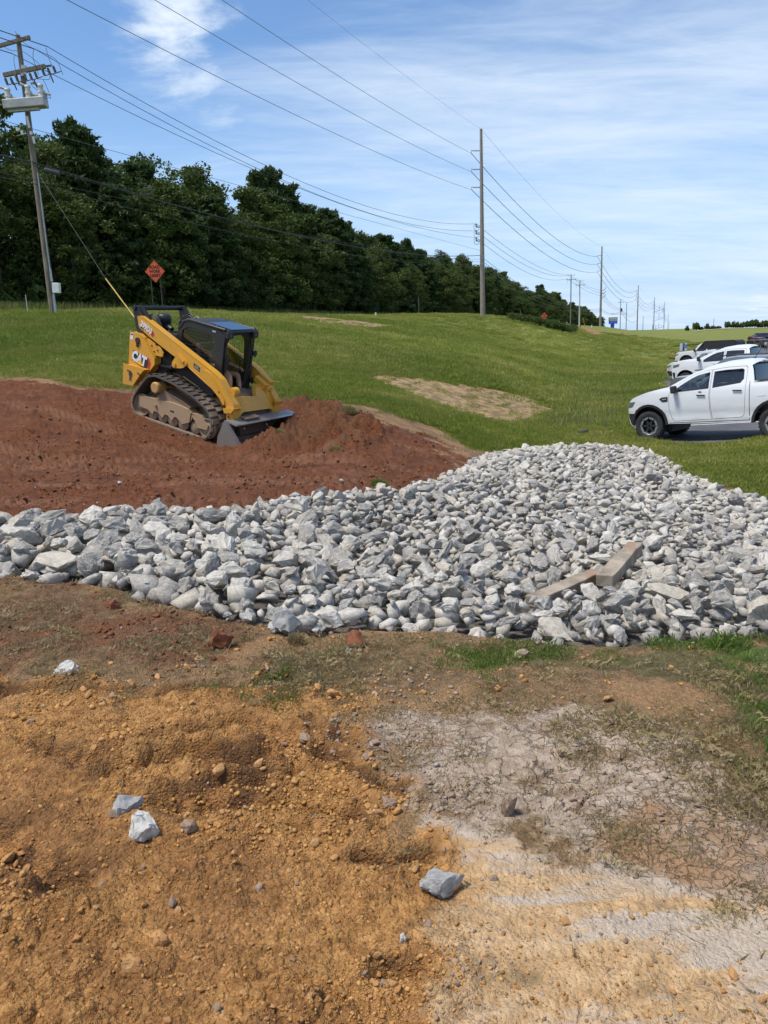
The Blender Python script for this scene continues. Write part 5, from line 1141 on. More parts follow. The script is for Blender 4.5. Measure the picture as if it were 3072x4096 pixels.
for px, py in ((35, 405), (115, 393), (166, 388)):
    bm = MB(); a = L0(px, py, 41.4); u = Vector((0, 0, 1)); bm.cyl(a, a + u * .50, .13, .10, 12); bm.cyl(a + u * .18, a + u * .30, .145, .145, 12)
    for q in range(3): bm.cyl(a + u * (.32 + q * .07), a + u * (.36 + q * .07), .125, .125, 12)
    bm.cyl(a + u * .50, a + u * .58, .15, .12, 12); bm.build('bushing', M_PORC, r0_)
    bm = MB(); bm.tube([a + u * .53, a + Vector((-.25, 0, .62)), a + Vector((-.42, 0, .66))], .06, 8); bm.tube([a + u * .22, a + Vector((.25, 0, .14)), a + Vector((.45, 0, .09))], .055, 8); bm.build('insulator_elbow', plain('tan_insulator', (.42, .36, .28), .5), r0_)
    bm = MB(); bm.cyl(a + Vector((.06, .3, 0)), a + Vector((-.05, .3, .38)), .12, .11, 10); bm.build('tank', M_GALV, r0_)
for px, py, wd, hg in ((72, 517, 14, 9), (88, 530, 9, 15), (124, 532, 9, 11), (112, 488, 7, 40), (135, 560, 7, 24)):
    bm = MB(); k = 42 / FPX; bm.box(tuple(L0(px, py, 41.7)), (wd * k, .05, hg * k), (0, -.1, 0)); bm.build('pole_tag', M_WHITEP, r0_)
bm = MB(); bm.tube([L0(150, 690, 41.78), L0(184, 960, 41.75), L0(200, 1080, 41.75), L0(219, 1245, 41.75)], .03, 8); bm.tube([L0(201, 1075, 41.7), L0(224, 1250, 41.7)], .055, 8); bm.build('conduit', M_GALV, r0_)
bm = MB(); k = 42 / FPX; bm.box(tuple(L0(226, 1152, 41.6)), (26 * k, .28, 37 * k), (0, .06, 0)); bm.build('cabinet', M_WHITEP, r0_, bevel=.02)
bm = MB(); bm.box(tuple(L0(209, 1150, 41.7)), (9 * k, .12, 44 * k), (0, .06, 0)); bm.build('cabinet_bracket', M_DKMET, r0_)
def jump(name, pts, r=.012, mat=M_WIRE):
    bm = MB(); P = [L0(x, y, 41.5) for x, y in pts]; Q = []
    for i in range(len(P) - 1):
        for t_ in (0, .25, .5, .75):
            p0 = P[max(i - 1, 0)]; p1 = P[i]; p2 = P[i + 1]; p3 = P[min(i + 2, len(P) - 1)]
            Q.append(.5 * ((2 * p1) + (p2 - p0) * t_ + (2 * p0 - 5 * p1 + 4 * p2 - p3) * t_ * t_ + (3 * p1 - p0 - 3 * p2 + p3) * t_ ** 3))
    Q.append(P[-1]); bm.tube(Q, r, 5); return bm.build(name, mat, r0_)
for pts in ([(60, 125), (100, 175), (170, 210), (225, 240), (252, 300)], [(135, 197), (132, 230), (145, 270), (155, 300)], [(183, 192), (200, 245), (212, 265)], [(-10, 170), (40, 200), (95, 208), (150, 250), (158, 262)], [(58, 218), (56, 250), (68, 300), (78, 330)], [(145, 315), (195, 318), (198, 305)], [(172, 318), (190, 355), (203, 395), (180, 375)], [(122, 330), (130, 345), (160, 368)], [(105, 320), (92, 330), (95, 360)]): jump('jumper_wire', pts)
# ---- wires
def wire(name, A, B, sag, r, mat, label, group, n=36):
    A = Vector(A); B = Vector(B); bm = MB(); bm.tube([A.lerp(B, i / n) - Vector((0, 0, 4 * sag * (i / n) * (1 - i / n))) for i in range(n + 1)], r, 5)
    return tag(bm.build(name, mat), label, 'power line', group)
def sag_for(A, B, qx, qy):
    """sag that carries the wire through photo point (qx, qy)"""
    A = Vector(A); B = Vector(B); lo, hi = -2.0, 9.0
    def yat(s):
        best = None
        P = [A.lerp(B, i / 160) - Vector((0, 0, 4 * s * (i / 160) * (1 - i / 160))) for i in range(161)]; q = project(np.array(P)); k = np.argmin(np.abs(q[:, 0] - qx)); return q[k, 1]
    for _ in range(24):
        m = (lo + hi) / 2
        if yat(m) > qy: hi = m
        else: lo = m
    return (lo + hi) / 2
W0 = [atY(191, 187, 41.9), atY(143, 198, 41.9), atY(50, 215, 41.9)]
mids = [(1111, 740), (1200, 780), (1080, 694)]
for A, B, m_, lb in zip(W0, d1, ((1111, 684), (1111, 712), (1050, 690)), ('upper', 'middle', 'lower')):
    wire('power_line', A, B, sag_for(A, B, *m_), .016, M_WIRE, f'{lb} of three dark distribution wires from the switch pole to the tall pole', 'wires from the near pole to the tall pole')
for A in W0:
    a = Vector(A); e = a + Vector((-.40, -1, .0)).normalized() * 38 + Vector((0, 0, -.5)); wire('power_line', A, e, .7, .022, M_WIRE, 'distribution wire leaving the near pole away from the woods', 'wires beyond the near pole', 14)
NA = atY(92, 505, 41.9); wire('power_line', NA, comm1[0], sag_for(NA, comm1[0], 1100, 780), .013, M_WIREL, 'thin pale neutral wire crossing in front of the treetops', None)
NA2 = Vector(NA); wire('power_line', NA2, NA2 + Vector((-.4, -1, .02)).normalized() * 30, .3, .013, M_WIREL, 'thin pale neutral wire leaving the near pole', None, 10)
for i, (py, m_, r_) in enumerate(((648, (900, 872), .032), (660, (900, 872), .014), (717, (900, 880), .015), (735, (900, 922), .020))):
    A = atY(128 + i * 3, py, 41.7); B = comm1[i + 1]; wire('telecom_cable', A, B, sag_for(A, B, *m_), r_, M_WIRE, ('thick lashed', 'thin upper', 'slim middle', 'lowest')[i] + ' black telecom cable strung before the woods', 'telecom cables before the woods')
    a = Vector(A); wire('telecom_cable', A, a + Vector((-.42, -1, .015)).normalized() * 30, .35, r_ * .8, M_WIRE, ('thick lashed', 'thin upper', 'slim middle', 'lowest')[i] + ' telecom cable leaving the near pole', 'telecom cables leaving the near pole', 10)
a = Vector(atY(180, 680, 41.4)); b = Vector(atY(236, 694, 41.6)); bm = MB(); bm.cyl(a, b, .12, .12, 12); bm.cyl(a - (b - a) * .06, a, .08, .12, 12); bm.cyl(b, b + (b - a) * .06, .12, .08, 12); tag(bm.build('splice_case', M_WIRE), 'black cable splice case hanging from the cables near the switch pole', 'splice case')
g = Vector(atY(590, 765, 52)); bm = MB()
for q in range(3): bm.tube([g + Vector((cos(i * .7) * (.28 + .04 * q), 0, sin(i * .7) * (.16 + .03 * q))) for i in range(10)], .018, 5)
tag(bm.build('cable_coil', M_WIRE), 'small coil of spare black cable hanging before the woods', 'cable coil')
# transmission conductors: near span runs overhead, the others pole to pole
def over(A, Q, slope, back):
    A = Vector(A); rx = ray(*Q); rx = rx[0] / 1.0; x1, y1 = A.x, A.y; Y = (x1 - slope * y1) / (rx - slope); z = CAM[2] + ray(*Q)[2] * Y; t_ = Y - y1; a_ = 4 * 2.2 / (back * back); b_ = (z - A.z - a_ * t_ * t_) / t_
    return [Vector((x1 + slope * (-s_), y1 - s_, A.z + b_ * (-s_) + a_ * s_ * s_)) for s_ in np.linspace(0, back, 44)]
stat1 = Vector((b1[0], 100, b1[2] + h1))
for A, Q, lb in ((arm1[0], (889, 0), 'top'), (arm1[1], (620, 0), 'middle'), (arm1[2], (269, 0), 'bottom')):
    bm = MB(); bm.tube(over(A, Q, .42, 118), .016, 5); tag(bm.build('power_line', M_WIRE), f'{lb} conductor sweeping overhead to the tall steel pole', 'power line', 'conductors sweeping overhead')
bm = MB(); bm.tube(over(stat1, (1232, 0), .42, 118), .008, 5); tag(bm.build('power_line', M_WIREL), 'thin earth wire sweeping overhead to the top of the tall pole', 'power line')
for (bA, hA, aA), (bB, hB, aB), s_, wn_ in zip(T_POLES[:-1], T_POLES[1:], (3.0, 4.2, 4.0, 3.0, 4.0), ('first and second', 'second and third', 'third and fourth', 'fourth and fifth', 'last two')):
    for i in range(3): wire('power_line', aA[i], aB[i], s_, .03 + .00008 * bA[1], M_WIRE, f'{("top", "middle", "bottom")[i]} conductor between the {wn_} steel poles', 'conductors between the steel poles')
    wire('power_line', (bA[0], bA[1], bA[2] + hA), (bB[0], bB[1], bB[2] + hB), s_ * .6, .014, M_WIREL, f'thin earth wire between the {wn_} steel poles', 'earth wires between the steel poles')
def wtop(i, dz, dx=0): b, h = W_P[i]; return Vector((b[0] + dx, b[1], b[2] + h - dz))
for i, (dz, dx) in enumerate(((.1, 0), (.2, -.6), (.9, -1.0))): wire('power_line', d1[i], wtop(0, dz, dx), 1.6 + .2 * i, .024, M_WIRE, f'{("upper", "middle", "lower")[i]} distribution wire from the tall pole to the timber pair', 'distribution wires past the tall pole'); wire('power_line', wtop(0, dz, dx), wtop(1, dz, dx), .1, .024, M_WIRE, f'{("upper", "middle", "lower")[i]} short wire between the timber pair', 'wires between the timber pair', 8); wire('power_line', wtop(1, dz, dx), Vector((b2[0], b2[1], b2[2] + h2 * (.46 - .035 * i))), .5, .026, M_WIRE, f'{("upper", "middle", "lower")[i]} wire from the timber pair to the second steel pole', 'wires from the timber pair', 14)
for i in range(4): wire('telecom_cable', comm1[i + 1], wtop(0, 6.5 + i * .55), 1.5 + .15 * i, .026, M_WIRE, ('thick', 'upper thin', 'lower thin', 'lowest')[i] + ' telecom cable from the tall pole to the timber pair', 'telecom cables past the tall pole'); wire('telecom_cable', wtop(0, 6.5 + i * .55), wtop(1, 6.5 + i * .5), .1, .026, M_WIRE, ('thick', 'upper thin', 'lower thin', 'lowest')[i] + ' telecom cable between the timber pair', 'telecom cables of the timber pair', 8); wire('telecom_cable', wtop(1, 6.5 + i * .5), Vector((b2[0], b2[1], b2[2] + h2 * (.235 - .012 * i))), .6, .026, M_WIRE, ('thick', 'upper thin', 'lower thin', 'lowest')[i] + ' telecom cable to the second steel pole', 'telecom cables to the second steel pole', 14)
for k_, (z0, z1) in enumerate(((.46, .55), (.42, .50), (.38, .46), (.23, .42), (.21, .38))): wire('power_line', Vector((b2[0], b2[1], b2[2] + h2 * z0)), wtop(2, 12.5 * (1 - z1) * .6), 1.2, .032, M_WIRE, f'wire {("one", "two", "three", "four", "five")[k_]} down the line past the blue sign', 'wires past the blue sign', 16); wire('power_line', wtop(2, 12.5 * (1 - z1) * .6), Vector((b3[0], b3[1], b3[2] + h3 * z0)), 2.2, .036, M_WIRE, f'far wire {("one", "two", "three", "four", "five")[k_]} beyond the transformer pole', 'wires beyond the transformer pole', 16)
bm = MB()
for i, py in enumerate((1162, 1176, 1190)):
    z = top_h(b2[0], 230, py); bm.tube([(0, 0, z), (.9, 0, z + .1), (1.4, 0, z + .8)], .07, 6)
bm.build('side_bracket', M_DKMET, t2)
# guy wire with its yellow guard
ga = Vector(atY(150, 690, 41.9)); gd = Vector(atY(423, 1115, 36.5)); gb = Vector(atY(520, 1240, 34.6)); ge = gb + (gb - gd) * .55
ge.z = Hs(ge.x, ge.y) - .1; bm = MB(); bm.cyl(ga, gd, .010, .010, 5, False); tag(bm.build('guy_wire', M_WIRE), 'thin guy wire running down from the switch pole', 'guy wire')
bm = MB(); bm.cyl(gd, ge, .028, .028, 8); tag(bm.build('guy_guard', M_YGUARD), 'yellow plastic guard round the foot of the guy wire behind the loader', 'wire guard')

# ------------------------------------------------------------------ signs and markers
M_ORSIGN = plain('fluorescent_orange', (1.0, .15, .045), .5, var=.03); M_BLK = plain('sign_black', (.015, .015, .015), .5, var=.02); M_POSTG = plain('green_post', (.07, .085, .06), .6, .3, .2)
def diamond(cx, cy, Y, wpx, pbot, lines, label):
    c = atY(cx, cy, Y); k = Y / FPX; w_ = wpx * k / 2; r = empty('road_work_sign', (c[0], Y, Hs(c[0], Y))); dz = c[2] - Hs(c[0], Y); yaw = .12
    bm = MB(); bm.prism([(0, -w_ * 1.08), (w_, 0), (0, w_ * 1.08), (-w_, 0)], -.006, .006); o = bm.build('panel', M_ORSIGN, r, bevel=.003); o.location = (0, -.05, dz)
    bm = MB(); ins = w_ * .90; q = [(0, -ins * 1.08), (ins, 0), (0, ins * 1.08), (-ins, 0)]; q2 = [(x * .965, z * .965) for x, z in q]
    for i in range(4): j = (i + 1) % 4; bm.add([(q[i][0], 0, q[i][1]), (q[j][0], 0, q[j][1]), (q2[j][0], 0, q2[j][1]), (q2[i][0], 0, q2[i][1])], [(0, 1, 2, 3)])
    o = bm.build('border', M_BLK, r); o.location = (0, -.060, dz)
    for i, s in enumerate(lines):
        M = Matrix.Translation((0, -.062, dz + w_ * (.42 - .42 * i))) @ Matrix.Rotation(radians(90), 4, 'X'); text_mesh('lettering', s, w_ * .43, M_BLK, .002, r, M, bold=.012, sx_=.84)
    for s_ in (-1, 1):
        x = s_ * w_ * .48 - .02; bm = MB(); bm.box((x, 0, dz / 2 - .1), (.06, .045, dz + .1)); bm.build('post', M_POSTG, r)
    return tag(r, label, 'road sign')
diamond(620, 1086, 60, 75, 1236, ('ROAD', 'WORK', '1500FT'), 'orange diamond ROAD WORK 1500FT sign on two posts before the woods')
diamond(2177, 1264, 182, 25, 1290, ('ROAD', 'WORK', 'AHEAD'), 'small distant orange diamond road work sign above the hedge')
# blue monument sign
def monument():
    Y = 330; c = atY(2452, 1283, Y); k = Y / FPX; z0 = Hs(c[0], Y); r = empty('monument_sign', (c[0], Y, z0)); zc = c[2] - z0; B = plain('sign_blue', (.01, .09, .42), .4, var=.03); LB = plain('sign_bright_blue', (.01, .03, .85), .3, var=.03); Wm = plain('sign_white', (.55, .58, .58), .5, var=.03)
    bm = MB(); bm.box((-.2, 0, (zc - 1.2) / 2), (13 * k, .6, zc - 1.2)); bm.build('post', B, r)
    bm = MB(); bm.box((0, -.1, zc + 5.5 * k), (32 * k, .7, 14 * k)); bm.build('name_panel', Wm, r); bm = MB(); bm.box((0, -.1, zc - 6.5 * k), (32 * k, .7, 10 * k)); bm.build('message_panel', LB, r)
    bm = MB()
    for x, z, a, b in ((0, 12.6, 33, .8), (0, -1.5, 33, .6), (-16.2, 5.5, .8, 14), (16.2, 5.5, .8, 14)): bm.box((x * k, -.12, zc + z * k), (a * k, .76, b * k))
    bm.build('panel_frame', M_DKMET, r)
    bm = MB(); bm.tube([(-12.0 * k + 4 * k * cos(t_), -.5, zc + 5.5 * k + 4 * k * sin(t_)) for t_ in np.linspace(.7, 5.6, 12)], .07, 5)
    for i, w_ in enumerate((2, 2, 2.4, 2, 2, 2.2, 2)): bm.box(((-6 + i * 2.9) * k, -.5, zc + 5.5 * k), (w_ * k, .06, 3.6 * k if i % 3 else 4.6 * k))
    bm.build('lettering', M_INSUL, r)['kind'] = 'stuff'
    bm = MB()
    for j, z in enumerate((-4.6, -8)):
        for i in range(8): bm.box(((-12 + i * 3.3) * k, -.47, zc + z * k), (2.4 * k, .04, 1.0 * k))
    bm.build('message_lettering', Wm, r)['kind'] = 'stuff'
    tag(r, 'blue roadside sign with white name panel and bright message board', 'sign')
monument()
# clipped hedge on the crest
def hedge():
    r = empty('hedge', (0, 0, 0)); rng = np.random.RandomState(4); pts = [(2118, 1286), (2165, 1300), (2215, 1312), (2262, 1322), (2302, 1322)]; c = []
    row = []
    for j, back in enumerate((0, 2.6)):
        for (a, b), (a2, b2_) in zip(pts[:-1], pts[1:]):
            for t_ in np.linspace(0, 1, 26, endpoint=False):
                px = a + (a2 - a) * t_ ; py = b + (b2_ - b) * t_; q = ground_hit(px, py + 6); row.append((q[0] + back * .93 * -1, q[1] + back * .37))
    row = np.array(row); g = Hmid(row[:, 0], row[:, 1])
    for (x, y), z in zip(row, g):
        for _ in range(5): c.append((x + rng.normal() * .3, y + rng.normal() * .3, z + rng.uniform(.1, .85)))
    V, F, sh = leaves_np(np.array(c), np.full(len(c), .34), 26, .10, rng, .2, 1.3); me = np_mesh('foliage', V, F, M_LEAF); set_attr(me, 'leaf', sh); obj('foliage', me, r); tag(r, 'dark clipped hedge on the crest below the far orange sign', 'hedge')
hedge()
M_BARRELO = plain('barrel_orange', (.75, .25, .08), .5)
def marker(px, py, Y, h, r_, mat, name, label, cat, lean=0.0, band=None, group=None):
    b = pole_at(px, py, Y); r = empty(name, tuple(b), (0, lean, 0)); bm = MB(); bm.cyl((0, 0, -.1), (0, 0, h), r_, r_ * .8, 10); bm.build('body', mat, r)
    if band is not None: bm = MB(); bm.cyl((0, 0, h * .55), (0, 0, h * .8), r_ * .92, r_ * .90, 10); bm.build('band', band, r)
    return tag(r, label, cat, group)
marker(2264, 1288, 188, 1.15, .16, plain('pale_yellow', (.55, .52, .25), .6), 'traffic_drum', 'leaning pale yellow tube beside the nearest timber pole of the pair', 'marker', .2)
marker(2272, 1289, 188, .85, .20, M_WHITEP, 'traffic_drum', 'white and orange traffic drum beside the timber pole', 'traffic drum', 0, M_BARRELO)
marker(2367, 1305, 200, .6, .14, M_WHITEP, 'traffic_cone', 'little white and orange cone on the crest before the steel pole', 'traffic cone', 0, M_BARRELO)
marker(2340, 1300, 200, 2.4, .07, M_YGUARD, 'wire_guard', 'slanting yellow wire guard beside the sleeved timber pole', 'wire guard', -.25)
marker(2082, 1275, 120, 1.3, .05, M_POLEW, 'marker_post', 'short wooden marker post on the crest right of the tall pole', 'post')
marker(1676, 1262, 88, 2.2, .03, M_POLEW, 'marker_post', 'thin pale post standing at the edge of the woods', 'post')
marker(1503, 1258, 84, .42, .10, M_WHITEP, 'marker_post', 'stubby white marker at the edge of the woods', 'post')
marker(111, 1250, 44, .98, .018, M_WHITEP, 'marker_post', 'thin white stake left of the switch pole', 'post')
marker(424, 1252, 43, .28, .035, M_BARRELO, 'marker_flag', 'little orange survey flag before the woods', 'flag')
marker(268, 1253, 43, .12, .07, M_WHITEP, 'survey_cap', 'small white cap sticking up by the switch pole', 'marker')
marker(2610 + 0, 1318, 470, 3, .2, M_POLEW, 'post', 'short post near the fourth steel pole', 'post')
# black corrugated pipe end lying in the grass
g = ground_hit(2335, 1740); bm = MB(); a = Vector(g) + Vector((-.2, -.05, .05)); b = Vector(g) + Vector((.16, .30, .07)); bm.cyl(a, b, .05, .05, 14, False)
for i in range(12): p = a.lerp(b, i / 11); d = (b - a).normalized() * .012; bm.cyl(p - d, p + d, .058, .058, 14)
tag(bm.build('drain_pipe', M_WIRE), 'short black corrugated pipe in the grass beyond the rock bed', 'pipe')
# scraps on the lawn
for px, py, s, lb in ((2617, 1487, .09, 'small white paper ball in the grass by the parked vehicles'), (2638, 1541, .12, 'crumpled white scrap in the grass in front of the grey car'), (1240, 1272, .12, 'tiny white scrap on the crest lawn')):
    g = ground_hit(px, py); o = obj('litter', HI[3].copy()); o.data.materials.clear(); o.data.materials.append(M_WHITEP); o.location = (g[0], g[1], Hs(g[0], g[1]) + .09); o.scale = (s, s, s * .6); tag(o, lb, 'litter')
# ------------------------------------------------------------------ road vehicles
def paint(name, col, rough=.28, metal=0.0, dirt=None):
    if name in _MC: return _MC[name]
    t = NT(name); c = t.coord(); n = t.noise(2.0, 5, .6, c); sz = t.n.new('ShaderNodeSeparateXYZ'); t.l.new(c, sz.inputs[0])
    low = t.math('MULTIPLY', t.ramp(sz.outputs[2], .95, .35), t.ramp(n, .35, .75)); k = t.mix(t.math('MULTIPLY', low, .45), col, dirt or (.36, .31, .26)); t.fin(k, rough, metal)
    t.b.inputs['Coat Weight'].default_value = .6; t.b.inputs['Coat Roughness'].default_value = .06; _MC[name] = t.m; return t.m
M_TYRE = plain('tyre_rubber', (.028, .028, .030), .85, var=.2, scale=12, dirt=(.12, .10, .08), dirt_amt=.15); M_BLKPL = plain('black_plastic', (.022, .022, .024), .6, var=.1); M_ALLOY = plain('machined_alloy', (.48, .48, .49), .35, .6, .08)
M_CABIN = plain('cabin_trim', (.055, .058, .062), .8, var=.15); M_SEATG = plain('seat_grey', (.20, .21, .22), .8, var=.1); M_AMBER = plain('amber_lens', (.75, .20, .03), .25, var=.05); M_REDL = plain('red_lens', (.55, .02, .03), .25, var=.05); M_LAMP = plain('lamp_lens', (.16, .17, .18), .12, .2, .1); M_CHROME = plain('chrome', (.62, .62, .63), .15, .9, .03)
G_CLEAR = glassy('window_glass', (.55, .64, .62), .15); G_DARK = glassy('privacy_glass', (.09, .095, .10), .15)
def mkY(hw, zb, tumble, xf, xr, cf=.75, rf=.16, cr=.35, rr_=.07, zs=.45):
    def f(x, z):
        y = hw - .022 * (1 - min(max((z - zs) / .55, 0), 1)) ** 2 - .018 * max(0, (z - (zb - .22)) / .22 if z < zb else 1)
        if z > zb: y -= (z - zb) * tumble
        if z > zs + .1 and z < zs + .34: y -= .012 * sin((z - zs - .1) / .24 * pi)
        t = min(max((x - (xf - cf)) / cf, 0), 1); y -= rf * t * t; t = min(max(((xr + cr) - x) / cr, 0), 1); y -= rr_ * t * t
        return y
    return f
def panel(name, outer, holes, Y, sgn, mat, parent, off=0.0, thick=.02, dx=.22, dz=.10):
    loops = [[Vector((p[0], p[1], 0)) for p in outer]] + [[Vector((p[0], p[1], 0)) for p in h] for h in holes]; allp = [v for l in loops for v in l]
    bm = bmesh.new(); vs = [bm.verts.new(p) for p in allp]
    for q in tessellate_polygon(loops):
        try: bm.faces.new([vs[i] for i in q])
        except ValueError: pass
    xs = [p[0] for p in outer]; zs = [p[1] for p in outer]; v = math.floor(min(xs) / dx) * dx
    while v < max(xs):
        bmesh.ops.bisect_plane(bm, geom=bm.verts[:] + bm.edges[:] + bm.faces[:], plane_co=(v, 0, 0), plane_no=(1, 0, 0)); v += dx
    v = math.floor(min(zs) / dz) * dz
    while v < max(zs):
        bmesh.ops.bisect_plane(bm, geom=bm.verts[:] + bm.edges[:] + bm.faces[:], plane_co=(0, v, 0), plane_no=(0, 1, 0)); v += dz
    for u in bm.verts: u.co = Vector((u.co.x, sgn * (Y(u.co.x, u.co.y) + off), u.co.y))
    bm.normal_update()
    for f in bm.faces:
        if f.normal.y * sgn < 0: f.normal_flip()
        f.smooth = True
    me = bpy.data.meshes.new(name); bm.to_mesh(me); bm.free(); me.materials.append(mat); o = obj(name, me, parent)
    if thick: m = o.modifiers.new('t', 'SOLIDIFY'); m.thickness = thick; m.offset = -1; e = o.modifiers.new('e', 'EDGE_SPLIT'); e.split_angle = radians(40)
    return o
def ribbon(name, path, Y, crown, mat, parent, n=9, inset=0.0, off=0.0, thick=0):
    """surface across the vehicle along a side-view path; crown lifts its middle"""
    V = []; m = len(path)
    for i, (x, z) in enumerate(path):
        yy = Y(x, z) - inset; d = Vector((path[min(i + 1, m - 1)][0] - path[max(i - 1, 0)][0], path[min(i + 1, m - 1)][1] - path[max(i - 1, 0)][1])); d.normalize(); nx, nz = d.y, -d.x
        if isinstance(crown, (list, tuple)): c = crown[i]
        else: c = crown
        for j in range(n):
            t = -1 + 2 * j / (n - 1); k = c * (1 - abs(t) ** 2.6) + off; V.append((x + nx * k, yy * t, z + nz * k))
    F = [(i * n + j, i * n + j + 1, (i + 1) * n + j + 1, (i + 1) * n + j) for i in range(m - 1) for j in range(n - 1)]
    o = obj(name, mesh_from(name, V, F, mat, smooth=True), parent)
    if thick: q = o.modifiers.new('t', 'SOLIDIFY'); q.thickness = thick; q.offset = 0
    return o
def arch(cx, cz, r, z0, z1=None, n=12, rev=False):
    a0 = math.asin(max(-1, min(1, (z0 - cz) / r))); a1 = math.asin(max(-1, min(1, ((z1 if z1 is not None else z0) - cz) / r))); A = [pi - a0 + (a1 - (pi - a0)) * i / n for i in range(n + 1)]
    p = [(cx + r * cos(a), cz + r * sin(a)) for a in A]; return p[::-1] if rev else p
def wheel_set(root, xs, R, hw, rimr, style, tw=.25):
    for x in xs:
        for s in (1, -1):
            bm = MB(); yo = s * (hw - .02); yi = s * (hw - .02 - tw); c = (x, 0, R)
            bm.lathe([(rimr, yi), (R * .93, yi), (R, yi + s * .03), (R, yo - s * .03), (R * .97, yo - s * .008), (R * .90, yo), (rimr + .02, yo - s * .004), (rimr, yo - s * .02)], c, 'y', 36)
            tread = []
            wl_ = bm.build('wheel', M_TYRE, root)
            for k in range(28):
                a = 2 * pi * k / 28; tread.append(a)
            tb = MB()
            for a in tread: tb.box((x + (R + .003) * cos(a), (yo + yi) / 2, R + (R + .003) * sin(a)), (.012, tw * .92, R * .13), Matrix.Rotation(-a, 3, 'Y'))
            q = tb.build('tread', M_TYRE, wl_); q['kind'] = 'stuff'
            rb = MB(); rb.lathe([(rimr, yo - s * .018), (rimr - .03, yo - s * .03), (rimr - .035, yo - s * .12)], c, 'y', 36); rb.lathe([(0.0, yo - s * .11), (rimr - .03, yo - s * .12)], c, 'y', 24)
            rb.build('rim', M_BLKPL if style == 'pocket' else M_ALLOY, wl_)
            sp = MB()
            if style == 'pocket':
                for k in range(8):
                    a0 = 2 * pi * (k + .12) / 8; a1 = 2 * pi * (k + .88) / 8; P = [(x + rimr * cos(a0 + (a1 - a0) * i / 6), R + rimr * sin(a0 + (a1 - a0) * i / 6)) for i in range(7)] + [(x + (rimr - .055) * cos(a1 + (a0 - a1) * i / 6), R + (rimr - .055) * sin(a1 + (a0 - a1) * i / 6)) for i in range(7)]
                    sp.prism(P, yo - s * .03, yo - s * .012)
                sp.lathe([(rimr, yo - s * .012), (rimr - .022, yo - s * .012), (rimr - .022, yo - s * .03)], c, 'y', 36)
                for k in range(6): a = 2 * pi * k / 6 + .3; sp.cyl((x + .065 * cos(a), yo - s * .07, R + .065 * sin(a)), (x + .065 * cos(a), yo - s * .05, R + .065 * sin(a)), .013, .013, 8)
                sp.build('rim_trim', M_ALLOY, wl_)
                sp = MB()
                for k in range(6): a = 2 * pi * k / 6; sp.box((x + rimr * .45 * cos(a), yo - s * .06, R + rimr * .45 * sin(a)), (rimr * .95, .04, .055), Matrix.Rotation(-a, 3, 'Y'))
                sp.cyl((x, yo - s * .09, R), (x, yo - s * .045, R), .085, .075, 16); sp.build('spokes', M_BLKPL, wl_)
            else:
                for k in range(6): a = 2 * pi * k / 6; sp.box((x + rimr * .5 * cos(a), yo - s * .05, R + rimr * .5 * sin(a)), (rimr, .03, .06), Matrix.Rotation(-a, 3, 'Y'))
                sp.build('spokes', M_ALLOY, wl_)
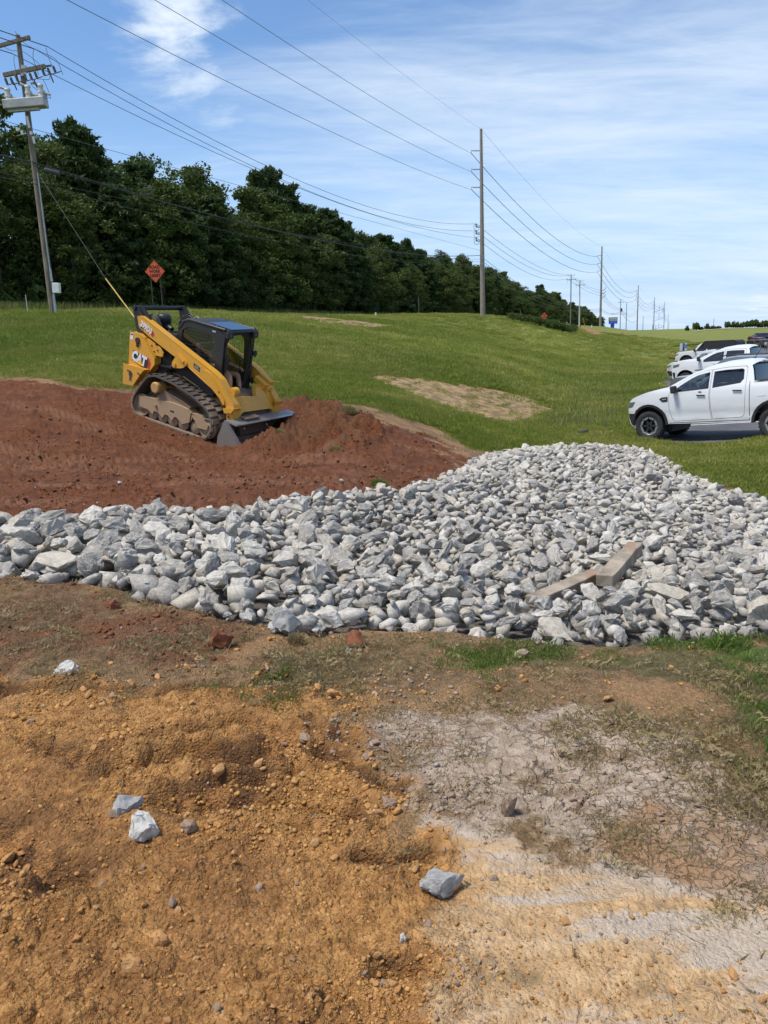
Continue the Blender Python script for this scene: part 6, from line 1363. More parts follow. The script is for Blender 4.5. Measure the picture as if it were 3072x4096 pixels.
def vehicle(name, label, cat, S, loc, yaw, group=None):
    r = empty(name, loc, (0, 0, yaw)); hw = S['hw']; xf, xr = S['top'][0][0], S['top'][-1][0]; Y = mkY(hw, S['belt'], S.get('tumble', .22), max(p[0] for p in S['top']), min(p[0] for p in S['top']), **S.get('yk', {}))
    P = S['paint']; R = S['R']; ar = S.get('ar', R + .12); zs = S['sill']; w1, w2 = S['axles']; zc = S.get('archz', R + .02)
    outline = list(S['top']) + [(w2 - ar - .02, zs + .04)] + arch(w2, zc, ar, zs + .02) + arch(w1, zc, ar, zs + .02, S.get('zfront', zs + .1)) 
    doors = S['doors']; extra = S.get('fixed', [])
    for sg in (1, -1):
        panel('body_side', outline, doors + [e for e in extra], Y, sg, P, r)
        for i, d in enumerate(doors):
            cx_d = sum(p[0] for p in d) / len(d); cz_d = sum(p[1] for p in d) / len(d); dd = [(cx_d + (p[0] - cx_d) * (1 - S.get('gap', .013) / .5), cz_d + (p[1] - cz_d) * (1 - S.get('gap', .013) / .6)) for p in d]
            w_ = S['wins'][i]; do = panel('door', dd, [w_], Y, sg, P, r, .001)
            panel('window', w_, [], Y, sg, S['glass'][i], do, -.008, 0); panel('inner_trim', [(cx_d + (p[0] - cx_d) * .985, cz_d + (p[1] - cz_d) * .985) for p in dd], [[(sum(q[0] for q in w_) / len(w_) + (p[0] - sum(q[0] for q in w_) / len(w_)) * 1.0, p[1]) for p in w_]], Y, sg, M_CABIN, do, -.03, 0)
            fr = [w_[k] for k in range(len(w_))]; cw = (sum(p[0] for p in w_) / len(w_), sum(p[1] for p in w_) / len(w_)); ou = [(cw[0] + (p[0] - cw[0]) * 1.035, cw[1] + (p[1] - cw[1]) * 1.07) for p in w_]
            panel('window_seal', ou, [w_], Y, sg, M_BLKPL, do, .002, 0)
            hx, hz = S['handles'][i]; bm = MB(); bm.box((hx, sg * (Y(hx, hz) + .028), hz), (.22, .022, .035), (0, -.05, 0)); bm.build('door_handle', S.get('hmat', M_BLKPL), do, bevel=.008)
        for e in extra: panel('side_window', e, [], Y, sg, S['glass'][-1], r, -.012, 0)
        for (a, b) in S.get('flares', []): pass
        if S.get('flare'):
            for wx in (w1, w2):
                fl = arch(wx, zc, ar + .045, zs - .0) ; inn = arch(wx, zc, ar - .02, zs - .0); bm = MB(); n_ = len(fl)
                for k in range(n_ - 1):
                    q = [fl[k], fl[k + 1], inn[k + 1], inn[k]]
                    bm.add([(p[0], sg * (Y(p[0], p[1]) + .004 + (.028 if m_ in (0, 1) else .024)), p[1]) for m_, p in enumerate(q)] + [(p[0], sg * (Y(p[0], p[1]) - .09), p[1]) for p in q], [(0, 1, 2, 3), (3, 2, 6, 7), (0, 4, 5, 1)])
                bm.build('wheel_arch_trim', M_BLKPL, r)
        mx_, mz = S['mirror']; bm = MB(); bm.box((mx_, sg * (hw + .10), mz), (.13, .20, .19), (0, .12, .1 * sg)); mo = bm.build('mirror', S.get('mmat', M_BLKPL), r, bevel=.03); bm = MB(); bm.box((mx_ + .02, sg * (hw - .02), mz - .07), (.06, .14, .04)); bm.build('mirror_arm', M_BLKPL, mo)
    for nm, a, b, mt, cr, ins in S['strips']: ribbon(nm, S['top'][a:b + 1], Y, cr, mt, r, inset=ins)
    # floor pan, cabin tub and seats so nothing is hollow
    bm = MB(); bm.box(((w1 + w2) / 2, 0, zs + .08), (w1 - w2 - 2 * ar + .0, hw * 1.8, .12)); 
    for wx in (w1, w2): bm.box((wx, 0, zc + .1), (ar * 1.9, hw * 1.15, ar * 1.3))
    bm.build('underbody', M_BLKPL, r)
    cx0, cx1 = S['cabin']; bm = MB(); bm.box(((cx0 + cx1) / 2, 0, S['belt'] - .32), (cx0 - cx1, hw * 1.72, .30)); bm.build('cabin_tub', M_CABIN, r); zt = max(p[1] for w__ in S['wins'] for p in w__); bm = MB(); bm.box(((cx0 + cx1) / 2 - .15, 0, zt + .045), ((cx0 - cx1) * .62, hw * 1.22, .03)); bm.build('headliner', M_CABIN, r)
    for k, sx_ in enumerate(S['seats']):
        for sy in (-.38, .38):
            bm = MB(); bm.box((sx_, sy, S['belt'] - .05), (.16, .46, .62), (0, .22, 0)); bm.box((sx_ - .09, sy, S['belt'] + .33), (.10, .26, .18), (0, .15, 0)); bm.build('seat', M_SEATG, r, bevel=.04)
    bm = MB(); sx_ = S['seats'][0] + .55; bm.tube([(sx_ + .08 * sin(a), .38 + .19 * cos(a), S['belt'] - .0 + .17 * sin(a)) for a in np.linspace(0, 2 * pi, 17)], .018, 6); bm.box((sx_ + .35, 0, S['belt'] - .06), (.35, hw * 1.6, .14)); bm.build('steering_wheel', M_CABIN, r)
    # lamps, bumper, plates
    for sg in (1, -1):
        for nm, pts, mt, off in S.get('side_parts', []): panel(nm, pts, [], Y, sg, mt, r, off, .012)
    for nm, c, d, mt in S.get('boxes', []):
        bm = MB(); bm.box(c, d); bm.build(nm, mt, r, bevel=.012)
    wheel_set(r, (w1, w2), R, hw, S.get('rim', R * .58), S.get('style', 'plain')); return tag(r, label, cat, group)
WHT = paint('white_paint', (.74, .75, .76)); GRY = paint('grey_paint', (.16, .17, .185), .3, .3); SILV = paint('silver_white_paint', (.60, .61, .62)); REDP = paint('red_paint', (.42, .02, .03)); BLKP = paint('black_paint', (.02, .021, .024)); NAVY = paint('dark_blue_paint', (.02, .028, .05))
U_ = lambda P: [(a, b + .06) for a, b in P]
top = U_([(2.00, .26), (2.14, .32), (2.23, .40), (2.27, .55), (2.275, .64), (2.27, .78), (2.25, .96), (2.20, 1.0), (2.11, 1.07), (1.76, 1.185), (1.38, 1.265), (1.16, 1.30), (1.06, 1.32),
       (.86, 1.42), (.69, 1.505), (.43, 1.635), (.06, 1.745), (-.34, 1.79), (-.76, 1.80), (-.93, 1.785), (-1.02, 1.74), (-1.06, 1.62), (-1.11, 1.36), (-1.25, 1.345), (-1.6, 1.36), (-2.9, 1.40), (-2.98, 1.37), (-3.0, .9), (-3.02, .55), (-3.10, .52), (-3.10, .40)])
RANGER = dict(top=top, hw=.93, belt=1.28, tumble=.36, paint=WHT, R=.385, rim=.245, ar=.50, archz=.42, sill=.41, axles=(1.60, -1.60), flare=True, style='pocket', gap=.010, yk=dict(cf=.95, rf=.22),
    doors=[U_([(.88, 1.30), (.96, 1.26), (1.03, 1.11), (1.02, .75), (.95, .51), (.88, .43), (-.10, .46), (-.06, .63), (-.03, 1.07), (-.045, 1.23), (-.06, 1.70), (.08, 1.69), (.43, 1.585), (.68, 1.455)]),
           U_([(-.075, 1.70), (-.06, 1.23), (-.045, 1.07), (-.075, .63), (-.115, .46), (-.83, .49), (-.885, .55), (-.905, .78), (-.925, 1.31), (-.925, 1.70), (-.88, 1.735), (-.4, 1.735)])],
    wins=[U_([(.80, 1.20), (.81, 1.29), (.64, 1.40), (.44, 1.51), (.28, 1.575), (-.00, 1.63), (.00, 1.245)]), U_([(-.13, 1.64), (-.4, 1.66), (-.79, 1.665), (-.84, 1.64), (-.85, 1.43), (-.78, 1.34), (-.12, 1.26)])], glass=[G_CLEAR, G_DARK], fixed=[],
    handles=[(.17, 1.135), (-.73, 1.21)], mirror=(.84, 1.32), cabin=(1.0, -1.0), seats=(.02, -.70),
    strips=[('bumper', 0, 5, M_BLKPL, .10, 0), ('grille', 5, 7, M_BLKPL, .10, .02), ('hood', 7, 12, WHT, [.08, .07, .05, .04, .035, .03], 0), ('windscreen', 12, 15, G_CLEAR, .05, .03), ('roof', 15, 20, WHT, [.05, .08, .10, .11, .11, .09], 0), ('rear_window', 20, 22, G_DARK, .02, .10), ('bed_cover', 22, 25, M_BLKPL, .0, .08), ('tailgate', 25, 28, WHT, .02, 0), ('rear_bumper', 28, 30, M_CHROME, .03, 0)],
    side_parts=[('headlight', U_([(2.24, .97), (2.02, .98), (2.08, .90), (2.13, .84), (2.26, .81)]), M_LAMP, .004), ('bumper_side', U_([(2.27, .66), (2.05, .655), (2.03, .52), (2.0, .38), (2.10, .34), (2.2, .40), (2.26, .55)]), M_BLKPL, .006), ('marker_lens', U_([(2.045, .68), (1.99, .78), (1.955, .77), (2.0, .665)]), M_AMBER, .016), ('fender_vent', U_([(1.28, 1.03), (1.21, 1.07), (1.05, 1.08), (1.05, .955), (1.2, .95)]), M_BLKPL, .008), ('fuel_flap', U_([(-1.2, .99), (-1.21, 1.11), (-1.24, 1.13), (-1.38, 1.13), (-1.39, 1.01), (-1.36, .99)]), WHT, .004),
        ('vent_badge', U_([(1.19, 1.0), (1.19, 1.025), (1.09, 1.035), (1.09, 1.01)]), M_ALLOY, .022), ('cab_seam', U_([(-1.005, 1.35), (-1.02, 1.35), (-1.02, .44), (-1.005, .44)]), M_BLKPL, .002), ('bed_rail', U_([(-1.10, 1.325), (-2.9, 1.365), (-2.9, 1.38), (-1.2, 1.345), (-1.11, 1.335)]), M_BLKPL, .004), ('rocker_line', U_([(1.02, .40), (-1.02, .425), (-1.02, .41), (1.02, .385)]), M_BLKPL, .002)],
    boxes=[('rear_step', (-1.62, 0, .33), (.3, .3, .2), M_BLKPL)])
tr = vehicle('pickup_truck', 'white four-door pickup truck, front wheel at the lot edge beside the rock bed', 'pickup truck', RANGER, (0, 0, 0), 0); tr.matrix_world = TM
for sg in (1, -1):
    bm = MB(); bm.box((.20, sg * (.925), 1.225), (.085, .012, .026), (0, -.05, 0)); bm.build('key_cover', M_BLKPL, tr, bevel=.006)
bm = MB(); bm.prism([(-.66, 1.945), (-.86, 1.945), (-.84, 1.995)], -.03, .03); bm.tube([(-.83, 0, 1.98), (-.97, 0, 2.19)], .008, 5); bm.build('roof_aerial', M_BLKPL, tr)
bm = MB(); bm.box((-1.03, 0, 1.875), (.05, .16, .055)); bl_ = bm.build('brake_light', M_REDL, tr, bevel=.01); bm = MB()
for sg in (1, -1): bm.box((-1.03, sg * .13, 1.875), (.045, .10, .05))
bm.build('cargo_lens', M_WHITEP, bl_)
bm = MB(); bm.box((.60, 0, 1.50), (.05, .24, .07)); bm.cyl((.58, 0, 1.47), (.58, 0, 1.36), .004, .004, 4); bm.cyl((.58, 0, 1.36), (.58, 0, 1.30), .025, .0, 6); bm.build('mirror_ornament', M_BLKPL, tr)
bm = MB(); bm.box((-.16, .855, 1.40), (.02, .004, .02)); bm.box((-.24, .855, 1.403), (.08, .004, .022)); bm.box((-.38, .855, 1.41), (.16, .004, .026)); bm.build('window_sticker', M_SEATG, tr)
# other vehicles
def suv_spec(L, H, hw, P, R=.36, box=True, roofm=None, hoodz=1.08, wb=None, boxy=.0):
    f = L / 2; b = hoodz + .02; c = f * .36; wb = wb or L * .6; top = [(f - .16, .32), (f - .03, .40), (f, .62), (f - .02, .85), (f - .08, hoodz - .12), (f - .2, hoodz - .03), (c + .25, b + .03), (c, b + .06), (c - .30, H - .26 + boxy * .1), (c - .52, H - .08), (c - .95, H - .02), (-f * .55, H - .03), (-f + .42, H - .08), (-f + .24, H - .18), (-f + .08, b + .08), (-f + .02, b - .1), (-f, .65), (-f + .05, .38)]
    A = c - .38; B = -.12; Cx = -f * .52; z1 = H - .17; d1 = [(c - .02, b), (c + .02, b - .1), (c - .02, .55), (c - .12, .42), (B + .01, .42), (B + .01, H - .12), (c - .50, H - .15), (c - .33, H - .30)]; d2 = [(B - .01, H - .12), (B - .01, .42), (Cx + .25, .42), (Cx + .08, .62), (Cx - .02, b - .15), (Cx - .02, H - .13)]
    g = G_DARK
    return dict(top=top, hw=hw, belt=b, tumble=.24, paint=P, R=R, ar=R + .10, archz=R + .03, sill=.36, axles=(wb / 2, -wb / 2), flare=True, gap=.012, doors=[d1, d2], wins=[[(c - .12, b + .03), (c - .40, H - .32), (c - .54, z1 - .03), (B + .08, z1), (B + .08, b + .04)], [(B - .06, z1), (B - .06, b + .04), (Cx + .06, b + .05), (Cx + .06, z1)]], glass=[G_CLEAR, g], fixed=[[(Cx - .10, z1), (Cx - .10, b + .07), (-f + .30, b + .12), (-f + .42, z1 - .08)]],
        handles=[(B + .22, b - .12), (Cx + .22, b - .11)], mirror=(c - .08, b + .10), cabin=(c, -f + .4), seats=(.25, -.65), strips=[('bumper', 0, 3, M_BLKPL, .08, 0), ('grille', 3, 5, M_BLKPL, .08, .05), ('hood', 5, 7, P, .05, 0), ('windscreen', 7, 9, G_CLEAR, .05, .03), ('roof', 9, 12, roofm or P, .06, 0), ('rear_window', 12, 14, G_DARK, .03, .05), ('tailgate', 14, 17, P, .03, 0)],
        side_parts=[('headlight', [(f - .03, hoodz - .2), (f - .28, hoodz - .12), (f - .30, hoodz - .18), (f - .03, hoodz - .32)], M_LAMP, .004), ('marker_lens', [(f - .10, .66), (f - .2, .68), (f - .2, .62), (f - .10, .60)], M_AMBER, .008), ('bumper_side', [(f - .02, .58), (f - .35, .55), (f - .35, .35), (f - .17, .33), (f - .05, .42)], M_BLKPL, .006)])
PARK = radians(137)
def lot_loc(xfront, Y, L, hw):
    c, s_ = cos(PARK), sin(PARK); x = xfront - c * (L / 2 - .15) + s_ * hw; y = Y - s_ * (L / 2 - .15) - c * hw; return (x, y, float(H0(np.array([x]), np.array([y]))[0]) + .012)
v = vehicle('parked_suv', 'dark grey boxy suv with roof rails parked just behind the white pickup', 'suv', suv_spec(4.4, 1.80, .93, GRY, .36), lot_loc(11.1, 29.5, 4.4, .93), PARK)
for s in (1, -1): bm = MB(); bm.tube([(.35, s * .60, 1.80), (.25, s * .60, 1.85), (-1.2, s * .60, 1.87), (-1.35, s * .60, 1.82)], .022, 6); bm.build('roof_rail', M_BLKPL, v)
TUN = dict(RANGER); k = 1.10
def sc_(p, sx_=1.09, sz_=1.02): return [(a * sx_, b * sz_) for a, b in p]
TUN.update(top=sc_([(1.96, .38), (2.14, .42), (2.24, .52), (2.27, .74), (2.27, .94), (2.25, 1.06), (2.22, 1.14), (2.18, 1.20), (2.10, 1.24), (1.76, 1.31), (1.38, 1.355), (1.16, 1.375), (1.06, 1.385)] + top[13:]), hw=1.0, paint=paint('bright_white_paint', (.78, .79, .80)), doors=[sc_(d) for d in RANGER['doors']], wins=[sc_(d) for d in RANGER['wins']], glass=[G_DARK, G_DARK], handles=[(.32, 1.2), (-.73, 1.27)], hmat=WHT, mirror=(1.08, 1.42), axles=(1.72, -1.78), R=.40, ar=.52, style='plain', belt=1.32, side_parts=[('headlight', [(2.42, 1.14), (2.05, 1.20), (2.10, 1.08), (2.42, 1.0)], M_LAMP, .004), ('bumper_side', [(2.45, .80), (2.30, .80), (2.26, .5), (2.36, .48)], M_BLKPL, .006)], flare=False)
TUN['strips'] = [(a, b, c, (TUN['paint'] if m is WHT else m), d, e) for a, b, c, m, d, e in RANGER['strips']]
v = vehicle('pickup_truck', 'large white pickup with black mirrors parked beyond the grey suv', 'pickup truck', TUN, lot_loc(14.4, 38.5, 5.2, 1.0), PARK); v.scale = (1, 1, 1.05)
vehicle('parked_suv', 'silver-white crossover with sloping bonnet parked behind the large white pickup', 'suv', suv_spec(4.6, 1.70, .92, SILV, .36, hoodz=1.04), lot_loc(16.9, 45.6, 4.6, .92), PARK)
v = vehicle('parked_suv', 'boxy off-roader with white body and black soft roof at the back of the row', 'suv', suv_spec(4.7, 1.92, .95, paint('cream_white_paint', (.70, .70, .69)), .42, roofm=M_BLKPL, hoodz=1.22, boxy=.8), lot_loc(23.2, 61, 4.7, .95), PARK)
bm = MB(); bm.prism([(.62, 1.32), (.22, 1.82), (.05, 1.93), (-2.05, 1.95), (-2.22, 1.86), (-2.30, 1.34)], -.89, .89); bm.build('soft_roof', M_BLKPL, v, bevel=.08)
def far_car(px, py, Y, L, H, P, yaw, name, label, cat):
    g = atY(px, py, Y); return vehicle(name, label, cat, suv_spec(L, H, .9, P, .33, hoodz=.92 if H < 1.6 else 1.05), (g[0], Y, Hs(g[0], Y) + .012), yaw)
far_car(3022, 1400, 158, 4.5, 1.45, REDP, radians(215), 'parked_car', 'red low car far off on the lot beside a dark saloon', 'car')
far_car(3050, 1401, 150, 4.7, 1.45, BLKP, radians(262), 'parked_car', 'dark saloon seen nose-on far off on the lot', 'car')
far_car(3032, 1396, 172, 4.8, 1.75, BLKP, radians(200), 'parked_suv', 'black suv roof showing behind the far red car', 'suv')
# red flat trailer with a rail and a cluster of little lot signs
g = atY(2782, 1400, 76); z0 = Hs(g[0], 76); Ht = top_h(g[0], 76, 1371) - 2.1; r = empty('utility_trailer', (g[0], 76, z0)); M_REDT = plain('trailer_red', (.36, .02, .035), .5)
bm = MB(); bm.box((.5, 0, .95 + Ht), (3.4, 1.7, .75 + 0)); bm.build('box', M_REDT, r, bevel=.03); bm = MB()
for a, b in (((-1.2, 0, 1.3), (-1.2, 0, 1.9)), ((.4, 0, 1.3), (.4, 0, 1.95)), ((1.9, 0, 1.3), (1.9, 0, 2.05)), ((-2.2, 0, 1.85), (4.2, 0, 2.1))): bm.cyl(a, b, .045, .045, 6)
bm.v = [(a, b, c + Ht) for a, b, c in bm.v]; bm.build('rail', M_BLKPL, r); bm = MB(); bm.cyl((-.3, -.9, .3 + Ht), (-.3, -.75, .3 + Ht), .3, .3, 14); bm.cyl((1.2, -.9, .3 + Ht), (1.2, -.75, .3 + Ht), .3, .3, 14); bm.box((.5, 0, Ht * .5), (.5, .5, max(Ht, .2))); bm.build('wheel', M_TYRE, r); bm = MB(); bm.box((2.2, 0, 1.9 + Ht), (1.2, .8, .45)); bm.build('red_load', M_REDT, r); tag(r, 'red trailer with a black rail frame behind the parked off-roader', 'trailer')
for px, h, col_, lb in ((2722, 1.75, 'w', 'white-headed lot sign post, first of the cluster by the red trailer'), (2727, 1.45, 'n', 'bare short post between the little lot signs'), (2732, 1.8, 'w', 'taller white lot sign post in the middle of the cluster'), (2738, 1.8, 'b', 'lot sign post with a blue and white plate beside the trailer')):
    g = atY(px, 1406, 66); h = top_h(g[0], 66, 1373 + (1.8 - h) * 20); r = empty('lot_sign', (g[0], 66, Hs(g[0], 66))); bm = MB(); bm.box((0, 0, h / 2), (.06, .06, h)); bm.build('post', M_GALV, r)
    if col_ != 'n':
        bm = MB(); bm.box((0, -.045, h - .3), (.17 if col_ == 'w' else .34, .015, .62)); p = bm.build('plate', M_WHITEP, r)
        if col_ == 'b':
            bm = MB()
            for a, b in ((-.08, .15), (.09, .15), (-.08, -.02), (.09, -.02)): bm.box((a, -.057, h - .3 + b), (.13, .006, .13))
            bm.build('blue_squares', plain('plate_blue', (.03, .10, .42), .5), p)
    tag(r, lb, 'sign')
g = atY(2705, 1398, 66); r = empty('hitch_stand', (g[0], 66, Hs(g[0], 66) + .25)); bm = MB(); bm.box((0, 0, .62), (1.1, .3, .06)); bm.cyl((0, 0, 0), (0, 0, .62), .04, .04, 6); bm.cyl((-.5, 0, .62), (-.5, 0, .75), .03, .03, 6); bm.build('frame', M_BLKPL, r); tag(r, 'small black trailer hitch stand in the grass by the lot signs', 'stand')

# ------------------------------------------------------------------ people
M_SKIN = plain('skin', (.50, .27, .19), .55, var=.08, scale=9); M_JEANS = plain('denim', (.05, .075, .13), .85); M_SHIRT = plain('pale_shirt', (.42, .38, .34), .85); M_DSHIRT = plain('dark_shirt', (.07, .075, .085), .85); M_SHORTS = plain('khaki_shorts', (.16, .14, .11), .9); M_HAIR = plain('dark_hair', (.03, .02, .015), .7); M_SHOE = plain('work_boot', (.10, .07, .045), .8)
def skin_body(name, verts, edges, mat, parent, root=0, sub=2):
    me = bpy.data.meshes.new(name); me.from_pydata([v[0] for v in verts], edges, []); me.materials.append(mat); o = obj(name, me, parent)
    m = o.modifiers.new('skin', 'SKIN'); m.use_smooth_shade = True
    for i, v in enumerate(verts):
        sv = me.skin_vertices[0].data[i]; rr__ = v[1] if isinstance(v[1], tuple) else (v[1], v[1]); sv.radius = rr__; sv.use_root = (i == root)
    s = o.modifiers.new('sub', 'SUBSURF'); s.levels = sub; s.render_levels = sub; return o
def person(label, J, loc, rot, clothes, parent_rot=None, head=True):
    r = empty('person', loc, rot); V = []; E_ = []; idx = {}
    for k, (p, rad) in J['v'].items(): idx[k] = len(V); V.append((p, rad))
    for a, b in J['e']: E_.append((idx[a], idx[b]))
    skin_body('body', V, E_, M_SKIN, r, idx['pelvis'])
    hp = Vector(J['v']['head'][0]); f = Vector(J['face'])
    bm = MB(); bm.lathe([(0, .125), (.05, .118), (.085, .085), (.098, .04), (.098, -.01), (.09, -.04)], tuple(hp + Vector((-.012, 0, .01)) * 1), 'z', 14); bm.build('hair' if J.get('hair', True) else 'cap', clothes.get('hat', M_HAIR), r)
    bm = MB(); side = Vector((0, 0, 1)).cross(f)
    for s in (-1, 1): bm.cyl(hp + f * .088 + side * .032 * s + Vector((0, 0, .008)), hp + f * .097 + side * .032 * s + Vector((0, 0, .008)), .012, .010, 8)
    bm.build('eyes', M_BLK, r); bm = MB(); bm.cyl(hp + f * .085 + Vector((0, 0, .0)), hp + f * .122 + Vector((0, 0, -.03)), .008, .016, 7); bm.box(tuple(hp + f * .092 + Vector((0, 0, -.062))), (.02, .045, .010)); bm.build('nose', M_SKIN, r)
    for nm, keys, edges, mt, grow in clothes['items']:
        vv = [(J['v'][k][0], tuple(q * grow for q in (J['v'][k][1] if isinstance(J['v'][k][1], tuple) else (J['v'][k][1],) * 2))) for k in keys]; skin_body(nm, vv, [(keys.index(a), keys.index(b)) for a, b in edges], mt, r)
    for k, (pp, dr) in J['hands'].items():
        pp = Vector(pp); dr = Vector(dr).normalized(); sd = dr.cross(Vector((0, 0, 1)));
        if sd.length < .1: sd = Vector((1, 0, 0))
        sd.normalize(); up = sd.cross(dr); bm = MB()
        for q in range(4): b = pp + dr * .07 + sd * (-.027 + .018 * q); L_ = (.034, .040, .037, .029)[q]; bm.tube([b - dr * .03, b + dr * L_, b + dr * (L_ * 1.7) - up * .018, b + dr * (L_ * 1.8) - up * .042], .008, 6, [.009, .0085, .008, .006])
        bm.tube([pp + sd * -.02, pp + sd * -.045 + dr * .03, pp + sd * -.045 + dr * .06 - up * .02], .009, 6, [.012, .010, .007]); bm.build('fingers', M_SKIN, r)
    return tag(r, label, 'person')
# standing figure by the far cars (faces the lot)
JS = dict(v=dict(pelvis=((0, 0, .93), (.15, .11)), belly=((0, 0, 1.12), (.14, .10)), chest=((0, 0, 1.32), (.16, .11)), neck0=((0, 0, 1.46), .06), neck=((0, 0, 1.52), .055), head=((.01, 0, 1.63), (.085, .10)), crown=((.01, 0, 1.72), .06),
    ls=((0, .19, 1.42), .06), le=((.02, .25, 1.14), .045), lw=((.12, .24, .90), .03), lh=((.14, .235, .84), .035), rs=((0, -.19, 1.42), .06), re=((.0, -.25, 1.14), .045), rw=((.20, -.16, 1.02), .03), rh=((.26, -.13, 1.03), .035),
    lhip=((0, .10, .88), .095), lk=((.02, .12, .49), .06), la=((0, .13, .09), .04), lt=((.15, .14, .035), .035), rhip=((0, -.10, .88), .095), rk=((.03, -.12, .49), .06), ra=((0, -.13, .09), .04), rt=((.15, -.14, .035), .035)),
    e=[('pelvis', 'belly'), ('belly', 'chest'), ('chest', 'neck0'), ('neck0', 'neck'), ('neck', 'head'), ('head', 'crown'), ('chest', 'ls'), ('ls', 'le'), ('le', 'lw'), ('lw', 'lh'), ('chest', 'rs'), ('rs', 're'), ('re', 'rw'), ('rw', 'rh'), ('pelvis', 'lhip'), ('lhip', 'lk'), ('lk', 'la'), ('la', 'lt'), ('pelvis', 'rhip'), ('rhip', 'rk'), ('rk', 'ra'), ('ra', 'rt')], face=(1, 0, 0), hands=dict(l=((.14, .235, .84), (.1, 0, -1)), r=((.26, -.13, 1.03), (1, .2, 0))))
g = atY(3062, 1399, 138); person('person in a pale shirt and dark jeans standing by the far cars', JS, (g[0], 138, Hs(g[0], 138) + .01), (0, 0, radians(250)), dict(items=[('shirt', ['pelvis', 'belly', 'chest', 'ls', 'le', 'rs', 're'], [('pelvis', 'belly'), ('belly', 'chest'), ('chest', 'ls'), ('ls', 'le'), ('chest', 'rs'), ('rs', 're')], M_SHIRT, 1.14), ('jeans', ['pelvis', 'lhip', 'lk', 'la', 'rhip', 'rk', 'ra'], [('pelvis', 'lhip'), ('lhip', 'lk'), ('lk', 'la'), ('pelvis', 'rhip'), ('rhip', 'rk'), ('rk', 'ra')], M_JEANS, 1.22), ('shoes', ['la', 'lt', 'ra', 'rt'], [('la', 'lt'), ('ra', 'rt')], M_SHOE, 1.35)]))
# seated operator: shares the tilt of the loader
JO = dict(v=dict(pelvis=((0, 0, 0), (.16, .13)), belly=((.03, 0, .20), (.15, .12)), chest=((.02, 0, .42), (.17, .12)), neck0=((.02, 0, .56), .06), neck=((.03, 0, .62), .055), head=((.06, 0, .73), (.088, .102)), crown=((.05, 0, .82), .06),
    ls=((.02, .20, .50), .06), le=((.16, .27, .27), .046), lw=((.38, .25, .26), .032), lh=((.44, .25, .27), .036), rs=((.02, -.20, .50), .06), re=((.16, -.27, .27), .046), rw=((.38, -.25, .26), .032), rh=((.44, -.25, .27), .036),
    lhip=((.08, .12, .0), .10), lk=((.50, .17, .13), .068), la=((.62, .16, -.30), .045), lt=((.76, .17, -.36), .04), rhip=((.08, -.12, .0), .105), rk=((.54, -.17, .15), .082), ra=((.62, -.16, -.30), .05), rt=((.76, -.17, -.36), .04)),
    e=JS['e'], face=(1, 0, 0), hands=dict(l=((.44, .25, .27), (1, 0, -.3)), r=((.44, -.25, .27), (1, 0, -.3))))
cl = dict(hat=M_DSHIRT, items=[('shirt', ['pelvis', 'belly', 'chest', 'ls', 'le', 'rs', 're'], [('pelvis', 'belly'), ('belly', 'chest'), ('chest', 'ls'), ('ls', 'le'), ('chest', 'rs'), ('rs', 're')], M_DSHIRT, 1.15), ('boots', ['la', 'lt', 'ra', 'rt'], [('la', 'lt'), ('ra', 'rt')], M_SHOE, 1.35)])
JO['hair'] = False
pm_ = LM @ Matrix.Translation((.28, 0, 1.02)); pr = person('person seated in the loader cab, one bare knee showing behind the dusty glass', JO, (0, 0, 0), (0, 0, 0), cl); pr.matrix_world = pm_
bm = None
for s, kk in ((1, 'l'), (-1, 'r')):
    a = Vector(JO['v'][kk + 'hip'][0]); b = Vector(JO['v'][kk + 'k'][0]); skin_body('shorts_leg', [(tuple(a), .125), (tuple(a.lerp(b, .38)), .108)], [(0, 1)], M_SHORTS, pr)
# ------------------------------------------------------------------ compact track loader
def dusty(name, col, dust, amt, rough=.5, sc=3.0, z0=.2, z1=1.4, metal=0.0, scr=None):
    """coat with dust that has settled lower down, scuffs and streaks"""
    t = NT(name); c = t.coord(); s = t.n.new('ShaderNodeSeparateXYZ'); t.l.new(c, s.inputs[0]); n = t.noise(sc, 8, .68, c, .4); n2 = t.noise(sc * 7, 5, .6, c); n3 = t.noise(sc * 24, 4, .7, c)
    low = t.ramp(s.outputs[2], z1, z0); f = t.math('ADD', t.math('MULTIPLY', low, amt), t.math('MULTIPLY', t.math('SUBTRACT', n, .5), 1.1)); f = t.ramp(f, .18, .75)
    k = t.mix(t.math('MULTIPLY', t.ramp(n2, .3, .7), .35), col, tuple(x * .72 for x in col)); k = t.mix(f, k, t.mix(n2, tuple(x * .8 for x in dust), dust))
    if scr is not None: k = t.mix(t.math('MULTIPLY', t.ramp(n3, .64, .70), .7), k, scr)
    r = t.ramp(f, 0, 1, rough, .92); t.bump(t.math('ADD', n3, n2), .4, .004); return t.fin(k, r, metal)
DUST = (.26, .165, .095)
Y_A = dusty('loader_yellow', (.70, .35, .035), (.48, .28, .11), .35, .42, 2.5, .1, 1.9, scr=(.18, .12, .08)); Y_D = dusty('loader_yellow_dusty', (.52, .29, .08), (.42, .29, .17), 1.1, .6, 3, .0, 1.0, scr=(.12, .08, .05)); K_A = dusty('loader_black', (.020, .021, .023), (.12, .095, .075), .22, .45, 3, .3, 2.0); K_D = dusty('loader_black_dusty', (.028, .026, .025), (.15, .105, .075), .7, .7, 3, .2, 1.4)
MUD = dusty('caked_mud', (.24, .16, .105), (.33, .23, .155), .6, .95, 6, 0, 1.5); RUB = dusty('track_rubber', (.075, .060, .050), (.34, .25, .175), 1.0, .9, 5, .1, 1.1); RUBS = dusty('track_side', (.10, .088, .078), (.25, .19, .14), .8, .85, 4, -.1, .9)
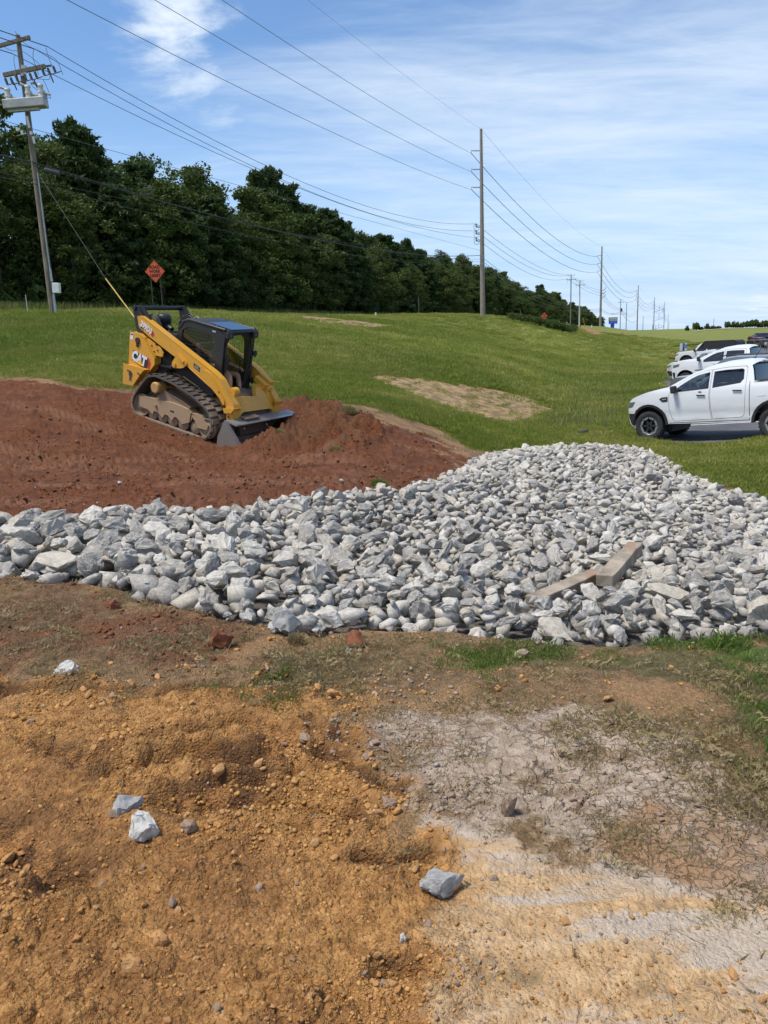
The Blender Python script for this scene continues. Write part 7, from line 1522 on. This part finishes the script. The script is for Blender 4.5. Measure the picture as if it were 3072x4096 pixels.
STL = dusty('bucket_steel', (.30, .28, .255), (.30, .20, .14), .5, .5, 3, -.2, .7, .55, scr=(.32, .30, .28)); STB = plain('worn_steel_edge', (.36, .37, .38), .35, .8, .2, 8)
L = empty('track_loader'); L.matrix_world = LM; tag(L, 'yellow compact track loader with black cab pushing red soil with its bucket', 'track loader')
def part(bm, name, mat, par=None, bev=.008): return bm.build(name, mat, par or L, bevel=bev)
def rounded(pts, n=4, k=.28):
    """corner-cut outline"""
    out = []; m = len(pts)
    for i, p in enumerate(pts):
        a, b = Vector(pts[i - 1]), Vector(pts[(i + 1) % m]); p = Vector(p); u = (a - p) * min(k, .12 / max((a - p).length, .01)); w_ = (b - p) * min(k, .12 / max((b - p).length, .01))
        for j in range(n + 1): t = j / n; q = (p + u) * (1 - t) ** 2 + p * 2 * t * (1 - t) + (p + w_) * t * t; out.append((q.x, q.y))
    return out
TRK = rounded([(-1.17, .10), (-1.13, .30), (-.92, .60), (-.74, .83), (-.50, .90), (.0, .86), (.54, .74), (.99, .56), (1.15, .36), (1.17, .14), (1.06, -.06), (.90, -.125), (-.86, -.135), (-1.06, -.08)], 4)
def resample(P, n):
    P = [Vector(p) for p in P] + [Vector(P[0])]; d = [0]
    for a, b in zip(P[:-1], P[1:]): d.append(d[-1] + (b - a).length)
    out = []; k = 0
    for i in range(n):
        s = d[-1] * i / n
        while d[k + 1] < s: k += 1
        t = (s - d[k]) / (d[k + 1] - d[k] + 1e-9); p = P[k].lerp(P[k + 1], t); tg = (P[k + 1] - P[k]).normalized(); out.append((p, tg))
    return out
for sy in (-1, 1):
    y0, y1 = sy * .965, sy * .515; P = resample(TRK, 108); bm = MB(); V = []
    for p, tg in P:
        nrm = Vector((-tg.y, tg.x)) ; 
        if nrm.dot(p - Vector((0, .35))) > 0: nrm = -nrm      # inward
        q = p + nrm * .035
        V += [(p.x, y0, p.y), (p.x, y1, p.y), (q.x, y1, q.y), (q.x, y0, q.y)]
    n = len(P); F = []
    for i in range(n):
        j = (i + 1) % n
        for k in range(4): F.append((i * 4 + k, i * 4 + (k + 1) % 4, j * 4 + (k + 1) % 4, j * 4 + k))
    bm.add(V, F); tr_ = part(bm, 'track', RUBS, bev=0); tr_.data.materials[0] = RUBS
    P2_ = resample(TRK, 36); lugs = []
    for i, (p, tg) in enumerate(P2_):
        nrm = Vector((-tg.y, tg.x))
        if nrm.dot(p - Vector((0, .35))) < 0: nrm = -nrm
        ang = math.atan2(tg.y, tg.x); R_ = Matrix.Rotation(-ang, 3, 'Y')
        for half in (0, 1):
            bmq = MB(); yc = y0 - sy * (.115 + .225 * half); pp = p + nrm * .012; sh = tg * (.085 if half else 0)
            bmq.box((pp.x + sh.x, yc, pp.y + sh.y), (.105, .205, .034), R_); o = bmq.build('track_lug', RUB, tr_, bevel=.004); 
    bm = MB()
    for rx, rz, rr__ in ((-.90, .135, .235), (1.0, .12, .215)): 
        for yy in (sy * .90, sy * .60): bm.lathe([(0, yy), (rr__ * .55, yy), (rr__ * .62, yy - sy * .03), (rr__ * .86, yy - sy * .03), (rr__ * .92, yy), (rr__, yy), (rr__, yy - sy * .09), (0, yy - sy * .09)], (rx, 0, rz), 'y', 26)
    part(bm, 'idler', MUD, bev=0)
    for rx, rz in ((-.57, .03), (-.27, .03), (.02, .03), (.32, .035), (.67, .05)):
        bm = MB()
        for yy in (sy * .89, sy * .66): bm.lathe([(0, yy), (.09, yy), (.105, yy - sy * .012), (.135, yy - sy * .005), (.135, yy - sy * .07), (0, yy - sy * .07)], (rx, 0, rz), 'y', 20)
        part(bm, 'track_roller', MUD, bev=0)
    bm = MB(); bm.prism([(-.98, .33), (-.95, .14), (-.88, .10), (-.69, .09), (-.54, .02), (-.50, .11), (-.41, .11), (-.25, .02), (-.18, .12), (-.10, .12), (.02, .03), (.10, .14), (.16, .14), (.32, .04), (.52, .13), (.54, .33), (.44, .40), (-.01, .42), (-.5, .37)], sy * .70, sy * .925); part(bm, 'roller_frame', Y_D, bev=.01)
    bm = MB(); bm.prism([(.56, .34), (.56, .20), (.60, .26), (.66, .22), (.72, .08), (1.0, .11), (1.04, .20), (.80, .34)], sy * .72, sy * .915); part(bm, 'idler_fork', Y_D, bev=.01)
    bm = MB()
    for bx, bz in ((-.46, .24),): bm.cyl((bx, sy * .93, bz), (bx, sy * .955, bz), .036, .036, 12); bm.cyl((bx, sy * .95, bz), (bx, sy * .965, bz), .018, .018, 8)
    part(bm, 'frame_bolt', Y_D, bev=0)
    bm = MB(); bm.box((.02, sy * .915, .235), (.12, .03, .045)); part(bm, 'frame_slot', M_BLKPL, bev=.012)
    bm = MB(); bm.cyl((-.47, sy * .50, .63), (-.47, sy * .98, .63), .125, .12, 26); bm.cyl((-.47, sy * .98, .63), (-.47, sy * 1.0, .63), .12, .10, 26); part(bm, 'final_drive', Y_D, bev=.006)
    bm = MB(); bm.lathe([(.16, sy * .70), (.23, sy * .70), (.23, sy * .76), (.16, sy * .76)], (-.58, 0, .60), 'y', 22)
    for i in range(15): a = 2 * pi * i / 15; bm.box((-.58 + .235 * cos(a), sy * .73, .60 + .235 * sin(a)), (.05, .08, .05), Matrix.Rotation(-a, 3, 'Y'))
    part(bm, 'sprocket', K_D, bev=0)
    bm = MB(); bm.prism([(-.55, .38), (-.30, .60), (-.10, .55), (.2, .50), (.45, .42), (.4, .36)], sy * .55, sy * .86); o = part(bm, 'caked_soil', MUD, bev=.03)
    # side of the main frame, with service panel and louvred engine side
    bm = MB(); bm.prism([(-.92, .50), (-.92, .86), (-.46, .93), (-.04, .92), (.47, .74), (.63, .69), (1.02, .63), (1.06, .36), (.9, .22), (-.9, .22)], sy * .36, sy * .505); part(bm, 'chassis_side', Y_D, bev=.012)
    bm = MB(); bm.prism([(-.46, 1.16), (-.20, 1.28), (.70, .92), (.80, .82), (.70, .70), (.28, .79), (-.38, .99)], sy * .44, sy * .53); part(bm, 'side_guard', K_D, bev=.012)
    bm = MB(); bm.tube([(-.10, sy * .545, .93), (.30, sy * .545, .82), (.44, sy * .545, .76), (.50, sy * .545, .68), (.51, sy * .545, .62)], .018, 8); part(bm, 'hand_hold', Y_D, bev=0)
    bm = MB(); bm.prism([(-.9, .95), (-.62, 1.28), (-.42, 1.32), (-.35, 1.2), (-.45, 1.0), (-.6, .88)], sy * .42, sy * .62); part(bm, 'hydraulic_cover', K_D, bev=.04)
    bm = MB(); bm.cyl((-.95, sy * .66, 1.02), (-.32, sy * .66, 1.08), .05, .05, 12); bm.cyl((-.32, sy * .66, 1.08), (.1, sy * .66, 1.17), .028, .028, 10); part(bm, 'lift_cylinder', K_D, bev=0)
    # rear tower
    bm = MB(); bm.prism([(-1.47, 1.60), (-1.20, 1.61), (-1.06, 1.57), (-.69, 1.20), (-.68, 1.07), (-1.16, .44), (-1.46, .46)], sy * .66, sy * .82); tw_ = part(bm, 'rear_tower', Y_A, bev=.012)
    bm = MB(); bm.prism([(-1.44, .91), (-.84, .93), (-.88, .86), (-1.15, .52), (-1.42, .50)], sy * .82, sy * .97); part(bm, 'rear_guard', Y_A, bev=.02)
    bm = MB(); bm.cyl((-1.22, sy * .965, .74), (-1.22, sy * .978, .74), .055, .055, 14); bm.box((-1.22, sy * .971, .66), (.06, .012, .12)); bm.box((-1.27, sy * .971, .80), (.12, .012, .025)); bm.box((-.97, sy * .971, .80), (.10, .012, .03), (0, .4, 0)); part(bm, 'tie_down_slot', K_D, bev=0)
    bm = MB(); bm.cyl((-1.22, sy * .82, 1.47), (-1.22, sy * .85, 1.47), .06, .06, 16); bm.prism([(-1.26, 1.46), (-1.18, 1.46), (-1.20, 1.33), (-1.24, 1.33)], sy * .82, sy * .842); part(bm, 'pivot_pin', K_D, bev=.004)
    # black link, arm, elbow, leg
    bm = MB(); bm.prism(rounded([(-1.57, 2.10), (-1.44, 2.16), (-1.22, 1.98), (-1.20, 1.80), (-1.14, 1.60), (-1.40, 1.60)], 3, .2), sy * .665, sy * .70); bm.prism([(-1.42, 2.14), (-1.34, 2.16), (-1.04, 1.92), (-1.10, 1.86)], sy * .60, sy * .665); bm.cyl((-1.5, sy * .60, 2.10), (-1.5, sy * .73, 2.10), .055, .055, 16); bm.cyl((-1.33, sy * .66, 1.85), (-1.33, sy * .73, 1.85), .045, .045, 14); part(bm, 'arm_link', K_A, bev=.005)
    bm = MB(); bm.prism(rounded([(-1.35, 1.97), (-1.22, 1.99), (.90, 1.29), (1.10, 1.19), (1.35, .92), (1.53, .74), (1.56, .42), (1.38, .37), (1.34, .66), (1.10, .88), (.82, .98), (.04, 1.30), (-.34, 1.41), (-.92, 1.60), (-1.27, 1.74)], 2, .15), sy * .60, sy * .765); ar_ = part(bm, 'lift_arm', Y_A, bev=.014)
    bm = MB(); bm.prism([(-.98, 1.56), (-.60, 1.44), (-.50, 1.36), (-.52, 1.28), (-.74, 1.26), (-1.0, 1.42)], sy * .765, sy * .785); part(bm, 'arm_plate', Y_A, ar_, .006)
    bm = MB(); bm.prism(rounded([(-.08, 1.48), (.22, 1.30), (.10, 1.18), (-.16, 1.12), (-.24, 1.20)], 3, .3), sy * .765, sy * .80); bm.cyl((-.14, sy * .80, 1.20), (-.14, sy * .825, 1.20), .045, .045, 14); bm.prism([(-.02, 1.41), (.12, 1.33), (.10, 1.29), (-.04, 1.37)], sy * .80, sy * .825); part(bm, 'arm_bracket', Y_A, ar_, .006)
    bm = MB(); bm.prism(rounded([(.62, 1.30), (.86, 1.24), (1.08, 1.02), (1.30, .78), (1.28, .68), (1.14, .82), (.82, 1.02)], 3, .3), sy * .765, sy * .79); part(bm, 'elbow_plate', Y_A, ar_, .006)
    bm = MB(); bm.prism([(1.30, .64), (1.58, .70), (1.53, .60), (1.34, .55)], sy * .60, sy * .82); part(bm, 'arm_lip', Y_A, ar_, .006)
    bm = MB()
    for hx, hz in ((-1.18, 1.55 + .2), (.62, 1.05), (1.12, .93), (-.72, 1.50), (-.66, 1.38), (-.84, 1.44), (-.76, 1.33), (1.42, .48)): bm.cyl((hx, sy * .76, hz), (hx, sy * .797, hz), .018, .018, 8)
    part(bm, 'arm_bolt', K_D, ar_, 0)['kind'] = 'stuff'
    for hp_ in ([(-1.3, 1.93), (-1.1, 2.06), (-.92, 1.98), (-.82, 1.84)], [(-1.28, 1.90), (-1.1, 2.01), (-.95, 1.93), (-.86, 1.82)]): bm = MB(); bm.tube([(x, sy * .56, z) for x, z in hp_], .020, 8); part(bm, 'hydraulic_hose', K_A, ar_, 0)
    # front box bits: pin bosses, lamp guard boxes
    bm = MB(); bm.cyl((1.30, sy * .45, .95), (1.30, sy * .62, .95), .10, .10, 18); bm.cyl((1.30, sy * .43, .95), (1.30, sy * .45, .95), .05, .05, 14); part(bm, 'pin_boss', Y_A, bev=.008)
bm = MB(); bm.prism([(-.35, .30), (1.35, .30), (1.35, .42), (.9, .62), (-.9, .62), (-1.2, .45), (-1.2, .30)], -.40, .40); part(bm, 'belly', K_D)
bm = MB(); bm.prism([(-1.46, .5), (-1.46, 1.52), (-1.30, 1.62), (-.55, 1.62), (-.45, 1.50), (-.45, .6)], -.60, .60); part(bm, 'engine_housing', K_D, bev=.03)
bm = MB(); bm.prism([(-.98, 1.60), (-.60, 1.66), (-.50, 1.60), (-.46, 1.40), (-.9, 1.40)], -.58, -.50); part(bm, 'engine_side_plate', Y_A, bev=.01)
bm = MB(); bm.tube([(-1.5, -.74, 2.10), (-1.5, .74, 2.10)], .05, 16); part(bm, 'crossbar', K_A, bev=0)
bm = MB(); bm.lathe([(0, 2.06), (.10, 2.06), (.145, 2.03), (.155, 1.97), (.15, 1.86), (.10, 1.83), (.10, 1.6)], (-1.10, -.22, 0), 'z', 22); bm.cyl((-1.0, -.22, 1.82), (-.82, -.25, 1.78), .07, .05, 12); part(bm, 'air_intake_cap', K_A, bev=0)
for i in range(3): bm = MB(); bm.tube([(-.95 + .03 * i, .42 + .05 * i, 1.62), (-.93 + .03 * i, .43 + .05 * i, 1.95), (-.75 + .02 * i, .42 + .05 * i, 2.06 - .03 * i), (-.58, .40 + .04 * i, 1.98)], .022, 8); part(bm, 'hydraulic_hose', K_A if i else plain('braided_hose', (.20, .17, .11), .7), bev=0)
bm = MB(); bm.box((-.52, -.52, 1.50), (.06, .03, .30)); bm.tube([(-.9, -.3, 1.66), (-.7, -.45, 1.70), (-.55, -.46, 1.62)], .02, 6); bm.box((-.75, -.1, 1.66), (.4, .5, .1)); part(bm, 'service_lines', K_D, bev=0)
bm = MB(); bm.box((-.26, -.565, 1.37), (.30, .035, .11), (0, .16, 0)); part(bm, 'red_lever', plain('lever_red', (.50, .015, .03), .4), bev=.012)
# cab: side sheets with window openings, mesh guards, roof, door
SIDE = rounded([(-.50, 1.10), (-.50, 1.66), (-.40, 1.84), (-.30, 2.05), (-.18, 2.12), (.84, 2.09), (.84, .86), (.60, .80), (.0, .95)], 3, .25); WIN = rounded([(-.32, 1.88), (-.14, 2.00), (.42, 1.98), (.62, 1.88), (.69, 1.22), (.60, 1.05), (-.05, 1.22), (-.29, 1.50)], 3, .3)
def sheet(outer, holes, y0, y1, name, mat, par=None, axis='y'):
    loops = [[Vector((p[0], p[1], 0)) for p in l] for l in [outer] + holes]; allp = [v for l in loops for v in l]; tri = tessellate_polygon(loops); n = len(allp); bm = MB()
    P = (lambda p, t: (p.x, t, p.y)) if axis == 'y' else (lambda p, t: (t, p.x, p.y)); V = [P(p, y0) for p in allp] + [P(p, y1) for p in allp]; F = [tuple(t) for t in tri] + [tuple(n + i for i in reversed(t)) for t in tri]; k = 0
    for l in loops: m = len(l); F += [(k + i, k + (i + 1) % m, n + k + (i + 1) % m, n + k + i) for i in range(m)]; k += m
    bm.add(V, F); return part(bm, name, mat, par, 0)
def in_poly(P, x, z):
    c = False
    for (a, b), (d, e) in zip(P, P[1:] + P[:1]):
        if (b > z) != (e > z) and x < (d - a) * (z - b) / (e - b) + a: c = not c
    return c
def guard(poly, y, name, step=.066, rad=.0026, axis='y', slant=-.20):
    bm = MB(); xs = [p[0] for p in poly]; zs = [p[1] for p in poly]
    def run(p0, p1):
        N_ = 60; st = None
        for i in range(N_ + 1):
            t = i / N_; q = (p0[0] + (p1[0] - p0[0]) * t, p0[1] + (p1[1] - p0[1]) * t); ins = in_poly(poly, *q)
            if ins and st is None: st = q
            if (not ins or i == N_) and st is not None:
                A_ = (st[0], y, st[1]) if axis == 'y' else (y, st[0], st[1]); B_ = (q[0], y, q[1]) if axis == 'y' else (y, q[0], q[1])
                if (Vector(A_) - Vector(B_)).length > .02: bm.cyl(A_, B_, rad, rad, 4, False)
                st = None
    v = min(xs)
    while v < max(xs): run((v, min(zs)), (v, max(zs))); v += step
    v = min(zs) - .3
    while v < max(zs) + .3: run((min(xs), v + (0 if axis == 'x' else .0)), (max(xs), v)); v += step
    o = part(bm, name, K_A, bev=0); o['kind'] = 'stuff'; return o
G_CAB = glassy('cab_glass', (.92, .95, .92), .2)
def dirty_glass():
    t = NT('dusty_door_glass'); t.n.remove(t.b); c = t.coord(); n = t.noise(3.5, 8, .7, t.coord('Object', (1, 1, .45)), .8); n2 = t.noise(22, 5, .7, c)
    tr = t.n.new('ShaderNodeBsdfTransparent'); tr.inputs[0].default_value = (.93, .96, .93, 1); df = t.n.new('ShaderNodeBsdfDiffuse'); df.inputs[0].default_value = (.17, .15, .13, 1); gl = t.n.new('ShaderNodeBsdfGlossy'); gl.inputs[1].default_value = .08
    f = t.math('ADD', t.math('MULTIPLY', t.ramp(n, .48, .75), .38), t.math('MULTIPLY', t.ramp(n2, .5, .8), .15)); s = t.n.new('ShaderNodeSeparateXYZ'); t.l.new(c, s.inputs[0]); f = t.math('MULTIPLY', f, t.ramp(s.outputs[2], 2.0, .95, .25, 1.0), True)
    m1 = t.n.new('ShaderNodeMixShader'); t.l.new(f, m1.inputs[0]); t.l.new(tr.outputs[0], m1.inputs[1]); t.l.new(df.outputs[0], m1.inputs[2]); fr = t.n.new('ShaderNodeFresnel'); m2 = t.n.new('ShaderNodeMixShader'); ge = t.n.new('ShaderNodeNewGeometry'); t.l.new(t.math('MULTIPLY', fr.outputs[0], t.math('SUBTRACT', 1.0, ge.outputs['Backfacing'])), m2.inputs[0]); t.l.new(m1.outputs[0], m2.inputs[1]); t.l.new(gl.outputs[0], m2.inputs[2]); t.l.new(m2.outputs[0], t.out.inputs[0]); return t.m
for sy in (-1, 1):
    sheet(SIDE, [WIN], sy * .445, sy * .485, 'cab_side', K_A); o = sheet(WIN, [], sy * .452, sy * .456, 'side_glass', G_CAB); guard(WIN, sy * .478, 'side_guard_mesh')
    bm = MB(); bm.tube([(-.40, sy * .47, 1.90), (-.27, sy * .47, 2.08), (-.12, sy * .47, 2.14), (.86, sy * .47, 2.13)], .035, 8); part(bm, 'roof_rail', K_A, bev=0)
    for bx in (.55, .60): bm = MB(); bm.cyl((bx, sy * .485, 2.045), (bx, sy * .495, 2.043), .018, .018, 10); part(bm, 'side_reflector', M_WHITEP, bev=0)
bm = MB(); bm.prism([(-.30, 2.09), (-.20, 2.15), (.10, 2.165), (.93, 2.135), (.95, 2.10), (-.1, 2.09)], -.47, .47); part(bm, 'roof', K_A, bev=.02)
bm = MB(); bm.box((.60, 0, 2.158), (.62, .70, .012), (0, .035, 0)); part(bm, 'roof_hatch', glassy('roof_hatch_glass', (.03, .05, .06), .6), bev=.004)
bm = MB(); bm.box((-.44, 0, 1.60), (.04, .9, .9)); part(bm, 'cab_rear', K_A)
FR = [(-.49, .84), (-.49, 2.09), (.49, 2.09), (.49, .84)]; DG = rounded([(-.40, 1.0), (-.43, 1.80), (-.36, 1.97), (-.20, 2.04), (.20, 2.04), (.34, 1.96), (.42, 1.78), (.43, 1.45), (.36, 1.1), (.22, .90), (-.16, .88)], 4, .35)
sheet(FR, [DG], .83, .87, 'cab_front', K_A, None, 'x'); sheet(DG, [], .862, .868, 'door_glass', dirty_glass(), None, 'x')
bm = MB(); n_ = len(DG)
for i in range(n_): a, b = DG[i], DG[(i + 1) % n_]; bm.cyl((.878, a[0], a[1]), (.878, b[0], b[1]), .016, .016, 6)
part(bm, 'door_seal', M_BLKPL, bev=0)
for zz_ in (1.02, 1.62): bm = MB(); bm.box((.89, .50, zz_), (.09, .10, .09)); bm.cyl((.93, .49, zz_ - .07), (.93, .49, zz_ + .07), .025, .025, 8); part(bm, 'door_hinge', K_A, bev=.012)
bm = MB(); bm.box((.90, -.40, 1.42), (.05, .07, .30)); part(bm, 'door_handle', K_A, bev=.015); bm = MB(); bm.tube([(.885, -.43, 1.9), (.93, -.46, 1.74), (.92, -.46, 1.6)], .012, 6); bm.tube([(.90, .35, 1.9), (.93, .30, 1.5), (.91, .22, 1.1)], .012, 6); part(bm, 'wiper', K_A, bev=0)
for sy in (-1, 1):
    bm = MB(); bm.box((.90, sy * .40, 2.035), (.12, .17, .13)); lg = part(bm, 'work_light', K_A, bev=.01); bm = MB()
    for q in range(4): bm.box((.963, sy * .40, 1.99 + q * .03), (.008, .15, .008))
    part(bm, 'light_louvre', K_D, lg, 0)['kind'] = 'stuff'; bm = MB(); bm.cyl((.955, sy * .40, 2.035), (.962, sy * .40, 2.035), .035, .035, 12); part(bm, 'lens', M_LAMP, lg, 0)
# cab inside
bm = MB(); bm.box((.20, 0, .96), (.50, .50, .10)); bm.box((-.02, 0, 1.32), (.12, .48, .68), (0, -.12, 0)); part(bm, 'seat', plain('cab_seat', (.05, .05, .055), .8), bev=.04)
for sy in (-1, 1): bm = MB(); bm.box((.48, sy * .34, 1.12), (.42, .10, .22)); bm.tube([(.66, sy * .32, 1.22), (.70, sy * .30, 1.38)], .016, 8); bm.cyl((.70, sy * .30, 1.36), (.71, sy * .30, 1.45), .028, .022, 10); part(bm, 'joystick', K_A, bev=0)
bm = MB(); bm.box((.30, 0, .76), (1.1, .88, .06)); part(bm, 'cab_floor', K_D); bm = MB(); bm.box((.42, .43, 1.20), (.75, .02, .05), (0, -.08, 0)); part(bm, 'window_bar', K_A)
# front cross member between the arms, cut like the photo's
CM = [(-.62, .46), (-.62, .86), (-.56, .90), (-.34, .86), (.10, .83), (.12, .90), (.16, 1.0), (.30, 1.06), (.42, 1.0), (.62, .86), (.64, .46), (.64, .30), (.56, .30), (.52, .52), (.44, .56), (-.44, .58), (-.52, .54), (-.55, .30), (-.64, .30)]
slot = rounded([(.15, .86), (.20, .93), (.34, .95), (.40, .86), (.30, .82)], 3, .3)
CMr = [(y, z) for y, z in CM]
bm = MB(); loops = [[Vector((p[0], p[1], 0)) for p in CMr]]; tri = tessellate_polygon(loops); n_ = len(CMr)
def cmx(z): return 1.30 + .24 * min(max((.98 - z) / .36, 0), 1)
V = [(cmx(z), y, z) for y, z in CMr] + [(cmx(z) - .10, y, z - .02) for y, z in CMr]; bm.add(V, [tuple(t) for t in tri] + [tuple(n_ + i for i in reversed(t)) for t in tri] + [(i, (i + 1) % n_, n_ + (i + 1) % n_, n_ + i) for i in range(n_)]); cm_ = part(bm, 'front_crossmember', Y_A, bev=0)
bm = MB(); bm.box((1.10, 0, .80), (.45, .62, .06), (0, .2, 0)); part(bm, 'debris_ledge', MUD)
for y_ in (.44, .60): bm = MB(); bm.box((1.22, y_, 1.06 if y_ < .5 else 1.12), (.34, .14, .12), (0, .40, 0)); bm.box((1.36, y_ + .02, .92), (.05, .06, .34), (0, -.25, 0)); part(bm, 'coupler_box', Y_A, bev=.01)
for sy in (-1, 1): bm = MB(); bm.cyl((1.28, sy * .38, .66), (1.42, sy * .38, .42), .05, .05, 14); t_c = part(bm, 'tilt_cylinder', K_D, bev=0); bm = MB(); bm.cyl((1.42, sy * .38, .42), (1.55, sy * .38, .20), .024, .024, 12); part(bm, 'rod', M_CHROME, t_c, 0)
bm = MB(); bm.prism([(1.36, .55), (1.44, .55), (1.60, .10), (1.45, .06)], -.55, .55); part(bm, 'coupler_plate', K_D)
bm = MB(); bm.prism([(1.02, .62), (1.30, .56), (1.30, .2), (1.05, .2)], -.30, .30); part(bm, 'front_chassis', Y_D)
# bucket
ys = (-1.0, 1.08); prof = [(1.82, .44), (1.55, .47), (1.47, .40), (1.42, .12), (1.50, -.05), (1.62, -.10), (2.14, -.12)]; bm = MB()
inner = [(x + .02 * (1 if i > 0 else 0), z + (.018 if i > 3 else -.016)) for i, (x, z) in enumerate(prof)]; bm.prism(prof + inner[::-1], ys[0], ys[1]); bk = part(bm, 'bucket', STL, bev=.004)
for yy, s in ((ys[0], -1), (ys[1], 1)):
    bm = MB(); bm.prism([(1.53, .47), (1.60, .47), (2.14, -.04), (2.12, -.12), (1.40, -.11), (1.40, .10)], yy, yy + s * .018); sp_ = part(bm, 'side_plate', STL, bk, .003)
    bm = MB(); bm.prism([(1.60, .47), (1.66, .45), (2.20, -.06), (2.14, -.13), (2.10, -.06)], yy + s * .018, yy + s * .034); part(bm, 'side_cutter', STB, bk, .003)
bm = MB(); bm.box((1.82, (ys[0] + ys[1]) / 2, .437), (.07, ys[1] - ys[0] + .02, .022), (0, .08, 0)); part(bm, 'top_lip', STB, bk, .003)
bm = MB(); bm.box((1.66, -.35, .486), (.16, .46, .02)); part(bm, 'bucket_step', MUD, bk, .004)
bm = MB()
for i in range(2): bm.box((1.59 + .14 * i, -.35, .502), (.014, .46, .02))
for i in range(9): bm.box((1.66, -.56 + i * .053, .502), (.15, .012, .02))
part(bm, 'step_teeth', MUD, bk, 0)['kind'] = 'stuff'
# decals
def decal(name, pts, y, mat, t=.003, par=None): bm = MB(); bm.prism(pts, y, y - t); return part(bm, name, mat, par, 0)
HX = plain('decal_black', (.02, .02, .02), .45); RDD = plain('decal_red', (.48, .03, .04), .4); WHD = plain('decal_white', (.72, .73, .74), .4); YLD = plain('decal_yellow', (.72, .45, .03), .4)
def RXZ(x, y, z, ang=0.0): return Matrix.Translation((x, y, z)) @ Matrix.Rotation(ang, 4, 'Y') @ Matrix.Rotation(radians(90), 4, 'X')
# emblem on the tower: red hexagon, black shadow block, white letters, yellow triangle
yd = -.822
decal('emblem_red', [(-1.02, 1.20), (-.86, 1.16), (-.80, 1.06), (-.84, .90), (-.95, .83), (-1.10, .90), (-1.10, .95)], yd, RDD, .003, L)
decal('emblem_black', [(-1.33, 1.24), (-1.02, 1.17), (-.90, 1.12), (-.87, 1.04), (-.90, .94), (-.97, .89), (-1.10, .94), (-1.36, 1.02)], yd - .003, HX, .003, L)
text_mesh('lettering', 'CAT', .285, WHD, .003, L, RXZ(-1.145, yd - .0095, 1.085, radians(10)), bold=.016, sx_=.80, space=.92)
decal('emblem_triangle', [(-1.20, .985), (-1.10, 1.085), (-1.02, .945)], yd - .0125, YLD, .003, L)
ya = -.767
text_mesh('model_number', '299D3', .155, WHD, .003, L, RXZ(-1.055, ya - .004, 1.775, radians(20)), bold=.008, sx_=.86); decal('emblem_red', [(-.90, 1.745), (-.84, 1.73), (-.81, 1.69), (-.83, 1.635), (-.87, 1.625), (-.90, 1.64)], ya, RDD, .002, L)
decal('plate_black', [(.36, 1.355), (.54, 1.295), (.54, 1.205), (.36, 1.265)], ya, HX, .003, L)
for i, s in enumerate(('Two Speed', 'High Flow XPS')): text_mesh('small_lettering', s, .034, WHD, .001, L, RXZ(.45, ya - .004, 1.297 - i * .035, radians(18)), sx_=.72)
text_mesh('lettering', 'CAT', .11, WHD, .002, L, Matrix.Translation((1.43, -.02, .765)) @ Matrix.Rotation(radians(-32), 4, 'Y') @ Matrix.Rotation(radians(90), 4, 'Z') @ Matrix.Rotation(radians(90), 4, 'X'), bold=.006, sx_=.85)
bm = MB(); bm.box((1.432, .085, .745), (.006, .05, .07), (0, radians(-32), 0)); part(bm, 'emblem_red', RDD, None, 0)
decal('white_label', [(-1.45, 1.585), (-1.37, 1.59), (-1.37, 1.45), (-1.45, 1.445)], yd, WHD, .002, L)
decal('label_mark', [(-1.44, 1.57), (-1.38, 1.573), (-1.38, 1.545), (-1.44, 1.542)], yd - .002, HX, .002, L)
decal('caution_label', [(-.42, 1.55), (-.33, 1.54), (-.33, 1.50), (-.42, 1.51)], -.487, YLD, .002, L)
